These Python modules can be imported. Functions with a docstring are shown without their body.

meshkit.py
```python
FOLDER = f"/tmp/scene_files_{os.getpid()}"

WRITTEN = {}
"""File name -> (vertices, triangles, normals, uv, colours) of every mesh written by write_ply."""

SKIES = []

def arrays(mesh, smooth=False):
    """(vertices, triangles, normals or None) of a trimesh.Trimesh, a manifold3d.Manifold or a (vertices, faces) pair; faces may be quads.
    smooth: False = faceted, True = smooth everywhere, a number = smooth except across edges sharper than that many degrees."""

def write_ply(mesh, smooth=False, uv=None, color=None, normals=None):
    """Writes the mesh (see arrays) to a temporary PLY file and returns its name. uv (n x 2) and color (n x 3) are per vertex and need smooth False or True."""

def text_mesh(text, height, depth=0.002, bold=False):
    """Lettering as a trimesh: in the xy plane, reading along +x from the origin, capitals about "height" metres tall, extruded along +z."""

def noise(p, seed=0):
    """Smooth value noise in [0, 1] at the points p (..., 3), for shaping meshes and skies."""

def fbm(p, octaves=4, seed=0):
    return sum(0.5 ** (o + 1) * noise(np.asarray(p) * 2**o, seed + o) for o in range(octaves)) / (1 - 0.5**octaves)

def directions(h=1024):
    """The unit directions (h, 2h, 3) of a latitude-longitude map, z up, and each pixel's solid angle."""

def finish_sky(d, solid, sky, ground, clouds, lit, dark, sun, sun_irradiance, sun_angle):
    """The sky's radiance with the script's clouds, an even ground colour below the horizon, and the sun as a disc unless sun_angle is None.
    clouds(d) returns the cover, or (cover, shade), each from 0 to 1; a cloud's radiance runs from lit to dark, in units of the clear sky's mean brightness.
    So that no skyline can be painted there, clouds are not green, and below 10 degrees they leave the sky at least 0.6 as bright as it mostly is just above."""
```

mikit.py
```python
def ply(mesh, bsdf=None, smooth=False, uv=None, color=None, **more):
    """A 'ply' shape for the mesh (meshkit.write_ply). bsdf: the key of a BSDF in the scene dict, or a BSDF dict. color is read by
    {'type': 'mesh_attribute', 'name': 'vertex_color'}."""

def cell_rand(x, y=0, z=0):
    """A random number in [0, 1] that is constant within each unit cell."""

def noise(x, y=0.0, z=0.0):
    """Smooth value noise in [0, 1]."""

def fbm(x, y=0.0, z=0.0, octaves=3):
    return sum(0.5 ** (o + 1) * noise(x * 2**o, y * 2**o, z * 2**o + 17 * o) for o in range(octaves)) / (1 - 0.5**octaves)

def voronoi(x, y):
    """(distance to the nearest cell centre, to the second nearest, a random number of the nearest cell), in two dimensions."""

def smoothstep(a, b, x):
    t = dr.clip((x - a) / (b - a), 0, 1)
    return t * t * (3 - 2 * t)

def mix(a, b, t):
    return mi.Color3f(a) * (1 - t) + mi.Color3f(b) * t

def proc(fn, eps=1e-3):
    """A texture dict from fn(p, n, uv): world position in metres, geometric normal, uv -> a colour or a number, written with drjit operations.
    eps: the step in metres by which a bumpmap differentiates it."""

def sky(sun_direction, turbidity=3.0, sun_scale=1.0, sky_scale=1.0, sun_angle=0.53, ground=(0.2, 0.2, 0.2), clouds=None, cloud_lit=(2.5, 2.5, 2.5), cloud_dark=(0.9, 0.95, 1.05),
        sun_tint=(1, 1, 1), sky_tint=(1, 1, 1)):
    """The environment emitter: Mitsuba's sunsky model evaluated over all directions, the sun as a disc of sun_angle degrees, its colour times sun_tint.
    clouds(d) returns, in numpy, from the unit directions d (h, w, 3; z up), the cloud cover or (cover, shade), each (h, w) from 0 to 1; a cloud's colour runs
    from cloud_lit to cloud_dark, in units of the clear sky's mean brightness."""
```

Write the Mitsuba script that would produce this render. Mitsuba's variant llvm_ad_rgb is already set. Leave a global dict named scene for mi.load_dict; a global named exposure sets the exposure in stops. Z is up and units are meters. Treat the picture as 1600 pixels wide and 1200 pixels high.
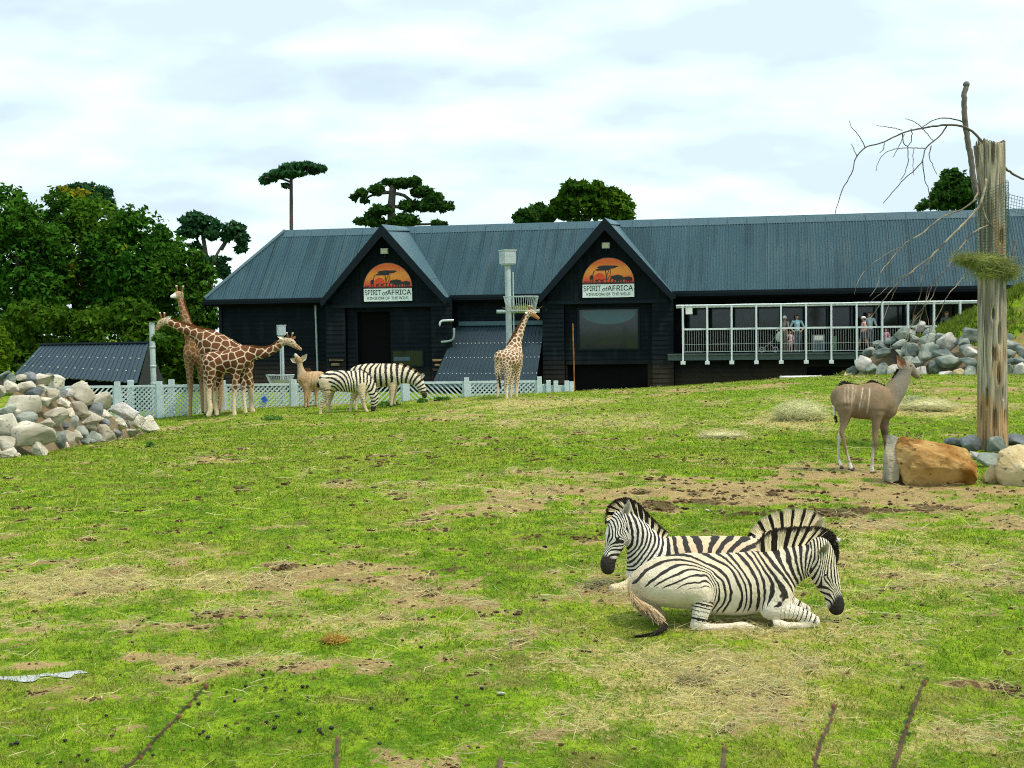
import math, random
import numpy as np, trimesh, mitsuba as mi, drjit as dr
import mikit, meshkit
from mikit import noise, fbm, voronoi, cell_rand, smoothstep, mix
from scipy.interpolate import RBFInterpolator, PchipInterpolator
from scipy.spatial import cKDTree
T = mi.ScalarTransform4f
scene, labels = {}, {}
rng = np.random.default_rng(11)

# ---------------------------------------------------------------- camera, sky, exposure
FOC, EYE, ROLL, PITCH = 2000.0, 2.24, 0.0122, math.atan(80 / 2000.0)
FWD = np.array([0, math.cos(PITCH), -math.sin(PITCH)])
_r0 = np.array([1.0, 0, 0]); _u0 = np.cross(_r0, FWD)
RIGHT = _r0 * math.cos(ROLL) - _u0 * math.sin(ROLL)
UP = _u0 * math.cos(ROLL) + _r0 * math.sin(ROLL)
CAM = np.array([0, 0, EYE])
scene['camera'] = {'type': 'thinlens', 'fov': 2 * math.degrees(math.atan(800 / FOC)), 'fov_axis': 'x',
                   'to_world': T().look_at(origin=CAM.tolist(), target=(CAM + FWD).tolist(), up=UP.tolist()),
                   'aperture_radius': 0.0022, 'focus_distance': 13.0, 'near_clip': 0.05, 'far_clip': 3000.0}

def clouds(d):
    z = np.maximum(d[..., 2], 0.0)
    q = np.stack([d[..., 0] / (z + 0.30), d[..., 1] / (z + 0.30), z * 0], -1)
    big = meshkit.fbm(q * [1.5, 3.0, 1] + [3.3, 7.1, 0], 5, 3)
    fine = meshkit.fbm(q * [5.0, 8.0, 1] + [9.0, 1.0, 0], 6, 8)
    cover = 0.86 + 0.14 * np.clip((big - 0.35) / 0.12, 0, 1)
    band = np.exp(-((z - .21) / .10) ** 2) * .06
    shade = np.clip((0.38 * big + 0.62 * fine + band - 0.37) / 0.27, 0, 1)
    return cover, shade
scene['sky'] = mikit.sky((0.45, -0.30, 0.84), turbidity=3, sun_scale=1.25, sun_angle=5.0, clouds=clouds,
                         cloud_lit=(6.7, 8.3, 8.5), cloud_dark=(4.75, 5.8, 6.45), ground=(0.12, 0.15, 0.07), sun_tint=(0.95, 1.0, 1.07))
exposure = 0.86

# ---------------------------------------------------------------- helpers
def ray(px, py):
    d = FWD + RIGHT * (px - 800) / FOC + UP * (600 - py) / FOC
    return d
def P(px, py, Y):
    d = ray(px, py)
    return CAM + d * (Y / d[1])
def pix(p):
    q = np.asarray(p, float) - CAM
    w = q @ FWD
    return np.stack([800 + FOC * (q @ RIGHT) / w, 600 - FOC * (q @ UP) / w], -1)
_py = PchipInterpolator([-60, 0, 6, 10, 14, 18, 22, 60, 4000], [-2.8, -2.6, -2.42, -2.24, -2.06, -1.96, -1.96, -1.96, -1.96])
_cx = PchipInterpolator([-60, -16, -9.7, -8.75, -7, -5.25, -3.5, -1.75, -.2, 1.75, 3.5, 5.25, 8.75, 14, 60],
                        [-2.6, -2.5, -2.36, -2.26, -2.09, -2.03, -1.97, -1.87, -1.785, -1.715, -1.65, -1.55, -1.36, -1.3, -1.3])
def sst(a, b, x):
    t = np.clip((x - a) / (b - a), 0, 1)
    return t * t * (3 - 2 * t)
def gz(x, y):
    """height of the enclosure's ground"""
    x, y = np.broadcast_arrays(np.asarray(x, float), np.asarray(y, float))
    z = _py(np.clip(y, -60, 4000))
    t = sst(20, 35, y)
    z = z * (1 - t) + _cx(np.clip(x * 35 / np.maximum(y, 30), -60, 60)) * t
    t2 = sst(36.3, 50, y)
    z = z * (1 - t2) - 2.75 * t2
    p = np.stack([x, y, x * 0], -1)
    k = sst(62, 70, y)
    z = z + (0.10 * (meshkit.fbm(p * 0.28, 3, 5) - 0.5) + 0.05 * (meshkit.fbm(p * 1.3, 3, 6) - 0.5)) * (1 - sst(25, 33, y)) 
    return EYE + z * (1 - k) + k * (-2.75)
def GP(px, py, y0=3.0, y1=80.0):
    """where the sight line of a pixel meets the ground"""
    ys = np.linspace(y0, y1, 6000)
    d = ray(px, py)
    pts = CAM + d * (ys / d[1])[:, None]
    below = pts[:, 2] < gz(pts[:, 0], pts[:, 1])
    i = int(np.argmax(below)) if below.any() else len(ys) - 1
    return pts[i]

_used = {}
def numbered(name):
    n = _used.get(name, 0); _used[name] = n + 1
    return name if n == 0 else f'{name}_{n:03d}'
def tag(key, label=None, cat=None, group=None, kind=None):
    d = labels.setdefault(key, {})
    for k, v in (('label', label), ('category', cat), ('group', group), ('kind', kind)):
        if v: d[k] = v
    return key
def thing(name, label, cat, group=None, kind=None):
    return tag(numbered(name), label, cat, group, kind)
def shape(mesh, mat, smooth=False, uv=None, color=None, normals=None):
    if normals is not None:
        path = meshkit.write_ply(mesh, False, uv, color, normals=normals)
        return {'type': 'ply', 'filename': path, 'face_normals': False, 'bsdf': {'type': 'ref', 'id': mat}}
    return mikit.ply(mesh, mat, smooth, uv, color)
def part(parent, name, mesh, mat, smooth=False, label=None, kind=None, **kw):
    key = numbered(f'{parent}__{name}')
    scene[key] = shape(mesh, mat, smooth, **kw) if not isinstance(mesh, dict) else mesh
    if label or kind: tag(key, label, None, None, kind)
    return key
def solo(name, mesh, mat, label, cat, group=None, kind=None, smooth=False, **kw):
    key = thing(name, label, cat, group, kind)
    scene[key] = shape(mesh, mat, smooth, **kw) if not isinstance(mesh, dict) else mesh
    return key
def struct(name, mesh, mat, smooth=False, **kw):
    key = numbered(name)
    scene[key] = shape(mesh, mat, smooth, **kw)
    labels[key] = {'kind': 'structure'}
    return key
def mat(key, d):
    scene[key] = d
    return key
def rgb(*c): return {'type': 'rgb', 'value': list(map(float, c))}
def pr(color, rough=0.8, **kw):
    return {'type': 'principled', 'base_color': color if isinstance(color, dict) else rgb(*color), 'roughness': rough, **kw}
def two(b): return {'type': 'twosided', 'bsdf': b}

cat_ = trimesh.util.concatenate
def M(v, f): return trimesh.Trimesh(np.asarray(v, float), np.asarray(f, int), process=False)
def box(c, size, R=None):
    m = trimesh.creation.box(extents=size)
    if R is not None: m.vertices = m.vertices @ np.asarray(R).T
    m.vertices += np.asarray(c, float)
    return m
def tube(pts, rad, n=8, cap=True):
    p = np.asarray(pts, float); r = np.broadcast_to(np.asarray(rad, float), (len(p),))
    t = np.gradient(p, axis=0); t /= np.linalg.norm(t, axis=1, keepdims=True) + 1e-12
    ref = np.array([0, 0, 1.0]) if abs(t[:, 2]).mean() < 0.8 else np.array([1.0, 0, 0])
    a = np.cross(t, ref); a /= np.linalg.norm(a, axis=1, keepdims=True) + 1e-12
    b = np.cross(a, t)
    th = np.arange(n) * 2 * np.pi / n
    v = p[:, None] + r[:, None, None] * (np.cos(th)[None, :, None] * a[:, None] + np.sin(th)[None, :, None] * b[:, None])
    v = v.reshape(-1, 3); f = []
    i, j = np.meshgrid(np.arange(len(p) - 1), np.arange(n), indexing='ij')
    q = np.stack([i * n + j, (i + 1) * n + j, (i + 1) * n + (j + 1) % n, i * n + (j + 1) % n], -1).reshape(-1, 4)
    f = np.vstack([q[:, [0, 1, 2]], q[:, [0, 2, 3]]])
    if cap:
        v = np.vstack([v, p[0], p[-1]]); k = len(v)
        jj = np.arange(n)
        f = np.vstack([f, np.stack([jj * 0 + k - 2, jj, (jj + 1) % n], 1), np.stack([jj * 0 + k - 1, (len(p) - 1) * n + (jj + 1) % n, (len(p) - 1) * n + jj], 1)])
    return M(v, f)
def spline(pts, n=20):
    p = np.asarray(pts, float)
    t = np.r_[0, np.cumsum(np.linalg.norm(np.diff(p[:, :3], axis=0), axis=1))]
    return PchipInterpolator(t, p)(np.linspace(0, t[-1], n))
# ---------------------------------------------------------------- ground
def patch(px, py, rx, ry, w=1.0):
    """an ellipse of the ground, given where it lies in the photograph: centre, radii in metres, weight"""
    c = GP(px, py); k = c[1] / FOC
    far, near = GP(px, py - ry), GP(px, py + ry)
    return (c[0], c[1], rx * k, max(0.5 * (far[1] - near[1]), 0.05), w)
BARE = [patch(*a) for a in ((1150, 770, 300, 26, 1.35), (1430, 775, 230, 36, 1.6), (1330, 738, 170, 22, 1.5), (1540, 800, 120, 26, 1.5), (690, 955, 170, 26, .7),
        (620, 900, 190, 22, .8), (60, 1042, 100, 18, .9), (270, 1028, 110, 11, .8), (190, 1160, 70, 30, .8), (560, 1045, 110, 8, .5), (870, 850, 90, 22, .8), (900, 800, 130, 14, .55), (1390, 930, 90, 26, .6),
        (800, 690, 240, 16, .5), (620, 655, 120, 8, .5), (1250, 1105, 60, 16, .5), (1500, 1070, 130, 10, .6), (650, 800, 160, 8, .5), (370, 715, 90, 8, .5), (430, 823, 80, 5, .7),
        (870, 1100, 60, 10, .4), (1020, 700, 120, 12, .5), (1530, 610, 120, 10, .7), (1010, 612, 120, 5, .9), (1180, 604, 100, 4, .9), (1390, 605, 90, 7, .6), (1560, 1000, 60, 12, .5), (240, 760, 70, 6, .4), (900, 740, 120, 10, .5), (330, 660, 60, 4, .5))]
DRY = [patch(*a) for a in ((110, 915, 120, 24, 1), (1100, 1060, 210, 58, 1), (1210, 985, 170, 26, .8), (1130, 680, 50, 10, 1), (1240, 655, 80, 20, 1), (1450, 640, 110, 16, 1), (1300, 1000, 260, 70, .45), (1400, 900, 260, 90, .4),
       (1050, 900, 240, 60, .35), (650, 700, 300, 30, .3), (1000, 655, 330, 22, .55), (450, 1028, 90, 6, .7), (1500, 1150, 90, 26, .6), (1000, 1120, 180, 30, .4), (700, 760, 260, 18, .35), (1300, 625, 200, 14, .5), (640, 960, 230, 60, .4), (320, 910, 110, 16, .6), (840, 630, 140, 8, .6), (60, 985, 80, 12, .3))]
DARK = [patch(*a) for a in ((700, 893, 100, 10, 1), (880, 838, 80, 12, .9), (440, 888, 70, 7, .9), (630, 905, 90, 9, .8), (750, 960, 130, 13, .7), (1290, 800, 240, 9, .9), (1060, 790, 90, 9, .8), (190, 705, 30, 5, .4), (560, 722, 160, 8, .5), (720, 690, 160, 9, .5),
        (860, 712, 110, 8, .5), (1390, 920, 70, 16, .5), (1520, 1075, 110, 8, .8), (360, 715, 50, 5, .5), (420, 965, 110, 6, .6), (290, 1045, 60, 6, .4), (160, 805, 40, 6, .5), (1180, 770, 200, 8, .5), (560, 955, 100, 8, .4), (650, 660, 80, 5, .6))]
def field(lst, x, y):
    o = np.zeros(np.broadcast(x, y).shape)
    for cx, cy, rx, ry, w in lst:
        o = np.maximum(o, w * np.exp(-(((x - cx) / rx) ** 2 + ((y - cy) / ry) ** 2)))
    return o
def masks(x, y):
    p = np.stack([x * 0.9, y * 0.9, x * 0], -1)
    n1, n2, n3 = meshkit.fbm(p * 0.45, 4, 21), meshkit.fbm(p * [1.5, 1.9, 1] + 5, 4, 22), meshkit.fbm(p * [4.5, 6.0, 1] + 9, 4, 23)
    bare = np.clip(field(BARE, x, y) * .80 + (n2 - .5) * 1.7 + (n1 - .5) * 1.0 + (n3 - .5) * 1.7 - .07, 0, 1)
    dry = np.clip(field(DRY, x, y) * .85 + (n1 - .5) * 1.0 + (n2 - .5) * .7 + (n3 - .5) * 1.3 + .05 + .14 * sst(-1, 3, x) * sst(18, 9, y) + .10 * sst(24, 33, y), 0, 1)
    dark = np.clip(field(DARK, x, y) * .92 + (n3 - .5) * 2.4 + (n2 - .5) * 1.3 - .20, 0, 1)
    return bare, dry, dark
def axis(*segs):
    out = [segs[0][0]]
    for a, b, st in segs:
        n = max(1, int(round((b - a) / st)))
        out += list(np.linspace(a, b, n + 1)[1:])
    return np.array(out)
gxp = axis((0, 6, .06), (6, 14, .11), (14, 34, .4))
gxp = np.r_[gxp, np.geomspace(34, 2400, 22)[1:]]
gxs = np.r_[-gxp[:0:-1], gxp]
gys = np.r_[-np.geomspace(300, 10, 8), axis((-4, 4, 1.0), (4, 14, .06), (14, 26, .11), (26, 40, .16), (40, 64, .5)), np.geomspace(64, 2400, 26)[1:]]
GX, GY = np.meshgrid(gxs, gys)
GZ = gz(GX, GY)
gb, gd, gk = masks(GX, GY)
near = sst(45, 20, GY) * (np.abs(GX) < 30)
pp = np.stack([GX, GY, GX * 0], -1)
GZ = GZ + near * ((gb * .4 + gk * .8) * .035 * (meshkit.fbm(pp * 9, 2, 31) - .45) + gk * .05 * (meshkit.noise(pp * 7, 32) - .35))
def grid_faces(h, w):
    i, j = np.meshgrid(np.arange(h - 1), np.arange(w - 1), indexing='ij')
    a = (i * w + j).ravel()
    return np.vstack([np.stack([a, a + 1, a + w + 1], 1), np.stack([a, a + w + 1, a + w], 1)])
gv = np.stack([GX, GY, GZ], -1).reshape(-1, 3)
def col_ground(p, n, uv):
    b, m = uv.x, uv.y                       # bare earth; dry litter in the whole part, dark mud in the rest
    dry, dark = dr.maximum(m, 0), dr.maximum(-m, 0)
    f1 = fbm(p.x * 6, p.y * 5, 0.5, 3)
    f2 = fbm(p.x * 26, p.y * 17, 1.5, 3)
    f3 = noise(p.x * 80, p.y * 55, 2.5)
    green = mix((0.066, 0.142, 0.004), (0.165, 0.255, 0.010), smoothstep(.3, .7, f1))
    green = mix(green, (0.035, 0.070, 0.004), smoothstep(.48, .75, f2) * .8)
    f0 = fbm(p.x * .7, p.y * .55, 7.5, 3)
    green = mix(green, (0.22, 0.225, 0.03), smoothstep(.5, .8, f0) * .5)
    green = mix(green, (0.27, 0.28, 0.07), smoothstep(.6, .85, f3) * .5)
    green = mix(green, (0.14, 0.105, 0.04), smoothstep(.5, .78, fbm(p.x * 2.6, p.y * 3.6, 4.5, 4)) * .6)
    straw = mix((0.25, 0.20, 0.06), (0.48, 0.40, 0.16), f2)
    soil = mix((0.15, 0.098, 0.042), (0.37, 0.265, 0.125), f1 * .6 + f3 * .4)
    c = mix(green, straw, smoothstep(.25, .75, dry + (f2 - .5) * .9 + (f3 - .5) * .4) * .85)
    c = mix(c, soil, smoothstep(.32, .72, b + (f2 - .5) * 1.0 + (f3 - .5) * .5) * .95)
    return mix(c, (0.055, 0.036, 0.016), smoothstep(.28, .6, dark + (f2 - .5) * 1.0 + (f3 - .5) * .6) * .85)
mat('ground_mat', {'type': 'bumpmap', 'arbitrary': mikit.proc(lambda p, n, uv: 0.02 * fbm(p.x * 30, p.y * 22, 0.0, 3), eps=4e-3), 'bsdf': pr(mikit.proc(col_ground), 0.95, specular=0.1)})
struct('ground', M(gv, grid_faces(len(gys), len(gxs))), 'ground_mat', True,
       uv=np.stack([gb.ravel(), gd.ravel() - gk.ravel() * 1.15], 1))

# vertex coloured matter: fur, leaves, straw
vcol = {'type': 'mesh_attribute', 'name': 'vertex_color'}
mat('matte', pr(dict(vcol), 0.9, specular=0.15))
mat('blade', two({'type': 'principledthin', 'base_color': dict(vcol), 'roughness': 0.75, 'diff_trans': 0.7, 'spec_trans': 0.0, 'eta': 1.3}) if False else
    {'type': 'principledthin', 'base_color': dict(vcol), 'roughness': 0.7, 'diff_trans': 0.6, 'eta': 1.25})

def blades(x, y, z, hgt, wid, lean, col, seed=0, flat=None):
    """one tapered two-triangle blade per point"""
    r = np.random.default_rng(seed); n = len(x)
    a = r.uniform(0, 2 * np.pi, n); side = np.stack([np.cos(a), np.sin(a), 0 * a], 1) * wid[:, None] / 2
    b = r.uniform(0, 2 * np.pi, n)
    tip = np.stack([np.cos(b) * lean, np.sin(b) * lean, hgt], 1)
    base = np.stack([x, y, z], 1)
    mid = base + tip * [.4, .4, .62]
    v = np.stack([base - side, base + side, mid + side * .75, base + tip, mid - side * .75], 1)
    k = np.arange(n)[:, None, None] * 5
    f = (np.array([[0, 1, 2], [0, 2, 4], [4, 2, 3]])[None] + k).reshape(-1, 3)
    shade = np.array([.8, .8, 1, 1.1, 1])[None, :, None]
    c = np.clip(col[:, None, :] * shade, 0, 1)
    return v.reshape(-1, 3), f, c.reshape(-1, 3)

def scatter(n, y0, y1, seed, q=.44):
    r = np.random.default_rng(seed)
    y = np.exp(r.uniform(np.log(y0), np.log(y1), int(n)))
    return r.uniform(-q, q, len(y)) * y, y, r
# short turf, denser towards the viewer
gx_, gy_, r_ = scatter(430000, 5.6, 42, 101)
b_, d_, k_ = masks(gx_, gy_)
keep = r_.uniform(0, 1, len(gx_)) > np.clip(1.0 * sst(.2, .7, b_) + .40 * sst(.4, .9, d_) + .9 * sst(.25, .6, k_), 0, .95)
gx_, gy_, d_ = gx_[keep], gy_[keep], d_[keep]
n_ = len(gx_)
base_ = np.where((r_.uniform(0, 1, n_) < .19 + .55 * d_)[:, None], [0.40, 0.34, 0.10], [0.108, 0.192, 0.006])
clump = meshkit.fbm(np.stack([gx_ * 1.1, gy_ * .9, gx_ * 0], -1), 3, 77)
hue = r_.normal(0, 1, (n_, 1)); brn = .55 * sst(.48, .70, meshkit.fbm(np.stack([gx_ * 2.6, gy_ * 3.6, gx_ * 0], -1), 3, 78))[:, None]; base_ = base_ * (1 - brn) + np.array([.21, .185, .06]) * brn; base_ = base_ * (1 + .22 * hue) * (0.45 + 1.15 * clump[:, None]) + np.array([.05, .03, 0]) * np.clip(hue, 0, 2) * .35
sc = np.clip(gy_ / 10, .7, 2.4)
v, f, c = blades(gx_, gy_, gz(gx_, gy_) - .006, r_.uniform(.010, .034, n_) * (.5 + .9 * clump) * sc ** .35, r_.uniform(.004, .008, n_) * sc, r_.uniform(.0, .045, n_) * sc ** .5, np.clip(base_, .01, 1), 5)
# taller tufts left standing between the grazed parts
tx_, ty_, r_ = scatter(1500, 5.6, 38, 404); tb_, td_, tk_ = masks(tx_, ty_); k_ = tb_ < .35; tx_, ty_ = np.repeat(tx_[k_], 16), np.repeat(ty_[k_], 16); n_ = len(tx_)
tx_ = tx_ + r_.normal(0, .035, n_) * np.clip(ty_ / 10, .8, 2); ty_ = ty_ + r_.normal(0, .05, n_); sc = np.clip(ty_ / 10, .7, 2.4)
v2, f2, c2 = blades(tx_, ty_, gz(tx_, ty_) - .005, r_.uniform(.018, .05, n_), r_.uniform(.003, .007, n_) * sc, r_.uniform(.01, .05, n_), np.clip(np.array([.085, .17, .008]) * (1 + .25 * r_.normal(0, 1, (n_, 1))), .01, 1), 15)
v, f, c = np.vstack([v, v2]), np.vstack([f, f2 + len(v)]), np.vstack([c, c2])
solo('grass', M(v, f), 'blade', 'short grazed green turf of the paddock', 'grass', kind='stuff', color=c)
# loose straw and hay litter
hx_, hy_, r_ = scatter(230000, 5.6, 40, 202)
b_, d_, k_ = masks(hx_, hy_)
keep = r_.uniform(0, 1, len(hx_)) < np.clip(.03 + sst(.35, .95, d_) * .75 + .08 * sst(.3, .7, b_), 0, 1) ** 1.3
hx_, hy_ = hx_[keep], hy_[keep]; n_ = len(hx_)
def strands(x, y, z, L, w, seed, lift=.25):
    r = np.random.default_rng(seed); n = len(x)
    a = r.uniform(0, 2 * np.pi, n); e = r.normal(0, lift, n)
    d = np.stack([np.cos(a) * np.cos(e), np.sin(a) * np.cos(e), np.sin(e)], 1) * L[:, None] / 2
    bend = np.stack([-np.sin(a), np.cos(a), 0 * a], 1) * (L * r.normal(0, .14, n))[:, None]
    s = np.stack([-np.sin(a) * .75, np.cos(a) * .75, .65 + 0 * a], 1) * w[:, None] / 2
    c = np.stack([x, y, z], 1)
    v = np.stack([c - d - s * .6, c - d + s * .6, c + bend + s, c + bend - s, c + d + s * .4, c + d - s * .4], 1).reshape(-1, 3)
    f = (np.array([[0, 1, 2], [0, 2, 3], [3, 2, 4], [3, 4, 5]])[None] + np.arange(n)[:, None, None] * 6).reshape(-1, 3)
    col = np.array([0.52, 0.47, 0.24]) * (1 + r.normal(0, .22, (n, 1))) + r.normal(0, .02, (n, 3))
    return v, f, np.repeat(np.clip(col, .03, .9), 6, 0)
sc = np.clip(hy_ / 10, .7, 2.0)
v, f, c = strands(hx_, hy_, gz(hx_, hy_) + r_.uniform(.012, .045, n_), r_.uniform(.06, .22, n_) * sc ** .3, r_.uniform(.003, .006, n_) * sc, 6)
solo('straw_litter', M(v, f), 'blade', 'dry straw and hay litter scattered over the paddock', 'straw', kind='stuff', color=c)
# trodden clods of mud
cx_, cy_, r_ = scatter(110000, 5.6, 36, 303)
b_, d_, k_ = masks(cx_, cy_)
keep = r_.uniform(0, 1, len(cx_)) < np.clip(sst(.26, .7, k_) + .05 * sst(.3, .8, b_) + .004, 0, 1)
cx_, cy_ = cx_[keep][:16000], cy_[keep][:16000]; n_ = len(cx_)
ico = trimesh.creation.icosphere(subdivisions=0)
rad = r_.uniform(.004, .0165, n_)  * np.clip(cy_ / 10, .7, 1.7)
v = ico.vertices[None] * (1 + r_.normal(0, .25, (n_, 12, 1))) * rad[:, None, None] * np.array([1.4, 1.1, .8]) + np.stack([cx_, cy_, gz(cx_, cy_) + rad * .3], 1)[:, None]
f = (ico.faces[None] + np.arange(n_)[:, None, None] * 12).reshape(-1, 3)
c = np.repeat(np.array([0.075, 0.048, 0.022]) * (1 + r_.normal(0, .3, (n_, 1))), 12, 0)
solo('mud_clods', M(v.reshape(-1, 3), f), 'matte', 'dark trodden clods of mud in the worn patches', 'mud', kind='stuff', color=np.clip(c, .01, .5))
# puddle
mat('puddle_mat', pr((0.36, 0.37, 0.36), 0.03, specular=1.0))
for px, py, rx, ry in ((24, 1057, 60, 7), (100, 1053, 30, 6)):
    cx, cy, ax, ay, _ = patch(px, py, rx, ry)
    th = np.linspace(0, 2 * np.pi, 40, endpoint=False)
    rr = 1 + .25 * np.sin(3 * th + px) + .18 * np.sin(5 * th + 1) + .1 * np.sin(9 * th)
    ring = np.stack([cx + ax * rr * np.cos(th), cy + ay * rr * np.sin(th)], 1)
    zz = gz(ring[:, 0], ring[:, 1]).mean() + .002
    v = np.vstack([[[cx, cy, zz]], np.c_[ring, ring[:, 0] * 0 + zz]])
    k = np.arange(40)
    struct('puddle', M(v, np.stack([k * 0, 1 + k, 1 + (k + 1) % 40], 1)), 'puddle_mat')
# ---------------------------------------------------------------- the long dark building
_th = math.atan(.2); _c, _s = math.cos(_th), math.sin(_th)
BR = np.array([[_c, _s, 0], [-_s, _c, 0], [0, 0, 1]])          # columns: along, inward, up
BO = np.array([0, 59.85, 0])
def W(s, d, z): return BO + np.stack(np.broadcast_arrays(np.asarray(s, float), d, z), -1) @ BR.T
def wb(s0, s1, d0, d1, z0, z1):
    return box(W((s0 + s1) / 2, (d0 + d1) / 2, (z0 + z1) / 2), (s1 - s0, d1 - d0, z1 - z0), BR)
def wquad(*pts):
    return M([W(*p) for p in pts], [[0, 1, 2], [0, 2, 3]] if len(pts) == 4 else [[0, 1, 2]])
def slab(pts, t):
    """a flat polygon (s, d, z points) with thickness t along its normal"""
    v = np.array([W(*p) for p in pts]); n = np.cross(v[1] - v[0], v[2] - v[0]); n /= np.linalg.norm(n)
    k = len(v); a = np.vstack([v, v - n * t])
    f = [[0, i, i + 1] for i in range(1, k - 1)] + [[k, k + i + 1, k + i] for i in range(1, k - 1)]
    for i in range(k): j = (i + 1) % k; f += [[i, k + i, k + j], [i, k + j, j]]
    return M(a, f)
def col_board(p, n, uv):
    g = fbm(p.x * 1.2, p.y * 1.2, p.z * 22, 3)
    w = fbm(p.x * .6, p.y * .6, p.z * .5, 3)
    c = mix((0.003, 0.006, 0.0085), (0.011, 0.017, 0.0215), g * .6 + w * .5)
    c = mix(c, (0.020, 0.026, 0.029), smoothstep(.58, .8, noise(p.x * 5, p.y * 5, p.z * .8)) * .35)
    return mix(c, (0.06, 0.045, 0.028), smoothstep(1.1, -.2, p.z + (w - .5) * 1.6) * .5)
mat('black_boards', pr(mikit.proc(col_board), 0.9, specular=0.08))
mat('black_trim', pr((0.005, 0.011, 0.017), 0.55, specular=0.14))
mat('void_dark', pr((0.006, 0.006, 0.007), 0.95, specular=0.05))
def col_roof(p, n, uv):
    w = fbm(p.x * .5, p.y * .5, p.z * .7, 4); s = noise(p.x * 3.1 - p.y, p.z * .5, 4.0)
    k = noise(p.x * 7.0 - p.y * 1.4, p.z * .35, 2.0); l = cell_rand(dr.floor((p.x - p.y * .2) / .918), 3.0)
    c = mix((0.022, 0.060, 0.080), (0.042, 0.092, 0.118), w * .5 + s * .3 + l * .3)
    c = mix(c, (0.065, 0.10, 0.11), smoothstep(.6, .95, k * .6 + w * .5) * .5)
    return mix(c, (0.016, 0.038, 0.05), smoothstep(.55, .85, noise(p.x * 4.0 - p.y, p.z * .6, 9.0)) * .45)
mat('roof_metal', pr(mikit.proc(col_roof), 0.55, specular=0.22))
mat('roof_flash', pr((0.055, 0.108, 0.135), 0.5, specular=0.3))
mat('white_steel', pr((0.62, 0.68, 0.70), 0.45))
mat('galv', pr(mikit.proc(lambda p, n, uv: mix((0.24, 0.31, 0.33), (0.44, 0.50, 0.51), fbm(p.x * 3, p.y * 3, p.z * 3, 3))), 0.42, specular=0.6))
mat('dark_glass', pr((0.012, 0.018, 0.018), 0.06, specular=0.55))
mat('plain_white', pr((0.74, 0.78, 0.78), 0.5))

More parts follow.
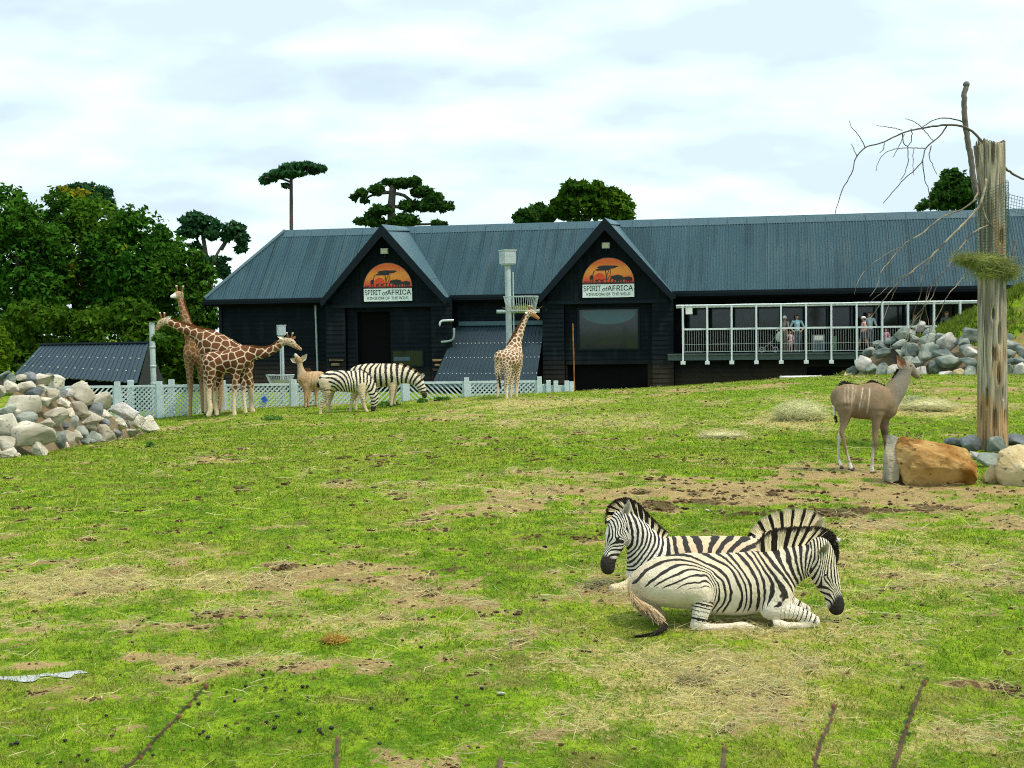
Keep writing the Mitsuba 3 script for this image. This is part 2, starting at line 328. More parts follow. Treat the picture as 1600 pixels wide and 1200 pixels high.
HS = thing('animal_house', 'long black boarded animal house under a grey blue ribbed metal roof with two steep gables', 'building')
S0, S1, ZE, ZR, DR = -15.3, 33.0, 4.06, 7.5, 3.04
# core: what stands behind the boards
core = cat_([wb(-14.6, 7.2, 0.62, 6.0, -2.6, 4.0), wb(7.2, S1, 1.9, 6.0, -2.6, 4.0), wb(7.2, S1, .2, 1.9, -2.6, .95)])
part(HS, 'inner_wall', core, 'void_dark')
def boarded(name, s0, s1, d, z0, z1, holes=(), label=None):
    """a wall of overlapping boards, each one a piece; holes are (s0, s1, z0, z1)"""
    w = part(HS, name, wb(s0, s1, d + .06, d + .12, z0, z1) if not holes else cat_([wb(s0, s1, d + .06, d + .12, z0, z1 if False else min(h[2] for h in holes))] if min(h[2] for h in holes) > z0 + .05 else [wb(s0, min(h[0] for h in holes), d + .06, d + .12, z0, z1)]), 'void_dark', label=label)
    z = z0; hb = .215
    r = np.random.default_rng(int(abs(s0 * 100)) + 7)
    while z < z1 - .02:
        top = min(z + hb, z1); spans = [(s0, s1)]
        for h in holes:
            if top > h[2] + .03 and z < h[3] - .03:
                spans = [q for a, b in spans for q in ((a, min(b, h[0])), (max(a, h[1]), b)) if q[1] - q[0] > .05]
        for a, b in spans:
            m = wb(a, b, d, d + .05, z + .006, top)
            o = W(a, d, z); loc = (m.vertices - o) @ BR
            m.vertices += BR[:, 1] * (np.where(loc[:, 2] > hb / 2, .028, 0) * (loc[:, 1] < .03) + r.normal(0, .003))[:, None]
            part(w, 'board', m, 'black_boards')
        z = top
    return w
GATES = ((-5.90, 'left'), (4.56, 'right'))
boarded('wall', -14.6, -8.95, .5, -2.2, 3.8)
boarded('wall', -2.75, 1.55, .5, -2.2, 3.8)
boarded('wall', -8.0, -3.75, -.05, -1.2, 3.7, [(-7.5, -5.86, -1.2, 3.15)])
boarded('wall', 2.55, 6.6, -.05, -1.2, 3.7, [(2.62, 6.35, -1.2, 0.62), (3.20, 5.92, 1.46, 3.26)])
boarded('wall', 7.56, 27.0, .08, -1.6, 0.86, [(13.45, 15.9, -1.6, .42)])
for a, b in ((-8.95, -8.0), (-3.75, -2.75), (1.55, 2.55), (6.6, 7.56)):
    boarded('pier', a, b, -.42, -1.4, 3.7)
for a, b in ((-8.0, -3.75), (2.55, 6.6)): part(HS, 'inner_wall', wb(a, b, .3, .5, -2, 3.7), 'void_dark')
part(HS, 'corner_board', wb(-14.75, -14.6, .36, .62, -2.2, 3.8), 'black_trim')
end = part(HS, 'end_wall', wb(-14.75, -14.62, .62, 6.0, -2.2, 3.8), 'black_boards')
# tan scuffed planks beside the doorway
mat('bare_wood', pr(mikit.proc(lambda p, n, uv: mix((0.05, 0.035, 0.02), (0.34, 0.22, 0.09), smoothstep(.45, .75, fbm(p.x * 2, p.y * 2, p.z * 9, 3)))), .8))
for (a, b, z0) in ((-8.8, -8.1, 1.0), (-8.7, -8.3, .78), (-3.7, -2.9, .95), (-3.6, -2.85, .72), (-3.7, -3.0, .5)):
    part(HS, 'scuffed_plank', wb(a, b, -.46, -.42, z0, z0 + .10), 'bare_wood', label='scuffed plank with the bare wood showing')
# window in the right gable
win = part(HS, 'window', wb(3.20, 5.92, .02, .04, 1.46, 3.26), 'dark_glass')
fr = [wb(3.12, 6.0, -.09, .05, 1.38, 1.46), wb(3.12, 6.0, -.09, .05, 3.26, 3.34), wb(3.12, 3.20, -.09, .05, 1.46, 3.26), wb(5.92, 6.0, -.09, .05, 1.46, 3.26)]
part(win, 'frame', cat_(fr), 'black_trim')
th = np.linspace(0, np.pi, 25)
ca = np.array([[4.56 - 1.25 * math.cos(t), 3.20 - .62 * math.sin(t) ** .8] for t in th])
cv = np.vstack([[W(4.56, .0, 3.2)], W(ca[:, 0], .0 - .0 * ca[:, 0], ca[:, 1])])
mat('reflection_mat', pr((0.055, 0.11, 0.14), .3, specular=.5))
part(win, 'painted_reflection', M(cv, [[0, i, i + 1] for i in range(1, 25)]), 'reflection_mat', label='pale curved sky reflection painted at the top of the dark window')  # pale shape painted in place of the sky mirrored in the glass
# small pane beside the doorway
pane = part(HS, 'window', wb(-5.75, -4.3, -.075, -.055, .75, 1.45), 'dark_glass')
part(pane, 'frame', cat_([wb(-5.82, -4.23, -.095, -.05, .68, .75), wb(-5.82, -4.23, -.095, -.05, 1.45, 1.5), wb(-5.82, -5.75, -.095, -.05, .75, 1.45), wb(-4.3, -4.23, -.095, -.05, .75, 1.45)]), 'black_trim')
part(pane, 'pane_reflection', wb(-5.7, -4.9, -.085, -.077, .98, 1.16), 'roof_flash')  # pale strip painted in for the reflection on this pane
# fascia, gutter, soffit
for a, b in ((S0 - .05, -8.75), (-2.9, 1.6), (7.5, S1)):
    part(HS, 'gutter', cat_([wb(a, b, -.14, .0, 3.80, 4.02), wb(a, b, -.18, -.14, 3.90, 4.04)]), 'black_trim')
    part(HS, 'soffit', wb(a + .02, b - .02, .0, 2.0, 3.72, 3.80), 'void_dark')
part(HS, 'gutter', wb(S0 - .10, S0, -.1, 6.0, 3.80, 4.02), 'black_trim')
# roof sheets, each a ribbed panel between two raised seams
roof = part(HS, 'roof', slab([(S0, 0, ZE - .05), (S1, 0, ZE - .05), (S1, DR, ZR - .05), (S0 + DR, DR, ZR - .05)], .06), 'black_trim')
PW, NR = .9, 7
nrm = np.array([0, -(ZR - ZE), DR]); nrm /= np.linalg.norm(nrm)
def sheet(a, b, cut=None, back=False):
    prof = []
    w = (b - a) / NR
    for i in range(NR):
        prof += [(a + w * i, 0), (a + w * (i + .45), 0), (a + w * (i + .52), .030), (a + w * (i + .93), .030)]
    prof += [(b, 0)]
    s = np.array([q[0] for q in prof]); h = np.array([q[1] for q in prof])
    t1 = np.ones_like(s) if cut is None else np.clip(cut(s), .0, 1)
    lo = np.stack([s, 0 * s - .06, 0 * s + ZE - .055], 1) + h[:, None] * nrm
    hi = np.stack([s, DR * t1, ZE + (ZR - ZE) * t1], 1) + h[:, None] * nrm
    k = len(s)
    v = W(*np.vstack([lo, hi]).T)
    i = np.arange(k - 1)
    return M(v, np.vstack([np.stack([i, i + 1, i + 1 + k], 1), np.stack([i, i + 1 + k, i + k], 1)]))
n_p = int((S1 - S0) / PW)
hip = lambda s: (s - S0) / DR
for i in range(n_p):
    a, b = S0 + i * PW, S0 + (i + 1) * PW
    cut = hip if a < S0 + DR else None
    part(roof, 'sheet', sheet(a, b, cut), 'roof_metal')
    t = 1 if cut is None else min(1, hip(a))
    if t > .06:
        q0, q1 = np.array([a, -.06, ZE - .055]), np.array([a, DR * t, ZE + (ZR - ZE) * t])
        up = nrm * .055
        part(roof, 'seam', slab([tuple(q0 + up - [.022, 0, 0]), tuple(q0 + up + [.022, 0, 0]), tuple(q1 + up + [.022, 0, 0]), tuple(q1 + up - [.022, 0, 0])], .05), 'roof_metal')
part(roof, 'ridge_cap', cat_([slab([(S0 + DR, DR - .30, ZR - .28), (S1, DR - .30, ZR - .28), (S1, DR, ZR + .09), (S0 + DR, DR, ZR + .09)], .02), slab([(S1, DR + .30, ZR - .28), (S0 + DR, DR + .30, ZR - .28), (S0 + DR, DR, ZR + .09), (S1, DR, ZR + .09)], .02)]), 'roof_flash')
part(roof, 'hip_cap', tube([W(S0, 0, ZE + .05), W(S0 + DR, DR, ZR + .06)], .10, 6), 'roof_flash')
part(roof, 'hip_end', slab([(S0, 0, ZE), (S0 + DR, DR, ZR), (S0, 2 * DR, ZE)], .05), 'roof_metal')
part(roof, 'back_slope', slab([(S0, 2 * DR, ZE), (S0 + DR, DR, ZR - .02), (S1, DR, ZR - .02), (S1, 2 * DR, ZE)], .05), 'roof_metal')
# gables
for sc, side in GATES:
    hw, za, zf = 2.97, 7.34, 3.92
    g = part(HS, 'gable', slab([(sc - hw + .25, -.42, zf - .25), (sc + hw - .25, -.42, zf - .25), (sc + hw - .25, -.42, zf + .0), (sc, -.42, za - .28), (sc - hw + .25, -.42, zf + .0)], .3), 'black_trim', label=f'steep black {side} gable with a wide barge board')
    for i in range(26):                                   # upright boards of the gable face
        s = sc - hw + .35 + i * .22
        zt = za - .34 - abs(s + .11 - sc) * (za - zf) / hw
        if zt > 3.75: part(g, 'board', wb(s, s + .21, -.45 - .008 * (i % 2), -.425, 3.68, zt - .12), 'black_boards')
    part(g, 'beam', wb(sc - hw + .2, sc + hw - .2, -.47, -.2, 3.52, 3.675), 'black_trim')
    for k in (-1, 1):
        sl = part(g, 'roof_slope', slab([(sc, -1.0, za), (sc + k * hw, -1.0, zf - .02), (sc + k * hw, .0, zf + .04), (sc, DR, ZR + .05)][::k], .07), 'roof_flash' if k > 0 else 'roof_metal')  # sunlit right slope painted paler, with the flashing colour
        for d in (.25, .5, .75):
            z1 = za + (zf - za) * d; s1 = sc + k * hw * d
            part(sl, 'lap', slab([(s1 - .012, -1.0, z1 + .012), (s1 + .012, -1.0, z1 + .012 - .03), (s1 + .012, DR * (1 - d), z1 + .09), (s1 - .012, DR * (1 - d), z1 + .12)][::k], .01), 'roof_metal')
        vb = .52
        part(g, 'barge_board', slab([(sc, -1.04, za + .03), (sc, -1.04, za + .03 - vb * 1.05), (sc + k * hw * 1.02, -1.04, zf - .05 - vb * .62), (sc + k * hw * 1.02, -1.04, zf + .0)][::-k], .06), 'black_trim')
        part(g, 'soffit', slab([(sc, -.98, za - .10), (sc, -.40, za - .10), (sc + k * hw, -.40, zf - .12), (sc + k * hw, -.98, zf - .12)][::k], .04), 'void_dark')
        part(g, 'gutter', wb(min(sc + k * hw, sc + k * (hw + .12)), max(sc + k * hw, sc + k * (hw + .12)), -1.05, -.1, 3.68, 3.92), 'black_trim')
    part(g, 'ridge_flashing', slab([(sc - .02, -1.05, za + .04), (sc + .28, -1.05, za - .26), (sc + .28, DR, ZR - .12), (sc - .02, DR, ZR + .08)], .02), 'roof_flash')
    lamp = part(HS, 'floodlight', cat_([wb(sc - .18, sc + .17, -.72, -.55, 6.02, 6.28)]), 'galv')
    mat('lamp_glass', pr((.55, .5, .32), .3)) if 'lamp_glass' not in scene else 0
    part(lamp, 'lens', wb(sc - .15, sc + .14, -.735, -.72, 6.05, 6.25), 'lamp_glass')
    part(lamp, 'bracket', wb(sc - .03, sc + .03, -.62, -.45, 5.85, 6.02), 'black_trim')

# ---------------------------------------------------------------- the two signs
ORG = lambda p, n, uv: mix(mix((0.80, 0.06, 0.006), (0.90, 0.30, 0.03), smoothstep(.05, .48, uv.y)), (0.80, 0.13, 0.006), smoothstep(.52, .85, uv.y))
mat('sunset_print', pr(mikit.proc(ORG), .35))
mat('print_black', pr((0.012, 0.012, 0.012), .5))
mat('print_red', pr((0.75, 0.06, 0.008), .4))
mat('sign_white', pr((0.78, 0.84, 0.83), .4))
from shapely.geometry import Polygon, Point, LineString
from shapely.ops import unary_union
from shapely import affinity
def flat(poly, z=0.002):
    polys = [g for g in getattr(poly, 'geoms', [poly]) if g.area > 1e-7]
    return cat_([trimesh.creation.extrude_polygon(g, z, engine='earcut') for g in polys])
def blob(*pts, r=.02): return LineString(pts).buffer(r)
def elephant(x, s, flip=1):
    b = unary_union([Point(0, .16).buffer(.115), Point(-.1, .17).buffer(.09), Point(.10, .155).buffer(.095), Point(-.2, .18).buffer(.065), blob((-.24, .17), (-.28, .08), (-.27, .01), r=.02), blob((-.22, .12), (-.30, .09), r=.008)] +
                    [blob((u, .12), (u + w, .01), r=.028) for u, w in ((-.13, -.02), (-.05, .02), (.08, -.02), (.14, .03))])
    return affinity.translate(affinity.scale(b, s * flip, s, origin=(0, 0)), x, 0)
def antel(x, s):
    b = unary_union([affinity.scale(Point(0, .10).buffer(.05), 1.7, .8), blob((.06, .11), (.11, .17), r=.018), blob((.11, .17), (.15, .155), r=.014)] + [blob((u, .08), (u + .01, .0), r=.011) for u in (-.06, -.03, .04, .065)])
    return affinity.translate(affinity.scale(b, s, s, origin=(0, 0)), x, 0)
def sign(sc, word):
    k = thing('sign', f'half round orange sunset sign with white name board on the {word} gable', 'sign', 'sunset name signs on the gables')
    O = W(sc - 1.17, -.50, 3.80); Rm = np.stack([BR[:, 0], BR[:, 2], -BR[:, 1]], 1)
    def put(m, dz=0.0):
        m = m.copy(); m.vertices = (m.vertices + [0, 0, dz]) @ Rm.T + O; return m
    wdt = 2.36
    part(k, 'name_board', put(flat(Polygon([(0, 0), (wdt, 0), (wdt, .60), (0, .60)]), .03)), 'sign_white')
    th = np.linspace(0, np.pi, 49)
    arc = Polygon(np.stack([wdt / 2 + wdt / 2 * np.cos(th), .64 + 1.15 * np.sin(th)], 1))
    m = flat(arc, .03); mv = m.vertices.copy(); pm = put(m)
    part(k, 'sunset_panel', pm, 'sunset_print', uv=np.stack([mv[:, 0] / wdt, (mv[:, 1] - .64) / 1.15], 1))
    part(k, 'frame_edge', put(flat(Polygon(arc.exterior).buffer(.03).difference(Polygon(arc.exterior).buffer(-.005)), .026)), 'print_black')
    sun = affinity.translate(Point(0, 0).buffer(.25), .78, .86).intersection(arc)
    part(k, 'red_sun', put(flat(sun), .031), 'print_red')
    tree = unary_union([affinity.scale(Point(1.12, 1.37).buffer(.2), 2.2, .42), affinity.scale(Point(.95, 1.27).buffer(.14), 2.4, .38), affinity.scale(Point(1.42, 1.40).buffer(.13), 1.7, .36), affinity.scale(Point(.72, 1.25).buffer(.07), 2, .5),
                        blob((1.12, .66), (1.10, .95), (1.05, 1.25), r=.022), blob((1.10, .95), (1.25, 1.28), r=.017), blob((1.12, .78), (1.27, 1.0), (1.30, 1.25), r=.014)])
    gir = unary_union([affinity.rotate(affinity.scale(Point(.42, .92).buffer(.09), 1.0, 1.2), -25), blob((.47, .98), (.535, 1.22), r=.02), blob((.535, 1.22), (.57, 1.2), r=.016)] + [blob((u, .85), (u + .01, .67), r=.014) for u in (.35, .39, .45, .49)])
    band = Polygon([(0.0, .645), (wdt, .645), (wdt, .69), (0.0, .69)])
    beasts = [affinity.translate(elephant(1.62, 1.25, 1), 0, .68), affinity.translate(elephant(2.1, .95, 1), 0, .68), affinity.translate(antel(.66, .95), 0, .68), affinity.translate(antel(.90, .95), 0, .68), affinity.translate(antel(.1, .5), 0, .68), affinity.translate(antel(.22, .5), 0, .68)]
    part(k, 'silhouettes', put(flat(unary_union([tree, gir, band] + beasts).intersection(arc)), .034), 'print_black')
    def letters(text, h, x0, x1, y, shear=0):
        m = meshkit.text_mesh(text, h, .003, bold=True); b = m.bounds
        m.vertices[:, 0] = (m.vertices[:, 0] - b[0, 0]) * (x1 - x0) / (b[1, 0] - b[0, 0]) + x0 + shear * m.vertices[:, 1]
        m.vertices[:, 1] += y
        return put(m, .03)
    mat('print_ink', pr((0.02, 0.035, 0.035), .5)) if 'print_ink' not in scene else 0
    part(k, 'lettering', letters('SPIRIT', .235, .04, .84, .30), 'print_ink')
    part(k, 'lettering', letters('of', .19, .89, 1.13, .28, .18), 'print_ink')
    part(k, 'lettering', letters('AFRICA', .235, 1.14, 2.31, .30), 'print_ink')
    part(k, 'lettering', letters('KINGDOM OF THE WILD', .125, .17, 2.18, .085), 'print_ink')
sign(-5.82, 'left'); sign(4.62, 'right')

# ---------------------------------------------------------------- viewing balcony
VB = thing('viewing_balcony', 'white steel framed viewing balcony along the right half of the dark building', 'balcony')
part(VB, 'deck', wb(7.4, 27, -.42, 1.9, 1.10, 1.22), 'black_trim')
part(VB, 'deck_edge', cat_([wb(7.3, 27, -.56, -.425, 1.13, 1.20), wb(7.3, 27, -.48, -.43, .9, 1.12)]), mat('deck_edge_mat', pr((.05, .08, .075), .5)))
px_posts = [8.0 + i * 1.082 for i in range(17)]
for i, s in enumerate(px_posts):
    p = part(VB, 'post', wb(s - .038, s + .038, -.68, -.60, .86, 3.34), 'white_steel')
    part(p, 'foot', wb(s - .10, s + .10, -.74, -.54, .72, .87), 'white_steel')
    part(p, 'back_post', wb(s - .045 - .17 * 0, s + .045, -.52, -.43, 1.2, 3.3), 'galv')
part(VB, 'top_rail', tube([W(7.7, -.64, 3.36), W(26, -.64, 3.36)], .045, 8), 'white_steel')
part(VB, 'top_rail', tube([W(7.7, -.475, 3.28), W(26, -.475, 3.28)], .03, 8), 'galv')
part(VB, 'hand_rail', wb(8.0, 26, -.595, -.53, 2.26, 2.34), 'white_steel')
part(VB, 'hand_rail', wb(8.0, 26, -.575, -.545, 1.27, 1.30), 'galv')
bal = [wb(s - .008, s + .008, -.57, -.55, 1.30, 2.26) for s in np.arange(8.08, 25.8, .105)]
part(VB, 'baluster', cat_(bal), mat('bal_mat', pr((.30, .31, .28), .5)), kind='stuff', label='thin upright balusters below the hand rail')
part(VB, 'wire', tube([W(8.0, -.58, 1.62), W(26, -.58, 1.62)], .008, 5), 'galv')
# windows at the back of the balcony
for i in range(17):
    s = 8.05 + i * 1.082
    w = part(VB, 'window', wb(s + .05, s + 1.0, 1.66, 1.70, 2.25, 3.30), 'dark_glass')
    part(w, 'frame', cat_([wb(s, s + .05, 1.62, 1.72, 2.2, 3.35), wb(s + .05, s + 1.03, 1.62, 1.72, 3.30, 3.35), wb(s + .05, s + 1.03, 1.62, 1.72, 2.2, 2.25)]), 'black_trim')
part(VB, 'back_wall', wb(7.4, 27, 1.72, 1.88, 1.22, 3.72), 'black_boards')
part(VB, 'notice_board', wb(8.12, 8.42, -.50, -.46, 2.98, 3.33), 'plain_white', label='small white box at the left end of the balcony')

# ---------------------------------------------------------------- lean-to, pipes
LT = thing('lean_to', 'dark ribbed lean-to roof sloping down between the two gables', 'lean-to')
def rib_sheet(p00, p10, p01, p11, n, h=.03):
    """ribbed sheet between an upper edge (p00 to p10) and a lower edge (p01 to p11)"""
    p00, p10, p01, p11 = map(np.asarray, (p00, p10, p01, p11))
    nn = np.cross(p10 - p00, p01 - p00); nn = nn / np.linalg.norm(nn); nn = -nn if nn[2] < 0 else nn
    u = np.concatenate([[i, i + .6, i + .68, i + .92] for i in range(n)] + [[n]]) / n
    hh = np.concatenate([[0, 0, h, h]] * n + [[0]])
    a = p00 + (p10 - p00) * u[:, None] + nn * hh[:, None]; b = p01 + (p11 - p01) * u[:, None] + nn * hh[:, None]
    k = len(u); i = np.arange(k - 1)
    return M(np.vstack([a, b]), np.vstack([np.stack([i, i + k, i + 1 + k], 1), np.stack([i, i + 1 + k, i + 1], 1)])), nn
mat('dark_sheet', pr(mikit.proc(lambda p, n, uv: mix((0.008, 0.021, 0.032), (0.019, 0.042, 0.060), fbm(p.x, p.y, p.z * 2, 3))), .42, specular=.45))
LU0, LU1, LL0, LL1 = W(-2.70, .46, 2.62), W(1.5, .46, 2.62), W(-3.42, -1.9, -.25), W(1.45, -1.9, -.25)
for i in range(6):
    t0, t1 = i / 6, (i + 1) / 6
    m, nn = rib_sheet(LU0 + (LU1 - LU0) * t0, LU0 + (LU1 - LU0) * t1, LL0 + (LL1 - LL0) * t0, LL0 + (LL1 - LL0) * t1, 4)
    sh = part(LT, 'sheet', m, 'dark_sheet')
    scr = []
    for t in (.30, .53, .78):
        for q in range(4):
            u = t0 + (q + .8) / 24
            c = (LU0 + (LU1 - LU0) * u) * (1 - t) + (LL0 + (LL1 - LL0) * u) * t + nn * .03
            scr.append(box(c, (.045, .045, .03)))
    part(sh, 'screw', cat_(scr), 'white_steel', kind='stuff')
part(LT, 'flashing', cat_([wb(-2.6, 1.5, .30, .47, 2.60, 2.80)]), 'roof_flash')
tri = M([LU0, LL0, W(-3.3, .45, -.25)], [[0, 1, 2], [0, 2, 1]])
part(LT, 'side_wall', slab([(-2.72, .46, 2.58), (-3.40, -1.88, -.25), (-3.2, .46, -.25)], .05), 'black_boards')
PI_ = thing('drain_pipe', 'pale crooked drain pipe beside the lean-to roof', 'pipe')
part(PI_, 'upper_elbow', tube(spline([W(-3.30, -.55, 1.75), W(-3.30, -.55, 2.72), W(-3.18, -.55, 2.84), W(-2.62, -.55, 2.86)], 16), .055, 8), 'white_steel', True)
part(PI_, 'lower_elbow', tube(spline([W(-2.62, -.55, 2.5), W(-2.64, -.55, 2.05), W(-2.8, -.55, 1.9), W(-3.25, -.55, 1.85)], 16), .055, 8), mat('grey_pipe', pr((.22, .28, .28), .5)), True)
solo('drain_pipe', tube([W(-9.75, .40, 3.7), W(-9.70, .40, .2)], .05, 8), 'galv', 'slim grey downpipe on the wall left of the left gable', 'pipe', smooth=True)
mat('rust', pr(mikit.proc(lambda p, n, uv: mix((.13, .05, .015), (.36, .17, .05), noise(p.x * 9, p.y * 9, p.z * 5))), .8))
solo('rusty_pole', tube([P(898, 619, 50), P(895, 505, 50)], .024, 8), 'rust', 'thin rusty upright pole in front of the right gable', 'pole', smooth=True)
mat('concrete', pr(mikit.proc(lambda p, n, uv: mix((.42, .42, .38), (.6, .59, .54), fbm(p.x * 2, p.y * 2, p.z * 2, 4))), .85))
c0, c1 = P(1228, 592, 44), P(1292, 588, 44)
solo('concrete_slab', box((c0 + c1) / 2 + [0, .4, -.12], (abs(c1[0] - c0[0]), 1.3, .3)), 'concrete', 'pale concrete slab edge at the foot of the balcony left of the rocks', 'slab')
# ---------------------------------------------------------------- animals: bodies grown from tapered limbs, joined into one skin
class Frame:
    """an animal's own plane: x right, y down, z away from the viewer, in units of 1/scale photograph pixels at the animal's distance"""
    def __init__(s, ox, oy, sc, Y):
        s.o, s.sc, s.Y = (ox, oy), sc, Y
        s.c = P(ox, oy, Y); s.u = float((s.c - CAM) @ FWD) / (FOC * sc)
        hx = np.array([RIGHT[0], RIGHT[1], RIGHT[2]])
        s.R = np.stack([RIGHT, -UP, FWD])
    def w(s, v): return s.c + s.u * (np.asarray(v, float) @ s.R)
def nodes(a, n=None):
    a = np.array([list(q) + [1.0] * (5 - len(q)) for q in a], float)
    if len(a) > 2: a = spline(a, n or 3 * len(a) - 2)
    return a                                               # x, y, z, r, (in-plane radius / depth radius)
def seg_d(p, a, b):
    ab = b[:3] - a[:3]; L = ab @ ab + 1e-9
    t = np.clip(((p - a[:3].astype(p.dtype)) @ ab.astype(p.dtype)) / L, 0, 1)
    q = p - (a[:3].astype(p.dtype) + t[..., None] * ab.astype(p.dtype))
    k = a[4] + (b[4] - a[4]) * t
    ax = ab / np.sqrt(L); sd = np.array([0, 0, 1.0]) - ax * ax[2]; sl = np.linalg.norm(sd)
    if sl > .25:
        sd = (sd / sl).astype(p.dtype); c = q @ sd
        q = q + sd * (c * (k - 1))[..., None]
    return np.sqrt((q * q).sum(-1)) - (a[3] + (b[3] - a[3]) * t), t
def smin(a, b, k):
    h = np.clip(.5 + .5 * (b - a) / k, 0, 1)
    return b * (1 - h) + a * h - k * h * (1 - h)
def skin(chains, h, blend):
    """chains: {name: nodes}; returns vertices, triangles"""
    A = np.vstack(list(chains.values()))
    rr = A[:, 3] / np.minimum(1, A[:, 4])
    lo = (A[:, :3] - rr[:, None]).min(0) - 3 * h; hi = (A[:, :3] + rr[:, None]).max(0) + 3 * h
    n = np.ceil((hi - lo) / h).astype(int) + 1
    ax = [np.float32(lo[i]) + np.float32(h) * np.arange(n[i], dtype=np.float32) for i in range(3)]
    D = np.full(n, 1e3, np.float32)
    for nm, ch in chains.items():
        C = np.full(n, 1e3, np.float32)
        for a, b in zip(ch[:-1], ch[1:]):
            m = max(a[3] / min(1, a[4]), b[3] / min(1, b[4])) + 2 * blend + 3 * h
            i0 = np.maximum(((np.minimum(a[:3], b[:3]) - m - lo) / h).astype(int), 0); i1 = np.minimum(((np.maximum(a[:3], b[:3]) + m - lo) / h).astype(int) + 1, n)
            sl = tuple(slice(x, y) for x, y in zip(i0, i1))
            p = np.stack(np.meshgrid(*[ax[i][sl[i]] for i in range(3)], indexing='ij'), -1)
            C[sl] = np.minimum(C[sl], seg_d(p, a, b)[0].astype(np.float32))
        D = smin(D, C, np.float32(blend))
    S = D < 0
    m = tuple(x - 1 for x in n)
    corner = lambda i, j, k: (slice(i, i + m[0]), slice(j, j + m[1]), slice(k, k + m[2]))
    cnt = np.zeros(m, np.int32); acc = np.zeros(m + (3,), np.float32)
    cs = [(i, j, k) for i in (0, 1) for j in (0, 1) for k in (0, 1)]
    for c0 in cs:
        for axn in range(3):
            if c0[axn] == 0:
                c1 = list(c0); c1[axn] = 1
                d0, d1 = D[corner(*c0)], D[corner(*c1)]
                x = (d0 < 0) != (d1 < 0)
                t = d0[x] / (d0[x] - d1[x]); pt = np.tile(np.array(c0, np.float32), (len(t), 1)); pt[:, axn] = t
                acc[x] += pt; cnt[x] += 1
    on = cnt > 0; idx = -np.ones(m, np.int64); idx[on] = np.arange(on.sum())
    v = (np.argwhere(on) + acc[on] / cnt[on][:, None]) * h + lo
    F = []
    for axn in range(3):
        o1, o2 = [(1, 2), (2, 0), (0, 1)][axn]
        s0 = [slice(1, -1)] * 3; s0[axn] = slice(0, -1); s1 = list(s0); s1[axn] = slice(1, None)
        e = np.argwhere(S[tuple(s0)] != S[tuple(s1)]); off = np.ones(3, int); off[axn] = 0
        e = e + off; flip = S[tuple(e.T)]
        def cell(a, b):
            q = e.copy(); q[:, o1] -= a; q[:, o2] -= b; return idx[tuple(q.T)]
        q = np.stack([cell(0, 0), cell(1, 0), cell(1, 1), cell(0, 1)], 1)
        q[~flip] = q[~flip][:, ::-1]
        F.append(np.vstack([q[:, [0, 1, 2]], q[:, [0, 2, 3]]]))
    f = np.vstack(F)
    mesh = M(v, f)
    trimesh.smoothing.filter_taubin(mesh, .5, .52, 4)
    if mesh.volume < 0: f = f[:, ::-1]
    return np.array(mesh.vertices), f
def near_chain(v, chains):
    """for each vertex: index of the closest limb, position along it (0..1), distance to each limb"""
    names = list(chains); D = np.full((len(v), len(names)), 1e9); Tt = np.zeros((len(v), len(names)))
    for j, nm in enumerate(names):
        ch = chains[nm]; L = np.r_[0, np.cumsum(np.linalg.norm(np.diff(ch[:, :3], axis=0), axis=1))]
        for i in range(len(ch) - 1):
            d, t = seg_d(v, ch[i], ch[i + 1]); b = d < D[:, j]
            D[b, j] = d[b]; Tt[b, j] = (L[i] + t[b] * (L[i + 1] - L[i])) / (L[-1] + 1e-9)
    j = D.argmin(1)
    return j, Tt[np.arange(len(v)), j], D, Tt
def vnormals(v, f):
    n = np.zeros_like(v); g = np.cross(v[f[:, 1]] - v[f[:, 0]], v[f[:, 2]] - v[f[:, 0]])
    for k in range(3): np.add.at(n, f[:, k], g)
    return n / (np.linalg.norm(n, axis=1, keepdims=True) + 1e-12)
def split_regions(v, f, n, reg, *attrs):
    """cuts the skin where regions meet, so that coat patterns do not bleed across; attrs are functions of (vertex ids, region)"""
    fr = np.median(reg[f], axis=1).astype(int)
    V, Fc, N, out = [], [], [], [[] for _ in attrs]; k = 0
    for r in np.unique(fr):
        ff = f[fr == r]; ids, inv = np.unique(ff, return_inverse=True)
        V.append(v[ids]); N.append(n[ids]); Fc.append(inv.reshape(-1, 3) + k); k += len(ids)
        for o, a in zip(out, attrs): o.append(a(ids, r))
    return np.vstack(V), np.vstack(Fc), np.vstack(N), [np.vstack(o) for o in out]
def rbf(stripes, smooth=1.0):
    pts, val = [], []
    for ph, line in stripes:
        q = spline(line, max(4, 2 * len(line) - 1)) if len(line) > 2 else np.array(line, float)
        pts.append(q[:, :2]); val += [ph] * len(q)
    return RBFInterpolator(np.vstack(pts) / 100.0, np.array(val, float), kernel='thin_plate_spline', smoothing=smooth * .01)
def field2(fn, v): return fn(v[:, :2] / 100.0)

def stripe_w(p, n, uv):
    ph = uv.x + (noise(p.x * 34, p.y * 34, p.z * 34) - .5) * .16 + (noise(p.x * 9, p.y * 9, p.z * 9) - .5) * .14
    t = dr.abs(ph - dr.floor(ph + .5)) * 2
    w = uv.y + (noise(p.x * 16, p.y * 16, p.z * 16) - .5) * .12
    return smoothstep(w - .08, w + .08, t)
fur = lambda p, n, uv: .006 * noise(p.x * 130, p.y * 130, p.z * 60)
mat('zebra_coat', {'type': 'bumpmap', 'arbitrary': mikit.proc(fur, 2e-3), 'b': {'type': 'blendbsdf', 'weight': mikit.proc(stripe_w), 'bsdf_0': pr((0.020, 0.016, 0.014), .65, specular=.3), 'bsdf_1': pr(dict(vcol), .8, specular=.2)}})
mat('coat', {'type': 'bumpmap', 'arbitrary': mikit.proc(fur, 2e-3), 'b': pr(dict(vcol), .85, specular=.15)})
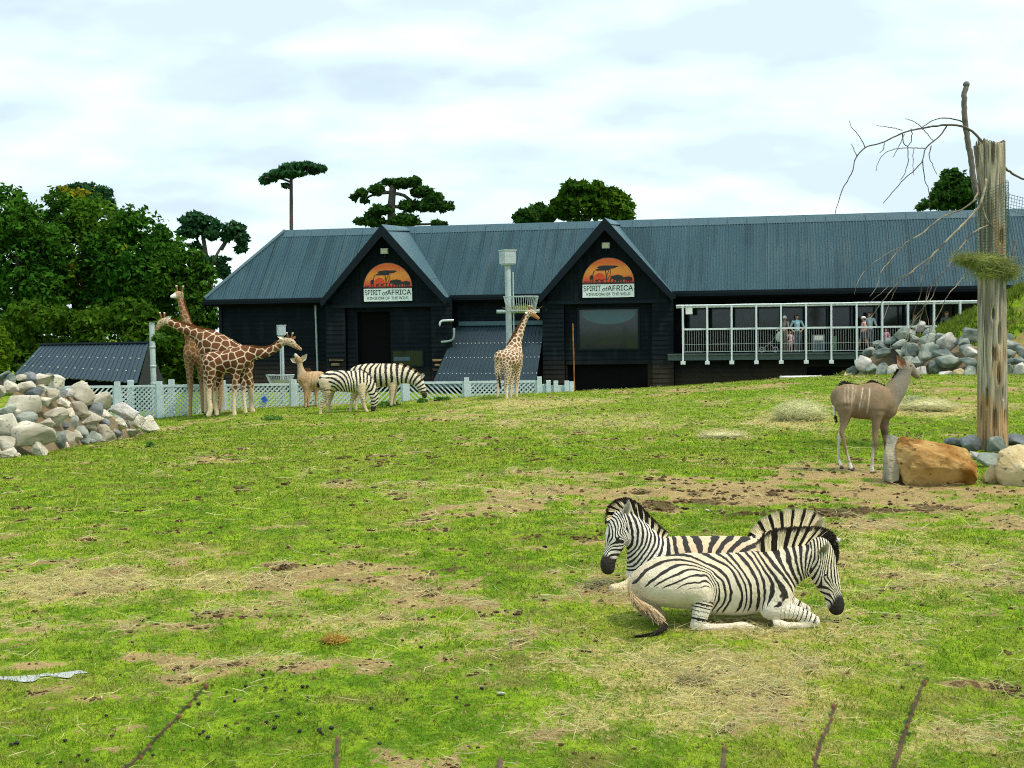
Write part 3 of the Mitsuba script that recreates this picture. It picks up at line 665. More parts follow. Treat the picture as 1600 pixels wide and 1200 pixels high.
mat('hair', two(pr(dict(vcol), .8, specular=.15)))
mat('eye_black', pr((.012, .010, .009), .12, specular=.6))
mat('hoof', pr((.045, .038, .032), .6))

def ear_mesh(fr, base, tip, width, face, cup=.35, inner=(.12, .09, .07), rim=(.75, .70, .58), n=7, m=7):
    """a cupped leaf-shaped ear; face: the direction its hollow looks to, in the frame"""
    base, tip, face = (np.asarray(q, float) for q in (base, tip, face))
    ax = tip - base; L = np.linalg.norm(ax); ax /= L
    face = face - ax * (face @ ax); face /= np.linalg.norm(face); sd = np.cross(ax, face)
    V, C = [], []
    for i in range(n + 1):
        t = i / n; wd = width * (math.sin(math.pi * min(.5 + .5 * ((t - .42) / .58), 1)) if t > .42 else .45 + .55 * math.sin(math.pi * t / .84)) / 2
        for j in range(m + 1):
            u = 2 * j / m - 1
            V.append(base + ax * L * t + sd * wd * u - face * cup * width * (1 - u * u) * (1 - .5 * t))
            e = max(abs(u), t * 1.02) ** 3
            C.append(np.array(inner) * (1 - e) + np.array(rim) * e)
    V = np.array(V); f = []
    for i in range(n):
        for j in range(m):
            a = i * (m + 1) + j; f += [[a, a + 1, a + m + 2], [a, a + m + 2, a + m + 1]]
    back = V - face * width * .06; k = len(V); f2 = [[a + k, c + k, b + k] for a, b, c in f]
    C = np.array(C); cb = np.tile(np.array(rim) * .85, (k, 1)); cb[-(m + 1) * 2:] = np.array(inner) * .6
    return M(fr.w(np.vstack([V, back])), f + f2), np.vstack([C, cb])
def hair_strands(fr, roots, tips, wid, col_root, col_tip, seed, jit=3.0, sz=8.0):
    """fine tapered locks from roots to tips (frame coordinates)"""
    r = np.random.default_rng(seed); n = len(roots)
    roots = roots + r.normal(0, 1, (n, 3)) * [jit * .4, jit * .4, sz]; tips = tips + r.normal(0, 1, (n, 3)) * [jit, jit, sz * 1.6]
    ax = tips - roots; a = r.uniform(-.7, .7, n)
    sd = np.stack([np.cos(a), 0 * a, np.sin(a)], 1); sd -= ax * ((sd * ax).sum(1) / (ax * ax).sum(1))[:, None]; sd /= np.linalg.norm(sd, axis=1, keepdims=True)
    mid = roots + ax * .78 + r.normal(0, jit * .5, (n, 3))
    w = wid * r.uniform(.6, 1.3, (n, 1)) / 2
    v = np.stack([roots - sd * w, roots + sd * w, mid + sd * w * .8, tips, mid - sd * w * .8], 1)
    f = (np.array([[0, 1, 2], [0, 2, 4], [4, 2, 3]])[None] + np.arange(n)[:, None, None] * 5).reshape(-1, 3)
    cm = col_root * .9 + col_tip * .1
    c = np.stack([col_root, col_root, cm, col_tip, cm], 1) * (1 + r.normal(0, .10, (n, 1, 1)))
    return M(fr.w(v.reshape(-1, 3)), f), np.clip(c.reshape(-1, 3), .005, .95)
def ball(fr, c, r, sub=2): 
    m = trimesh.creation.icosphere(subdivisions=sub); m.vertices = fr.w(m.vertices * np.broadcast_to(r, 3) + np.asarray(c, float)); return M(m.vertices, m.faces)
CREAM, TAN, WHITE, BLACK = (np.array(q) for q in ((0.67, 0.60, 0.45), (0.52, 0.36, 0.19), (0.74, 0.725, 0.68), (0.020, 0.016, 0.013)))

def zebra(fr, label, group, chains, h, blend, regions, phase, base_col, mane=None, ears=(), eyes=(), hooves=(), tail=None, seed=1):
    """regions: {limb: region number}; phase: {region: function(v, t) -> (phase, width)}; base_col(v, names, t) -> colours"""
    key = thing('zebra', label, 'zebra', group)
    ch = {k: nodes(q) for k, q in chains.items()}; names = np.array(list(ch))
    v, f = skin(ch, h, blend); n = vnormals(v, f)
    j, t, D, Tt = near_chain(v, ch)
    reg = np.array([regions[k] for k in names])[j]
    c = base_col(v, names[j], t); c = c * (.80 + .36 * meshkit.fbm(v * (.018 * 4.2 / fr.sc), 4, seed)[:, None]) * (.93 + .14 * meshkit.noise(v * (.09 * 4.2 / fr.sc), seed)[:, None])
    def uvf(ids, r):
        a, b = phase[r](v[ids], t[ids], names[j[ids]]); return np.stack([a, np.broadcast_to(b, a.shape)], 1)
    vv, ff, nn, (cc, uv) = split_regions(v, f, n, reg, lambda ids, r: c[ids], uvf)
    part(key, 'body', M(fr.w(vv), ff), 'zebra_coat', normals=nn @ fr.R, uv=uv, color=np.clip(cc, .01, .9))
    if mane:
        crest, top, dens, ph, *mo = mane; duty, tipd = mo or (.46, .88); r = np.random.default_rng(seed)
        a, b = spline(crest, 60), spline(top, 60); u = r.uniform(0, 59, dens); i = u.astype(int).clip(0, 58); w = (u - i)[:, None]
        ro, ti = a[i] * (1 - w) + a[i + 1] * w, b[i] * (1 - w) + b[i + 1] * w
        p_ = ph(ro); d = np.abs(p_ - np.floor(p_ + .5)) * 2 < duty
        cr = np.where(d[:, None], BLACK * 1.2, CREAM * np.array([1.3, 1.27, 1.15])); ct = np.where(d[:, None], BLACK, CREAM * (1 - tipd) + BLACK * tipd)
        L = r.uniform(.72, 1.05, (dens, 1)); ti = ro + (ti - ro) * L; ro = ro - .22 * (ti - ro)
        ct = np.where((L < .9), cr * .8 + ct * .2, ct)
        m, c_ = hair_strands(fr, ro, ti, 3.2 * fr.sc / 4.2, cr, ct, seed + 5, 2.2 * fr.sc / 4.2, 5 * fr.sc / 4.2)
        nf = dens // 3; u = r.uniform(0, 59, nf); i = u.astype(int).clip(0, 58); w = (u - i)[:, None]; ro, ti = a[i] * (1 - w) + a[i + 1] * w, b[i] * (1 - w) + b[i + 1] * w
        ro, ti = ro + (ti - ro) * r.uniform(.70, .82, (nf, 1)), ro + (ti - ro) * r.uniform(.95, 1.10, (nf, 1)); db = np.tile(np.array([.034, .022, .015]), (nf, 1))
        m2, c2 = hair_strands(fr, ro, ti, 3.4 * fr.sc / 4.2, db, db, seed + 6, 2.2 * fr.sc / 4.2, 6 * fr.sc / 4.2)
        if tipd > .6: c_ = np.vstack([c_, c2]); m = cat_([m, m2])
        part(key, 'mane', m, 'hair', color=c_, label='upright banded mane with dark tips')
    for e in ears:
        m, c_ = ear_mesh(fr, *e); part(key, 'ear', m, 'hair', True, color=c_)
    for e in eyes: part(key, 'eye', ball(fr, *e), 'eye_black', True)
    for e in hooves: part(key, 'hoof', ball(fr, *e), 'hoof', True)
    if tail and seed == 3:
        r = np.random.default_rng(7); q = spline([(112, 505, -75), (130, 560, -125), (205, 605, -185), (285, 660, -215), (330, 715, -240)], 40); i = r.integers(0, 30, 700); ro = q[i] + r.normal(0, 7, (700, 3)); ti = q[(i + r.integers(5, 11, 700)).clip(0, 39)] + r.normal(0, 15, (700, 3)) + [-6, 14, 0]
        cc = np.where(r.uniform(0, 1, (700, 1)) < .75, TAN * .95, np.array([.30, .24, .16])); m, c_ = hair_strands(fr, ro, ti, 5, cc, cc * .75, 3, 4, 6); part(key, 'tail_hair', m, 'hair', color=c_)
    if tail:
        r = np.random.default_rng(seed + 9); line, n_, spread = tail; q = spline(line, 40)
        i = r.integers(0, 26, n_); ro = q[i][:, :3]; ti = q[(i + r.integers(8, 14, n_)).clip(0, 39)][:, :3] + r.normal(0, spread, (n_, 3)) * [1, 1, .6]
        m, c_ = hair_strands(fr, ro, ti, 4 * fr.sc / 4.2, np.tile(BLACK * 1.5, (n_, 1)), np.tile(BLACK, (n_, 1)), seed + 3, spread * .5, spread * .5)
        part(key, 'tail_tuft', m, 'hair', color=c_, label='black tail tuft')
    return key

# ---------- the three resting zebras
YI = GP(1130, 970)[1]
FI = Frame(960, 800, 4.2105, YI)
I = dict(
    trunk=[(165, 480, 20, 78, .95), (240, 470, 10, 130, .95), (350, 455, 0, 168, .9), (490, 455, 0, 184, .88), (650, 472, 0, 200, .95), (800, 474, 0, 204, .95), (930, 462, 0, 202, 1.0), (1030, 490, -10, 150, 1)],
    haunch=[(230, 470, -60, 110), (370, 462, -112, 128), (490, 470, -140, 108), (572, 515, -162, 66)],
    rump_base=[(165, 520, -10, 78), (205, 600, -40, 70), (285, 672, -70, 44)],
    shank=[(574, 525, -155, 66), (548, 610, -172, 58), (524, 696, -182, 46)],
    hind_foot=[(508, 716, -184, 34), (600, 726, -190, 28), (720, 722, -192, 25), (800, 716, -192, 30), (868, 728, -192, 22)],
    shoulder=[(1010, 400, -70, 120), (1040, 530, -110, 108), (1000, 610, -140, 72)],
    forearm=[(1010, 610, -150, 70), (1100, 618, -170, 52), (1200, 645, -182, 40), (1268, 678, -190, 36)],
    front_foot=[(1266, 692, -188, 34), (1180, 712, -196, 25), (1090, 712, -198, 26), (1055, 704, -198, 30), (1018, 698, -198, 24)],
    far_forearm=[(1090, 570, -40, 60), (1180, 606, -70, 44), (1238, 628, -84, 34)],
    neck=[(970, 420, 0, 160, 1.1), (1065, 395, -10, 148, 1.25), (1150, 350, -25, 124, 1.35), (1225, 318, -40, 106, 1.4), (1285, 290, -50, 90, 1.4)],
    head=[(1335, 235, -60, 78, 1.2), (1345, 300, -64, 92, 1.2), (1358, 380, -70, 92, 1.25), (1388, 460, -80, 74, 1.25), (1415, 530, -86, 58, 1.2), (1432, 590, -90, 56, 1.15), (1436, 612, -92, 50, 1.1)],
    dock=[(135, 470, -20, 34), (112, 510, -60, 20), (135, 560, -110, 22), (205, 605, -165, 26), (275, 655, -200, 22), (310, 690, -215, 14)])
stI = rbf([(-6, [(440, 560), (520, 520), (560, 500)]), (-5, [(390, 505), (470, 460), (590, 458)]), (-4, [(310, 520), (380, 465), (470, 428), (580, 428)]), (-3, [(250, 500), (320, 450), (410, 412), (500, 385), (590, 400)]),
           (-2, [(200, 515), (270, 435), (370, 385), (480, 352), (590, 372), (630, 440)]), (-1, [(185, 470), (260, 400), (350, 350), (450, 325), (560, 350), (620, 400), (655, 480), (652, 560), (636, 590)]),
           (0, [(110, 470), (140, 435), (200, 370), (300, 318), (400, 300), (480, 308), (560, 335), (640, 385), (690, 450), (700, 520), (680, 590)]), (1, [(200, 330), (320, 285), (470, 278), (560, 310), (650, 350), (705, 410), (728, 490), (720, 555), (700, 605)]),
           (2, [(580, 262), (650, 300), (735, 350), (775, 420), (800, 490), (805, 540), (790, 610)]), (3, [(660, 262), (720, 300), (790, 380), (828, 480), (835, 560), (820, 640)]), (4, [(735, 262), (800, 350), (848, 440), (862, 530), (850, 640)]),
           (5, [(800, 262), (850, 330), (900, 430), (915, 540), (900, 680)]), (6, [(855, 262), (915, 360), (945, 450), (948, 540), (930, 680)]), (7, [(905, 265), (960, 370), (1000, 440), (995, 500), (960, 590), (945, 640)]),
           (8, [(925, 240), (1000, 380), (1055, 460), (1098, 530), (1110, 600)]), (9, [(940, 190), (1000, 300), (1080, 400), (1140, 490), (1170, 590)]), (10, [(1020, 160), (1045, 240), (1070, 330), (1130, 420), (1185, 500), (1240, 560)]),
           (11, [(1085, 130), (1118, 230), (1130, 330), (1160, 400), (1205, 475)]), (12, [(1150, 120), (1163, 200), (1172, 300), (1215, 440)]), (13, [(1202, 110), (1212, 200), (1198, 290), (1225, 400)]), (14, [(1252, 110), (1257, 190), (1236, 280), (1232, 370)]), (15, [(1300, 115), (1290, 200), (1262, 290), (1242, 380)])])
z3 = lambda *q: [((1140 + x / 6 - 960) * 4.2105, (780 + y / 6 - 800) * 4.2105) for x, y in q]
shI = rbf([(0, z3((760, 470), (745, 560), (690, 640), (672, 700))), (1, z3((785, 540), (730, 660), (690, 750))), (2, z3((800, 590), (760, 690), (715, 790))), (3, z3((815, 610), (785, 740), (745, 825))), (4, z3((835, 620), (808, 760), (785, 850))),
           (4, z3((790, 800), (860, 802), (925, 850))), (3, z3((800, 845), (870, 862), (915, 898))), (2, z3((815, 890), (870, 910), (900, 930))), (5, z3((850, 600), (832, 690), (880, 765), (935, 830))), (6, z3((878, 560), (868, 680), (905, 760), (945, 830))),
           (7, z3((905, 570), (905, 700), (955, 830))), (8, z3((935, 600), (945, 720), (975, 830))), (9, z3((965, 630), (980, 760), (995, 830)))])
def pI_body(v, t, nm):
    ph = field2(stI, v); x, y = v[:, 0], v[:, 1]
    neck = sst(930, 1010, x)
    w = .42 * (1 - neck) + .54 * neck
    w = w - .25 * sst(430, 520, y) * sst(1030, 1080, x) - .7 * sst(430, 520, y) * sst(640, 590, x) - .6 * sst(540, 620, y) * sst(920, 980, x) * (x < 1110) - .9 * sst(520, 568, y) * sst(1060, 1095, x) - .10 * sst(620, 480, x) * sst(330, 400, y - .0 * x) - .9 * sst(600, 690, y + .06 * (x - 800)) * sst(1100, 1000, x) - .75 * sst(490, 585, y) * sst(560, 420, x)
    return ph, np.maximum(w, -.25)
def pI_head(v, t, nm):
    return field2(shI, v), .46 - .9 * sst(.80, .70, 1 - 0 * t) * 0 + 0 * t
def bands(n, w, off=0.0, fade=None):
    def fn(v, t, nm):
        ww = w - .9 * sst(.12, .03, t)
        if fade: ww = ww - .9 * sst(*fade, t)
        return t * n + off + .0025 * v[:, 0], np.maximum(ww, -.25)
    return fn
def cI(v, nm, t):
    x, y, z = v.T
    c = np.tile(CREAM, (len(v), 1))
    up = sst(420, 270, y) * (x < 1000)
    c = c + (TAN * 1.05 - c) * (.42 * up)[:, None]
    c = c + (WHITE * .95 - c) * sst(500, 620, y)[:, None] * .6; limb = np.isin(nm, ['shank', 'forearm', 'far_forearm', 'haunch']); c = np.where(limb[:, None], c * .5 + CREAM * .5, c)
    leg = np.isin(nm, ['hind_foot', 'front_foot']); c = np.where(leg[:, None], WHITE * .5 + np.array([.72, .56, .34]) * .5, c)
    rb = nm == 'rump_base'; c = np.where(rb[:, None], np.array([.36, .29, .20]), c); dock = nm == 'dock'; c = np.where(dock[:, None], TAN * .75 + CREAM * .25, c)
    c = c + (TAN * .8 - c) * (sst(260, 120, x) * .55)[:, None]
    mz = sst(1405, 1445, x + .6 * (y - 530)) * (nm == 'head') * sst(500, 545, y)
    c = c + (BLACK - c) * mz[:, None]
    return c
nk = lambda fn: (lambda q: field2(fn, q[:, :3]))
muzzle_w = lambda v, w: w - 1.2 * sst(515, 540, v[:, 1]) * 0
zebra(FI, 'front zebra lying on the grass with its dark maned head lowered to the right', None, I, 8.0, 17, dict(trunk=0, haunch=0, rump_base=2, shank=1, hind_foot=2, shoulder=0, forearm=3, front_foot=2, far_forearm=3, neck=0, head=4, dock=2),
      {0: pI_body, 1: bands(8, .32, 0, (.85, 1.2)), 2: bands(4, -.25), 3: bands(9, .22), 4: pI_head}, cI,
      mane=([(935, 235, -10), (1000, 262, -15), (1060, 238, -25), (1130, 222, -35), (1210, 205, -45), (1275, 190, -52), (1330, 178, -58), (1385, 200, -62), (1415, 260, -66), (1425, 310, -66)],
            [(930, 212, -5), (985, 150, -10), (1050, 112, -15), (1130, 100, -30), (1210, 95, -40), (1290, 90, -46), (1360, 98, -50), (1440, 150, -56), (1462, 240, -62), (1435, 350, -68)], 5200, lambda q: np.where(q[:, 0] < 1305, field2(stI, q), 16.0)),
      ears=[((1318, 290, -138), (1366, 178, -178), 66, (.35, .1, -1), .35, (.10, .08, .05)), ((1400, 200, 10), (1512, 182, 30), 42, (0, .4, 1), .3, (.5, .47, .4), (.8, .77, .7))],
      eyes=[((1352, 392, -138), 10)], hooves=[((888, 735, -192), (26, 18, 20)), ((1010, 700, -198), (20, 20, 20))], tail=([(285, 655, -205), (325, 690, -235), (312, 716, -270), (250, 732, -300), (180, 748, -330), (110, 756, -345), (50, 752, -350)], 520, 8), seed=3)

YJ = GP(935, 922)[1]
FJ = Frame(920, 770, 7.5, YJ + .1)
J = dict(trunk=[(700, 900, 60, 250, 1), (850, 880, 60, 330, .95), (1100, 885, 80, 368, .9), (1450, 895, 110, 372, .9), (1850, 880, 150, 350, .95), (2100, 900, 170, 240, 1)],
         chest=[(640, 820, 20, 200), (570, 950, 0, 125)],
         neck=[(435, 325, -60, 112, 1.3), (535, 435, -40, 156, 1.3), (630, 585, -10, 200, 1.25), (715, 745, 30, 252, 1.05)],
         head=[(360, 300, -70, 105, 1.2), (345, 380, -80, 130, 1.2), (325, 480, -90, 138, 1.2), (295, 600, -105, 108, 1.25), (245, 720, -118, 84, 1.2), (212, 820, -126, 88, 1.15), (215, 862, -126, 80, 1.1)],
         forearm=[(560, 1010, -60, 95), (420, 1065, -110, 52), (280, 1090, -140, 42)], front_foot=[(275, 1105, -140, 38), (370, 1130, -150, 30), (470, 1140, -150, 32)])
stJ = rbf([(0, [(500, 250), (545, 360), (560, 470), (545, 590), (470, 690)]), (1, [(540, 240), (600, 345), (620, 440), (605, 560), (545, 660), (460, 755)]), (2, [(595, 290), (660, 390), (672, 480), (645, 585), (570, 700), (480, 800)]), (3, [(660, 350), (715, 470), (690, 580), (610, 710), (500, 850), (430, 870)]),
           (4, [(730, 420), (765, 510), (740, 600), (650, 740), (520, 885), (430, 900)]), (5, [(805, 465), (812, 560), (765, 650), (650, 790), (535, 930), (440, 1000)]), (6, [(865, 490), (850, 590), (800, 700), (720, 800)]), (7, [(925, 510), (918, 600), (890, 720)]),
           (8, [(1000, 520), (990, 600), (1012, 720)]), (9, [(1110, 520), (1118, 600), (1150, 720)]), (10, [(1235, 520), (1275, 600), (1265, 720)]), (11, [(1500, 530), (1415, 600), (1370, 720)]), (12, [(1700, 520), (1560, 590), (1460, 720)]), (13, [(1860, 540), (1680, 610), (1600, 720)]), (14, [(1960, 600), (1800, 660), (1700, 740)])])
shJ = rbf([(0, [(480, 250), (520, 340), (560, 470), (540, 560)]), (1, [(450, 270), (480, 360), (520, 500), (530, 640)]), (2, [(420, 300), (440, 400), (480, 520), (500, 680)]), (3, [(390, 400), (430, 500), (460, 620), (450, 700)]),
           (3, [(240, 790), (310, 770), (370, 780), (400, 740)]), (4, [(230, 715), (310, 700), (380, 720), (410, 680)]), (5, [(235, 655), (310, 640), (380, 660), (405, 620)]), (6, [(260, 610), (330, 600), (400, 590)]), (7, [(200, 640), (280, 570), (360, 555), (400, 545)]),
           (8, [(225, 560), (265, 480), (255, 400), (250, 370)]), (9, [(215, 520), (230, 440), (228, 380)]), (9.5, [(195, 620), (198, 500), (205, 420)]), (7, [(290, 480), (300, 400), (280, 330), (230, 290)]), (5.5, [(330, 440), (345, 360), (320, 280), (240, 240)]), (4.4, [(370, 420), (385, 360), (350, 280)])])
def pJ_body(v, t, nm): return field2(stJ, v), .5 - .9 * sst(900, 1060, v[:, 1]) + 0 * t
def pJ_head(v, t, nm): return field2(shJ, v), .46 + 0 * t
def cJ(v, nm, t):
    x, y, z = v.T; c = np.tile(WHITE * .6 + CREAM * .4, (len(v), 1))
    c = c + (TAN * 1.12 - c) * (sst(850, 1000, x) * .75)[:, None]
    mz = sst(690, 730, y + .35 * (x - 200) * 0 - .5 * np.maximum(x - 205, 0)) * (nm == 'head')
    c = c + (BLACK * 1.6 - c) * mz[:, None]
    leg = np.isin(nm, ['forearm', 'front_foot']); c = np.where(leg[:, None], np.array([.66, .55, .36]), c)
    return c
mzJ = lambda v: sst(690, 730, v[:, 1] - .5 * np.maximum(v[:, 0] - 205, 0))
zebra(FJ, 'zebra lying behind the front one with its head raised on the left', None, J, 15, 48, dict(trunk=0, chest=0, neck=0, head=1, forearm=2, front_foot=2), {0: pJ_body, 1: pJ_head, 2: bands(4, -.25)}, cJ,
      mane=([(900, 525, 30), (800, 478, 15), (700, 395, 0), (600, 300, -25), (520, 240, -45), (440, 200, -60), (360, 200, -70), (280, 250, -80), (235, 310, -86)],
            [(935, 470, 40), (850, 400, 20), (750, 300, 0), (630, 180, -20), (560, 110, -40), (420, 55, -60), (310, 80, -70), (200, 190, -80), (185, 360, -92)], 4800, lambda q: field2(stJ, q) + 0),
      ears=[((410, 285, -150), (455, 72, -165), 105, (.5, .0, -1), .3, (.10, .09, .06), (.74, .70, .58)), ((330, 230, 40), (300, 80, 60), 90, (-.5, 0, -1), .3, (.1, .09, .06))], eyes=[((332, 500, -196), 17)], hooves=[((485, 1142, -150), (26, 22, 22))], seed=13)

FK = Frame(960, 800, 4.2105, YJ + 1.0)
K = dict(trunk=[(480, 470, 40, 130, .9), (640, 400, 20, 190, .9), (800, 390, 0, 200, .9), (930, 360, 0, 180, 1)], neck=[(920, 316, 0, 160, 1.15), (1030, 258, 0, 132, 1.3), (1140, 222, 0, 112, 1.4), (1240, 200, 0, 94, 1.4)],
         head=[(1290, 170, 0, 78, 1.2), (1318, 250, 10, 80, 1.25), (1345, 340, 20, 66, 1.25), (1365, 430, 30, 48, 1.2), (1370, 450, 30, 44)])
pK = lambda v, t, nm: ((v[:, 0] + .42 * (v[:, 1] - 100)) / 56.0 + .25, .36 + 0 * t)
zebra(FK, 'third resting zebra hidden behind the others so only its mane and ear show', None, K, 12, 30, dict(trunk=0, neck=0, head=0), {0: pK}, lambda v, nm, t: np.tile(CREAM * .6 + TAN * .4, (len(v), 1)),
      mane=([(905, 165, 0), (968, 128, 0), (1080, 108, 0), (1179, 95, 0), (1263, 100, 0), (1318, 110, 0), (1350, 150, 0)], [(872, 158, 0), (915, 92, 0), (975, 34, 0), (1070, -6, 0), (1180, -26, 0), (1285, -20, 0), (1365, 40, 0), (1390, 110, 0)], 4200, lambda q: pK(q, 0 * q[:, 0], None)[0], .30, .5),
      ears=[((1292, 125, -95), (1356, 22, -110), 66, (.5, .1, -1), .3, (.36, .27, .14), (.88, .82, .66))], seed=23)

# ---------- two grazing zebras by the fence
FF = Frame(480, 550, 7.2727, GP(500, 646)[1])
def stand_cols(v, nm, t, y_lo):
    c = np.tile(CREAM, (len(v), 1)); c = c + (TAN - c) * (.25 * sst(260, 150, v[:, 1]))[:, None]
    leg = np.char.find(nm.astype(str), 'leg') >= 0
    c = np.where(leg[:, None], c * .45 + TAN * .55, c); mz = (nm == 'head') * sst(.68, .82, t)
    return c + (BLACK * 2 - c) * mz[:, None]
Fz = dict(trunk=[(205, 325, 0, 72, 1), (260, 320, 0, 104, .95), (370, 328, 0, 118, .92), (480, 338, 0, 122, .92), (580, 325, 0, 112, .98)], neck=[(590, 310, -5, 100, 1.3), (680, 350, -20, 82, 1.4), (740, 430, -30, 60, 1.3), (762, 490, -34, 48, 1.2)],
          head=[(760, 480, -36, 46, 1.2), (772, 545, -38, 44, 1.25), (762, 610, -40, 31, 1.2), (752, 655, -40, 26)], hind_leg=[(225, 360, -40, 82), (232, 440, -52, 56), (218, 510, -56, 32), (185, 570, -56, 24), (165, 640, -58, 17), (158, 690, -58, 18), (160, 716, -60, 20)],
          far_hind_leg=[(250, 380, 50, 70), (265, 460, 60, 40), (250, 560, 60, 22), (235, 640, 60, 16), (238, 680, 60, 18)], front_leg=[(620, 390, -50, 60), (630, 470, -60, 38), (645, 560, -62, 26), (665, 630, -62, 17), (692, 680, -64, 20)],
          far_front_leg=[(575, 400, 40, 56), (530, 490, 50, 34), (498, 570, 54, 24), (488, 640, 54, 17), (482, 694, 54, 20)], dock=[(190, 280, 0, 24), (150, 305, 0, 20), (132, 335, 0, 14)])
stF = rbf([(0, [(200, 400), (260, 385), (330, 400)]), (1, [(195, 350), (270, 340), (350, 375), (400, 430)]), (2, [(200, 300), (280, 295), (370, 335), (430, 420)]), (3, [(240, 250), (330, 255), (420, 310), (460, 420)]), (4, [(330, 215), (420, 250), (475, 320), (490, 440)]), (5, [(430, 210), (485, 270), (515, 340), (515, 450)]),
           (6, [(500, 210), (520, 280), (545, 360), (540, 440)]), (7, [(550, 210), (570, 290), (580, 370), (575, 440)]), (8, [(600, 215), (612, 300), (615, 380)]), (9, [(645, 240), (655, 310), (650, 380)]), (10, [(690, 270), (690, 340), (670, 390)]), (11, [(730, 320), (715, 380), (690, 420)]), (12, [(760, 380), (735, 430), (700, 450)]), (13, [(785, 440), (755, 480), (715, 485)]), (14.2, [(800, 500), (760, 530), (720, 530)]), (15.4, [(800, 550), (760, 575), (725, 570)]), (16.4, [(790, 590), (760, 610), (730, 610)])])
def pF(v, t, nm): return field2(stF, v), .46 - .5 * sst(430, 490, v[:, 1]) * (v[:, 0] < 660)
zebra(FF, 'smaller grazing zebra by the lattice fence, left and nearer of two', None, Fz, 11, 28, dict(trunk=0, neck=0, head=0, hind_leg=1, far_hind_leg=1, front_leg=2, far_front_leg=2, dock=2), {0: pF, 1: bands(14, .25, 0, (.75, 1.1)), 2: bands(11, .12, 0, (.55, .95))}, lambda v, nm, t: stand_cols(v, nm, t, 0),
      mane=([(600, 222, 0), (660, 262, -10), (715, 330, -20), (770, 410, -30), (790, 450, -34)], [(610, 195, 0), (685, 235, -10), (745, 305, -20), (800, 400, -30), (815, 455, -34)], 700, lambda q: field2(stF, q)),
      ears=[((770, 470, -60), (815, 430, -80), 30, (0, .3, -1)), ((760, 468, -10), (800, 420, 10), 30, (0, .3, -1))], tail=([(140, 330, 0), (130, 350, 0), (122, 375, 0), (128, 400, 0), (135, 410, 0)], 120, 9), hooves=[((160, 722, -60), (21, 12, 22)), ((698, 684, -64), (24, 12, 22)), ((480, 700, 54), (22, 12, 22))], seed=33)
FG = Frame(480, 550, 7.2727, GP(606, 637)[1])
Gz = dict(trunk=[(545, 255, 0, 80, 1), (610, 262, 0, 118, .95), (720, 268, 0, 136, .9), (850, 266, 0, 134, .92), (970, 258, 0, 122, .98)], neck=[(1000, 252, -5, 112, 1.3), (1100, 262, -15, 96, 1.4), (1190, 290, -20, 76, 1.4), (1255, 325, -24, 58, 1.3)],
          head=[(1262, 325, -24, 54, 1.2), (1292, 390, -26, 52, 1.25), (1322, 450, -28, 36, 1.2), (1338, 500, -30, 27)], hind_leg=[(580, 330, -40, 80), (588, 430, -50, 44), (575, 520, -52, 26), (560, 610, -52, 18), (560, 660, -52, 18)],
          far_hind_leg=[(600, 340, 40, 70), (640, 450, 50, 36), (640, 540, 50, 22), (630, 640, 50, 17)], front_leg=[(965, 340, -40, 58), (968, 430, -50, 36), (962, 520, -50, 24), (958, 600, -50, 18)], far_front_leg=[(1000, 340, 40, 56), (985, 440, 44, 32), (985, 530, 44, 20), (990, 590, 44, 17)])
stG = rbf([(i, [(540 + 62 * i - 30 + (80 if i < 5 else 20), 120), (540 + 62 * i - 20 + (20 if i < 5 else 12), 220), (540 + 62 * i, 320), (540 + 62 * i - 5, 420)]) for i in range(9)] + [(9, [(1120, 130), (1085, 250), (1075, 370)]), (10, [(1190, 160), (1140, 270), (1120, 370)]), (11, [(1250, 200), (1190, 300), (1165, 380)]), (12.2, [(1290, 270), (1230, 330), (1205, 400)]), (13.6, [(1340, 330), (1280, 380), (1230, 410)]), (15, [(1350, 400), (1300, 420), (1250, 440)]), (16.2, [(1360, 450), (1310, 460), (1270, 470)])])
zebra(FG, 'larger grazing zebra by the lattice fence, its head down on the right', None, Gz, 11, 28, dict(trunk=0, neck=0, head=0, hind_leg=1, far_hind_leg=1, front_leg=1, far_front_leg=1), {0: lambda v, t, nm: (field2(stG, v), .44 - .4 * sst(370, 420, v[:, 1]) * (v[:, 0] < 1100)), 1: bands(12, .10, 0, (.5, .9))}, lambda v, nm, t: stand_cols(v, nm, t, 0),
      mane=([(1010, 145, 0), (1100, 170, -10), (1190, 215, -18), (1260, 270, -24)], [(1020, 118, 0), (1110, 140, -10), (1205, 185, -18), (1290, 248, -24)], 800, lambda q: field2(stG, q)),
      ears=[((1285, 300, -60), (1345, 255, -80), 34, (0, .3, -1), .3, (.6, .56, .45)), ((1275, 290, 10), (1320, 240, 30), 34, (0, .3, -1))], hooves=[((956, 612, -50), (20, 12, 20)), ((992, 602, 44), (20, 12, 20))], seed=43)
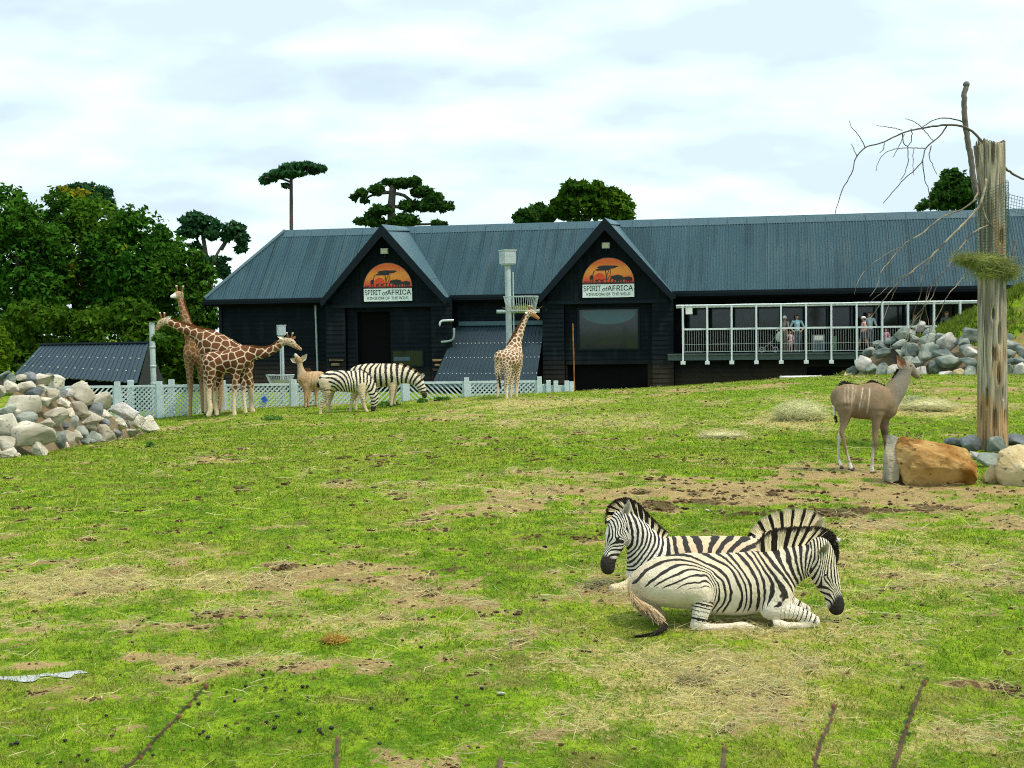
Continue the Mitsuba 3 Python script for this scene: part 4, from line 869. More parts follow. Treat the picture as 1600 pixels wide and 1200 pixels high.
# ---------- giraffes: the net of pale lines is grown from seed points spread over each skin
def net_colors(v, names, j, t, size, dark, line, leg_plain, seed):
    """size(name, t) -> (patch size, line width) in frame units"""
    r = np.random.default_rng(seed); n = len(v)
    sz = np.zeros(n); lw = np.zeros(n)
    for nm in np.unique(names[j]):
        k = names[j] == nm; a, b = size(nm, t[k]); sz[k] = a; lw[k] = b
    order = r.permutation(n); cand = order[:9000]; S = []
    pts = v[cand]; alive = np.ones(len(cand), bool)
    for i in range(len(cand)):
        if not alive[i]: continue
        S.append(cand[i]); alive &= ((pts - pts[i]) ** 2).sum(1) > (.88 * sz[cand[i]]) ** 2
    S = np.array(S); d, ii = cKDTree(v[S]).query(v + r.normal(0, .012, v.shape) * sz[:, None], k=3)
    edge = (d[:, 1] - d[:, 0])
    w = lw
    e = np.clip((edge - w * .55) / (w * .9), 0, 1)[:, None]
    tone = dark * (1 + .16 * r.normal(0, 1, (len(S), 1)))[ii[:, 0]]
    tone = tone * (1 + .12 * np.clip((edge / sz)[:, None] - .3, -.3, .4))
    return line * (1 - e) + tone * e
def giraffe(fr, label, chains, h, blend, dark, line, size, paint=None, ears=(), horns=(), mane=None, hooves=(), eyes=(), tail=None, seed=1):
    key = thing('giraffe', label, 'giraffe', 'young giraffes in the paddock')
    ch = {k: nodes(q) for k, q in chains.items()}; names = np.array(list(ch))
    v, f = skin(ch, h, blend); v, f = (lambda m: (np.array(m.vertices), np.array(m.faces)))(M(v, f).subdivide())
    j, t, D, Tt = near_chain(v, ch)
    c = net_colors(v, names, j, t, size, dark, line, None, seed)
    if paint: c = paint(v, names[j], t, c)
    part(key, 'body', M(fr.w(v), f), 'coat', normals=vnormals(v, f) @ fr.R, color=np.clip(c, .01, .9))
    for e in ears:
        m, c_ = ear_mesh(fr, *e); part(key, 'ear', m, 'hair', True, color=c_)
    for a, b, r in horns:
        hn = part(key, 'horn', tube(fr.w([a, (np.array(a) + b) / 2, b]), np.array([r, r * .8, r * .9]) * fr.u, 8), mat('horn_brown', pr((.20, .085, .03), .8)), True)
        part(hn, 'knob', ball(fr, b, (r * 1.15, r * .9, r * 1.15), 1), mat('horn_pale', pr((.62, .52, .40), .7)), True)
    for e in eyes: part(key, 'eye', ball(fr, *e), 'eye_black', True)
    for e in hooves: part(key, 'hoof', ball(fr, *e), 'hoof', True)
    if mane:
        a, b = spline(mane[0], 40), spline(mane[1], 40); r = np.random.default_rng(seed); u = r.uniform(0, 39, 900); i = u.astype(int).clip(0, 38); w = (u - i)[:, None]
        ro, ti = a[i] * (1 - w) + a[i + 1] * w, b[i] * (1 - w) + b[i + 1] * w
        cc = np.tile(np.array([.17, .065, .022]), (900, 1)); m, c_ = hair_strands(fr, ro - .4 * (ti - ro), ti, 3.5, cc, cc * .8, seed, 1.5, 3)
        part(key, 'mane', m, 'hair', color=c_)
    if tail:
        q = spline(tail, 30); r = np.random.default_rng(seed + 2)
        part(key, 'tail', tube(fr.w(q[:18, :3]), np.linspace(6, 4, 18) * fr.u, 7), mat('tail_tan', pr((.40, .25, .12), .85)), True)
        i = r.integers(15, 24, 160); ro = q[i][:, :3]; ti = q[(i + 6).clip(0, 29)][:, :3] + r.normal(0, 4, (160, 3))
        m, c_ = hair_strands(fr, ro, ti, 4, np.tile(BLACK * 1.5, (160, 1)), np.tile(BLACK, (160, 1)), seed, 3, 4)
        part(key, 'tail_tuft', m, 'hair', color=c_)
    return key
G_DARK, G_LINE, G_TAN, G_LEG = (np.array(q) for q in ((.115, .042, .018), (.66, .54, .38), (.40, .23, .09), (.62, .50, .34)))
YC = GP(372, 647)[1]
GF = Frame(230, 440, 5.455, YC)
def gsize(nm, t):
    one = np.ones_like(t)
    if 'leg' in nm: return 46 - 20 * t, 6.5 + 1 * t
    if nm == 'neck': return 66 - 24 * t, 6.5 * one
    if nm == 'head': return 20 * one, 5 * one
    return 66 * one, 7 * one
def gpaint(dull=0.0, headcol=None, muzz=None):
    def fn(v, nm, t, c):
        leg = np.char.find(nm.astype(str), 'leg') >= 0
        low = (leg * sst(.42, .62, t))[:, None]
        c = c * (1 - low) + (G_LEG * (1 - dull) + G_TAN * dull) * low
        hd = (nm == 'head')[:, None]
        hc = np.array([.52, .40, .27])[None] * (1 - sst(.45, .9, t))[:, None] + np.array([.30, .17, .075]) * sst(.45, .9, t)[:, None]
        c = np.where(hd, c * .45 + hc * .55, c)
        if dull: c = c * (1 - dull * .55) + G_TAN * .62 * dull * .55
        return c
    return fn
# the one facing right, nearest
C_ = dict(trunk=[(520, 650, -10, 44, 1), (560, 668, 0, 74, 1), (660, 692, 0, 102, .95), (755, 672, 0, 112, .95), (815, 640, 0, 92, 1)], neck=[(812, 640, 0, 92, 1.1), (860, 618, 0, 66, 1.15), (930, 618, 0, 50, 1.15), (1020, 604, 0, 40, 1.1), (1090, 570, 0, 33, 1.1), (1138, 528, 0, 29, 1.05)],
          head=[(1140, 520, 0, 28, 1.1), (1190, 508, -4, 33, 1.2), (1228, 520, -6, 33, 1.2), (1262, 548, -8, 23, 1.15), (1300, 572, -10, 17, 1.1), (1308, 578, -10, 15, 1.1)],
          hind_leg=[(550, 690, -45, 76), (556, 770, -52, 54), (548, 850, -54, 32), (540, 910, -55, 25), (542, 1000, -55, 20), (552, 1090, -55, 21), (536, 1138, -58, 22)], far_hind_leg=[(575, 720, 45, 66), (590, 800, 50, 40), (580, 900, 50, 25), (570, 1000, 50, 19), (578, 1090, 50, 20), (586, 1134, 48, 20)],
          front_leg=[(775, 720, -45, 62), (768, 800, -50, 34), (760, 880, -50, 26), (758, 920, -50, 25), (752, 1010, -50, 16), (752, 1090, -50, 17), (756, 1138, -50, 20)], far_front_leg=[(800, 720, 40, 58), (806, 800, 44, 30), (808, 900, 46, 22), (815, 1000, 46, 15), (824, 1080, 46, 15), (830, 1118, 46, 18)])
giraffe(GF, 'giraffe facing right with its neck stretched low and its muzzle near the fawn antelope', C_, 9, 20, G_DARK, G_LINE, gsize, gpaint(0), seed=5,
        ears=[((1170, 490, -28), (1118, 470, -50), 24, (.3, -.5, -1), .3, (.6, .55, .45), (.8, .78, .7)), ((1236, 490, 20), (1262, 462, 30), 22, (.3, -.5, -1), .3, (.3, .15, .06), (.3, .15, .06))], horns=[((1205, 488, -14), (1194, 438, -20), 8), ((1222, 488, 12), (1238, 440, 14), 8)], eyes=[((1236, 512, -36), 5)],
        mane=([(800, 556, 0), (880, 556, 0), (960, 570, 0), (1040, 562, 0), (1110, 520, 0), (1160, 482, 0)], [(805, 540, 0), (888, 540, 0), (962, 552, 0), (1035, 545, 0), (1100, 504, 0), (1152, 470, 0)]),
        hooves=[((530, 1144, -58), (22, 12, 16)), ((586, 1142, 48), (20, 12, 16)), ((754, 1146, -50), (19, 12, 16)), ((834, 1126, 46), (18, 12, 16))])
GFB = Frame(230, 440, 5.455, YC + .75)
B_ = dict(trunk=[(470, 500, 0, 60, 1), (530, 530, 0, 100, 1), (620, 580, 0, 128, .95), (720, 620, 0, 112, .95), (810, 650, 0, 92, 1), (845, 680, 0, 66, 1)], hump=[(560, 480, 0, 62), (620, 500, 0, 50)], neck=[(520, 505, 0, 92, 1.1), (450, 462, 0, 58, 1.15), (370, 428, 0, 44, 1.15), (290, 396, 0, 36, 1.1), (215, 362, 0, 31, 1.1), (180, 346, 0, 29, 1.05)],
          head=[(178, 342, 0, 29, 1.1), (150, 340, -4, 33, 1.2), (122, 352, -6, 30, 1.2), (98, 388, -8, 21, 1.15), (84, 408, -10, 18, 1.1)],
          hind_leg=[(840, 720, -40, 76), (858, 800, -46, 46), (886, 862, -46, 30), (888, 920, -46, 23), (894, 1000, -46, 20), (898, 1070, -46, 23), (908, 1106, -48, 24)], far_hind_leg=[(820, 720, 45, 66), (850, 820, 46, 40), (876, 880, 46, 26), (878, 1000, 46, 19), (880, 1104, 46, 22)],
          front_leg=[(510, 600, -40, 62), (520, 720, -46, 34), (515, 860, -46, 24), (512, 1000, -46, 16), (514, 1110, -46, 18)], far_front_leg=[(500, 600, 40, 60), (495, 740, 44, 32), (492, 900, 46, 22), (492, 1100, 46, 16)])
giraffe(GFB, 'giraffe facing left and chewing green leaves, behind the low-necked one', B_, 9, 20, G_DARK * .92, G_LINE, gsize, gpaint(.15), seed=7,
        ears=[((172, 322, -20), (212, 300, -30), 24, (0, -.2, -1), .3, (.75, .72, .68), (.85, .83, .8)), ((150, 318, 20), (180, 290, 30), 22, (0, -.3, -1))], horns=[((128, 330, -12), (113, 268, -16), 8.5), ((146, 326, 12), (142, 268, 14), 8.5)], eyes=[((124, 346, -36), 5)],
        mane=([(560, 440, 0), (480, 412, 0), (400, 388, 0), (300, 360, 0), (220, 332, 0), (190, 320, 0)], [(575, 408, 0), (485, 394, 0), (405, 370, 0), (308, 344, 0), (228, 318, 0), (195, 306, 0)]), hooves=[((912, 1112, -48), (24, 12, 18))])
GFA = Frame(230, 440, 5.455, YC + 1.5)
A_ = dict(trunk=[(385, 590, -40, 66, 1), (420, 612, 40, 92, 1), (480, 630, 160, 96, 1), (540, 640, 300, 86, 1)], neck=[(395, 550, -20, 66, 1.05), (368, 440, -30, 46, 1.05), (340, 340, -30, 36, 1.05), (312, 250, -30, 29, 1.05), (296, 190, -30, 26, 1), (286, 140, -30, 25, 1)],
          head=[(288, 118, -30, 30, 1.1), (276, 112, -40, 31, 1.15), (252, 124, -60, 22, 1.1), (228, 134, -80, 14, 1.1)], front_leg=[(380, 640, -60, 56), (378, 740, -64, 34), (384, 880, -66, 25), (386, 1000, -66, 17), (384, 1120, -66, 16), (378, 1156, -70, 18)],
          far_front_leg=[(440, 640, -10, 54), (462, 760, 0, 34), (468, 880, 0, 25), (472, 1000, 0, 18), (478, 1106, 0, 18)], hind_leg=[(530, 680, 280, 60), (545, 800, 290, 38), (560, 900, 290, 22), (550, 1090, 290, 16)], far_hind_leg=[(490, 690, 300, 60), (500, 800, 300, 36), (500, 900, 300, 22), (498, 1090, 300, 16)])
def paintA(v, nm, t, c):
    c = gpaint(.75)(v, nm, t, c); k = ((nm == 'head') * sst(.35, .6, t))[:, None]
    return c * (1 - k) + np.array([.80, .76, .72]) * k
giraffe(GFA, 'tallest giraffe at the back with its head held high above the others', A_, 9, 20, G_DARK * 1.25, G_LINE * .72, lambda nm, t: (gsize(nm, t)[0] * .72, gsize(nm, t)[1] * .8), paintA, seed=9,
        ears=[((306, 108, -50), (318, 92, -62), 26, (.2, 0, -1), .3, (.75, .72, .66), (.8, .78, .74)), ((262, 96, 0), (240, 88, 20), 22, (-.2, 0, -1))], horns=[((270, 92, -40), (260, 42, -44), 8.5), ((298, 92, -10), (308, 42, -8), 8.5)], eyes=[((272, 108, -64), 5)],
        mane=([(420, 490, 10), (380, 380, 0), (345, 280, -10), (318, 190, -15), (306, 140, -15)], [(436, 480, 16), (394, 370, 6), (357, 272, -4), (330, 184, -10), (318, 134, -10)]), hooves=[((376, 1160, -70), (18, 10, 16)), ((480, 1112, 0), (18, 10, 16))])
# the pale one eating at the basket, seen from behind
DF = Frame(750, 460, 6.667, GP(795, 622)[1])
D_ = dict(trunk=[(205, 665, -60, 62, 1), (250, 680, 0, 96, 1), (320, 660, 130, 112, 1), (360, 640, 260, 92, 1)], rump=[(215, 640, -50, 56), (330, 690, -50, 84)], neck=[(345, 600, 220, 100, 1.05), (372, 500, 260, 66, 1.05), (412, 400, 280, 44, 1.05), (450, 300, 285, 32, 1.05), (482, 225, 285, 28, 1), (505, 190, 285, 27, 1)],
          head=[(508, 180, 285, 32, 1.1), (535, 172, 280, 36, 1.15), (570, 205, 270, 26, 1.1), (612, 234, 260, 18, 1.1)], hind_leg=[(285, 740, -70, 64), (288, 830, -74, 42), (282, 900, -76, 29), (272, 960, -76, 22), (276, 1040, -76, 17), (280, 1086, -76, 18)], far_hind_leg=[(192, 720, -60, 40), (190, 800, -62, 36), (200, 880, -62, 24), (188, 960, -62, 16), (184, 1060, -62, 13)],
          front_leg=[(395, 720, 200, 52), (392, 820, 205, 32), (382, 930, 205, 23), (380, 1090, 205, 16)], far_front_leg=[(330, 740, 180, 44), (328, 860, 182, 27), (322, 960, 182, 20), (320, 1090, 182, 16)])
def dsize(nm, t):
    one = np.ones_like(t)
    if 'leg' in nm: return 24 - 6 * t, 8 * one
    if nm == 'neck': return 50 - 22 * t, 11 * one
    return (36 * one, 8 * one) if nm != 'head' else (20 * one, 6 * one)
def paintD(v, nm, t, c):
    leg = np.char.find(nm.astype(str), 'leg') >= 0; k = (leg * sst(.55, .8, t))[:, None]
    c = c * (1 - k) + np.array([.62, .52, .38]) * k; k = ((nm == 'head') * sst(.3, .6, t))[:, None]
    return c * (1 - k) + np.array([.33, .15, .05]) * k
giraffe(DF, 'small pale giraffe seen from behind, eating from the tall basket', D_, 9, 20, np.array([.20, .10, .05]), np.array([.70, .60, .44]), dsize, paintD, seed=11, ears=[((500, 168, 250), (470, 180, 220), 24, (0, 0, -1), .3, (.7, .66, .6), (.8, .76, .7)), ((552, 150, 280), (600, 178, 290), 22, (0, 0, -1), .3, (.75, .73, .7), (.8, .78, .75))],
        horns=[((525, 150, 270), (515, 105, 270), 9), ((545, 150, 290), (540, 106, 290), 9)], mane=([(300, 520, 200), (345, 440, 240), (395, 350, 260), (440, 270, 265), (478, 200, 265)], [(275, 515, 200), (325, 428, 240), (375, 338, 260), (424, 258, 265), (462, 186, 265)]),
        tail=[(205, 640, -130, 1), (195, 760, -145, 1), (200, 880, -150, 1), (206, 930, -150, 1), (215, 985, -150, 1)], hooves=[((278, 1092, -76), (19, 10, 16))])

# ---------- antelopes
def antelope(fr, label, chains, h, blend, color, ears, extra=()):
    key = thing('antelope', label, 'antelope')
    ch = {k: nodes(q) for k, q in chains.items()}; names = np.array(list(ch))
    v, f = skin(ch, h, blend); j, t, D, Tt = near_chain(v, ch)
    part(key, 'body', M(fr.w(v), f), 'coat', normals=vnormals(v, f) @ fr.R, color=np.clip(color(v, names[j], t) * (.82 + .36 * meshkit.fbm(v * .03, 4, 3)[:, None]) * (.88 + .24 * meshkit.noise(v * .17, 5)[:, None]), .01, .9))
    for e in ears:
        m, c_ = ear_mesh(fr, *e); part(key, 'ear', m, 'hair', True, color=c_)
    for kind, *a in extra:
        if kind == 'eye': part(key, 'eye', ball(fr, *a), 'eye_black', True)
        if kind == 'hoof': part(key, 'hoof', ball(fr, *a), 'hoof', True)
        if kind == 'crest':
            q0, q1, n_ = spline(a[0], 60), spline(a[1], 60), a[2]; r = np.random.default_rng(5); u = r.uniform(0, 59, n_).astype(int)
            cc = np.tile(a[3], (n_, 1)); m, c_ = hair_strands(fr, q0[u] - .5 * (q1[u] - q0[u]), q1[u], a[4], cc, cc * .7, 4, a[4] * .7, a[4] * 1.2); part(key, 'mane', m, 'hair', color=c_)
        if kind == 'tail':
            q = spline(a[0], 30); part(key, 'tail', tube(fr.w(q), np.linspace(a[1], a[1] * .5, 30) * fr.u, 7), mat('tail_white', pr((.66, .64, .58), .85)), True)
            r = np.random.default_rng(3); i = r.integers(17, 26, 200); cc = np.tile(BLACK * 1.4, (200, 1)); m, c_ = hair_strands(fr, q[i], q[(i + 5).clip(0, 29)] + r.normal(0, a[1] * .4, (200, 3)), a[1] * .4, cc, cc, 6, 3, 4); part(key, 'tail_tuft', m, 'hair', color=c_)
        if kind == 'tag': part(key, 'ear_tag', ball(fr, a[0], a[1], 1), mat('tag_green', pr((.45, .75, .55), .4)), label='small pale green tag at the base of the neck')
HF = Frame(1280, 540, 5.453, GP(1358, 738)[1])
H_ = dict(trunk=[(158, 440, 0, 44, 1), (195, 442, 0, 100, 1), (270, 466, 0, 138, 1.05), (370, 482, 0, 144, 1.05), (470, 482, 0, 150, 1.1), (540, 490, 0, 114, 1.1), (580, 540, 0, 80, 1)], withers=[(400, 410, 0, 78), (455, 380, 0, 66), (520, 410, 0, 62)], brisket=[(540, 520, 0, 96), (585, 540, 0, 72)],
          neck=[(560, 480, 0, 110, 1.2), (620, 420, 0, 96, 1.3), (675, 340, 0, 80, 1.3), (712, 265, 0, 62, 1.25), (732, 210, 0, 52, 1.15)], head=[(730, 180, 4, 52, 1.15), (765, 185, 20, 50, 1.2), (805, 215, 40, 38, 1.15), (850, 255, 60, 26, 1.1), (858, 262, 62, 22)],
          hind_leg=[(205, 500, -60, 88), (200, 590, -70, 50), (190, 660, -74, 30), (172, 740, -76, 21), (190, 800, -76, 15), (218, 920, -76, 12), (240, 1000, -76, 14), (252, 1038, -78, 15)], far_hind_leg=[(225, 520, 60, 80), (245, 610, 66, 42), (220, 700, 66, 24), (196, 760, 66, 18), (182, 860, 66, 12), (180, 960, 66, 12), (200, 1018, 64, 14)],
          front_leg=[(470, 540, -66, 76), (465, 640, -74, 40), (456, 740, -74, 25), (455, 838, -74, 22), (440, 920, -74, 13), (430, 1010, -74, 14), (432, 1062, -76, 16)], far_front_leg=[(555, 590, 30, 60), (565, 680, 40, 40), (575, 780, 40, 26), (585, 850, 40, 22), (588, 960, 40, 13), (590, 1060, 40, 14), (592, 1100, 40, 16)])
def cH(v, nm, t):
    x, y, z = v.T; nmv = meshkit.fbm(v * .02, 3, 4)[:, None]
    c = np.array([.225, .160, .098]) * (.8 + .4 * nmv); c = np.tile(c, 1)
    c = c + (np.array([.24, .225, .19]) - c) * ((nm == 'neck') * sst(560, 680, x) * .75)[:, None]
    c = c + (np.array([.23, .205, .165]) - c) * ((nm == 'head') * .8)[:, None]
    leg = np.char.find(nm.astype(str), 'leg') >= 0
    c = c + (np.array([.30, .19, .10]) - c) * (leg * sst(.3, .6, t) * .7)[:, None]
    inner = (leg & (z > 30)) * sst(.25, .45, t) * (x < 400); c = c + (np.array([.62, .60, .54]) - c) * (inner * .8)[:, None]
    inner = leg * (x < 400) * sst(205, 230, x) * sst(640, 720, y) * sst(1010, 960, y) * (z < 0); c = c + (np.array([.62, .60, .54]) - c) * (inner * .7)[:, None]
    inner = leg * (x > 400) * (x < 500) * sst(450, 436, x - (y - 900) * .0) * sst(780, 850, y); c = c + (np.array([.62, .60, .54]) - c) * (inner * .6)[:, None]
    knee = leg * np.exp(-((y - 842) / 26) ** 2) * (x > 400); c = c + (np.array([.07, .055, .045]) - c) * (knee * .7)[:, None]
    dk = leg * np.exp(-((y - 740) / 34) ** 2) * (x > 520); c = c + (np.array([.05, .045, .04]) - c) * (dk * .8)[:, None]
    fet = leg * sst(.90, .93, t); c = c + (np.array([.72, .70, .66]) - c) * fet[:, None]
    body = (nm == 'trunk') | (nm == 'withers') | (nm == 'hind_leg')
    for x0, x1, y0, y1, a in ((205, 185, 345, 500, .5), (235, 212, 330, 500, .5), (275, 240, 330, 520, .8), (300, 258, 340, 480, .5), (352, 304, 352, 560, 1.0), (365, 332, 420, 530, .5), (408, 376, 358, 580, 1.0)):
        xs = x0 + (x1 - x0) * np.clip((y - y0) / (y1 - y0), 0, 1) + (-8 * np.sin(np.clip((y - y0) / (y1 - y0), 0, 1) * math.pi))
        k = np.clip(meshkit.noise(v * .06, 9) * 1.5 + .1, 0, 1) * np.exp(-((x - xs) / 4.8) ** 2) * sst(y0 - 10, y0 + 20, y) * sst(y1 + 15, y1 - 25, y) * body * (z < 10) * a
        c = c + (np.array([.62, .55, .44]) - c) * (k * .9)[:, None]
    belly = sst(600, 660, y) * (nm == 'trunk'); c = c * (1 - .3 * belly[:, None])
    return c
antelope(HF, 'brown kudu with thin white side stripes standing beside the orange boulder', H_, 7, 20, cH,
         [((715, 190, -50), (640, 85, -80), 84, (.55, .35, -1), .3, (.26, .10, .06), (.30, .22, .14)), ((690, 150, 40), (632, 22, 60), 74, (-.7, 0, -.6), .3, (.06, .05, .05), (.09, .075, .065))],
         [('crest', [(170, 345, 0), (215, 318, 0), (290, 338, 0), (375, 352, 0), (420, 325, 0), (455, 308, 0), (510, 335, 0), (570, 365, 0)], [(166, 338, 0), (208, 304, 0), (284, 322, 0), (370, 342, 0), (412, 310, 0), (450, 292, 0), (512, 318, 0), (580, 352, 0)], 700, np.array([.05, .04, .032]), 6),
          ('crest', [(600, 362, 0), (630, 310, 0), (655, 250, 0), (676, 205, 0)], [(588, 352, 0), (612, 300, 0), (640, 240, 0), (664, 196, 0)], 420, np.array([.04, .032, .028]), 6),
          ('tail', [(136, 470, 0), (128, 540, 0), (136, 600, 0), (146, 655, 0)], 15), ('hoof', (208, 1044, 64), (19, 14, 17)), ('hoof', (256, 1052, -78), (19, 14, 17)), ('hoof', (434, 1076, -76), (20, 15, 17)), ('hoof', (594, 1112, 40), (19, 14, 17)), ('eye', (772, 172, -24), 8), ('tag', (603, 408, -62), (13, 16, 6))])
EF = Frame(360, 490, 7.5, GP(484, 636)[1])
E_ = dict(trunk=[(850, 770, -40, 52, 1), (885, 780, -20, 92, 1), (960, 780, 20, 104, 1), (1040, 770, 50, 92, 1), (1075, 790, 60, 66, 1)], neck=[(860, 760, -30, 70, 1.1), (838, 690, -30, 48, 1.1), (822, 620, -30, 34, 1.05), (812, 565, -30, 31)],
          head=[(812, 550, -30, 38), (800, 538, -38, 38), (786, 512, -50, 26), (772, 484, -64, 18)], front_leg=[(890, 850, -60, 46), (894, 920, -62, 26), (892, 1000, -62, 20), (888, 1050, -62, 14), (892, 1092, -62, 16)], far_front_leg=[(925, 850, -20, 46), (926, 920, -20, 25), (918, 1000, -20, 18), (914, 1080, -20, 15)],
          hind_leg=[(1010, 830, 20, 60), (1000, 920, 20, 28), (1002, 1000, 20, 15), (996, 1072, 20, 14)], far_hind_leg=[(1070, 830, 60, 60), (1090, 910, 60, 30), (1110, 980, 60, 16), (1120, 1070, 60, 14)])
def cE(v, nm, t):
    x, y, z = v.T; c = np.tile(np.array([.40, .26, .135]), (len(v), 1)) * (.85 + .3 * meshkit.fbm(v * .03, 3, 8)[:, None])
    c = c + (np.array([.42, .34, .23]) - c) * (np.isin(nm, ['neck']) * .7)[:, None]; hd = (nm == 'head') * sst(.5, .9, t); c = c + (np.array([.6, .57, .5]) - c) * hd[:, None]
    for xs in (950, 985, 1015): c = c + (np.array([.62, .52, .38]) - c) * (np.exp(-((x - xs + (y - 740) * .1) / 6) ** 2) * (nm == 'trunk') * (z < 30) * .4)[:, None]
    return c
antelope(EF, 'small fawn antelope with big pale ears standing by the lattice fence', E_, 9, 20, cE, [((800, 565, -50), (712, 530, -70), 62, (.2, .2, -1), .3, (.62, .50, .40), (.7, .62, .5)), ((835, 560, -40), (908, 476, -60), 62, (.2, .2, -1), .3, (.66, .50, .42), (.75, .70, .62))],
         [('crest', [(870, 670, -10), (910, 665, 0), (945, 690, 10)], [(868, 650, -10), (905, 640, 0), (945, 672, 10)], 160, np.array([.16, .08, .04]), 7), ('hoof', (890, 1098, -62), (18, 11, 15)), ('hoof', (914, 1088, -20), (17, 11, 15)), ('hoof', (996, 1078, 20), (16, 11, 15)), ('eye', (790, 528, -72), 6)])
# ---------------------------------------------------------------- rocks
def rock(c, size, seed, sub=2, rough=.05):
    """an angular boulder: the hull of scattered corners, its edges worn and its faces pitted"""
    r = np.random.default_rng(seed); d = r.normal(0, 1, (15, 3)); d /= np.linalg.norm(d, axis=1, keepdims=True); d *= r.uniform(.82, 1.12, (15, 1))
    m = trimesh.convex.convex_hull(d)
    for _ in range(sub + 1): m = m.subdivide()
    m = M(m.vertices, m.faces); trimesh.smoothing.filter_laplacian(m, .5, 2); v = np.array(m.vertices); nn = np.array(m.vertex_normals)
    v = v + nn * (rough * 2.4 * (meshkit.fbm(v * 1.9 + seed * 3.7, 4, 3) - .5) + rough * (meshkit.fbm(v * 6 + seed, 2, 4) - .5))[:, None]
    v /= np.abs(v).max(0)
    a = r.uniform(-.4, .4); R = np.array([[math.cos(a), 0, math.sin(a)], [0, 1, 0], [-math.sin(a), 0, math.cos(a)]])
    return M((v * np.asarray(size, float)) @ R.T + np.asarray(c, float), m.faces)
def col_rock(a, b, pit, pits):
    def fn(p, n, uv):
        g = fbm(p.x * 3.1, p.y * 3.1, p.z * 3.1, 4); s = noise(p.x * 27, p.y * 27, p.z * 27); s2 = noise(p.x * 11 + 5, p.y * 11, p.z * 11)
        c = mix(a, b, smoothstep(.3, .72, g)); return mix(c, pit, smoothstep(.66, .84, s * .6 + s2 * .4) * pits)
    return fn
def rock_mat(key, a, b, pit, pits, bump=.020):
    mat(key, {'type': 'bumpmap', 'arbitrary': mikit.proc(lambda p, n, uv: bump * (fbm(p.x * 22, p.y * 22, p.z * 22, 3) + .5 * noise(p.x * 70, p.y * 70, p.z * 70)), 4e-3), 'b': pr(mikit.proc(col_rock(a, b, pit, pits)), .92, specular=.15)})
rock_mat('cream_stone', (.36, .33, .255), (.60, .56, .46), (.11, .10, .08), .9)
rock_mat('grey_stone', (.105, .135, .125), (.32, .345, .30), (.07, .08, .075), .6)
rock_mat('slate_stone', (.12, .135, .145), (.22, .235, .25), (.07, .07, .08), .4)
rock_mat('pink_stone', (.33, .31, .28), (.54, .51, .47), (.2, .17, .16), .5)
rock_mat('orange_stone', (.23, .10, .02), (.52, .35, .14), (.10, .045, .012), .8, .022)
rock_mat('slab_stone', (.24, .235, .19), (.44, .38, .27), (.10, .09, .07), .6)
rock_mat('buff_stone', (.45, .34, .17), (.62, .52, .32), (.15, .12, .08), .85)
mat('rubble', pr(mikit.proc(lambda p, n, uv: mix((.10, .08, .05), (.24, .17, .09), fbm(p.x * 4, p.y * 4, p.z * 4, 4))), .95))
KIND = {'c': ('cream_stone', 'cream pitted boulder'), 'g': ('grey_stone', 'grey green boulder'), 'd': ('slate_stone', 'dark slate grey boulder'), 'p': ('pink_stone', 'pale pinkish boulder'), 'b': ('buff_stone', 'brownish buff boulder')}
def heap(lst, ox, oy, sc, base, where, group, seed):
    bx_, by_, bY = np.array(base).T; pts = []
    rows = {}; nrow = 6; ys = sorted(q[1] for q in lst)
    for i, q in sorted(enumerate(lst), key=lambda e: e[1][0]):
        rw = min(int(np.searchsorted(ys, q[1]) * nrow / len(ys)), nrow - 1); rows.setdefault((rw, q[4]), []).append(i)
    OR = ['first', 'second', 'third', 'fourth', 'fifth', 'sixth', 'seventh', 'eighth', 'ninth', 'tenth', 'eleventh', 'twelfth', 'thirteenth', 'fourteenth']; RW = ['topmost', 'second', 'third', 'fourth', 'fifth', 'lowest']; spot = {}
    for (rw, _), ids in rows.items():
        for o, i in enumerate(ids): spot[i] = f'{OR[o]} from the left in the {RW[rw]} row' if len(ids) > 1 else f'in the {RW[rw]} row'
    for i, (x, y, rx, ry, k) in enumerate(lst):
        Y = np.interp(x, bx_, bY); yb = np.interp(x, bx_, by_)
        Y = Y + max(0, (yb - y - ry)) / sc * Y / FOC * 1.25
        u = Y / FOC / sc; c = P(ox + x / sc, oy + y / sc, Y); hgt = max(ry, .55 * rx)
        m_, lab = KIND[k]
        solo('boulder', rock(c + [0, .25 * rx * u, -.12 * hgt * u], (rx * u * 1.2, rx * u, hgt * u * 1.2), seed + i, rough=.06), m_, f'{lab} {spot[i]} of the {where}', 'rock', f'{lab}s in the {where}', smooth=24)
        pts += [c + [0, rx * u * 1.0 + .35, -hgt * u * .5 - .3], c + [0, rx * u * 2.5 + .6, -2.2]]
    pts = np.array(pts); hull = M(pts, [[0, 1, 2]]).convex_hull if False else trimesh.convex.convex_hull(pts)
    return hull
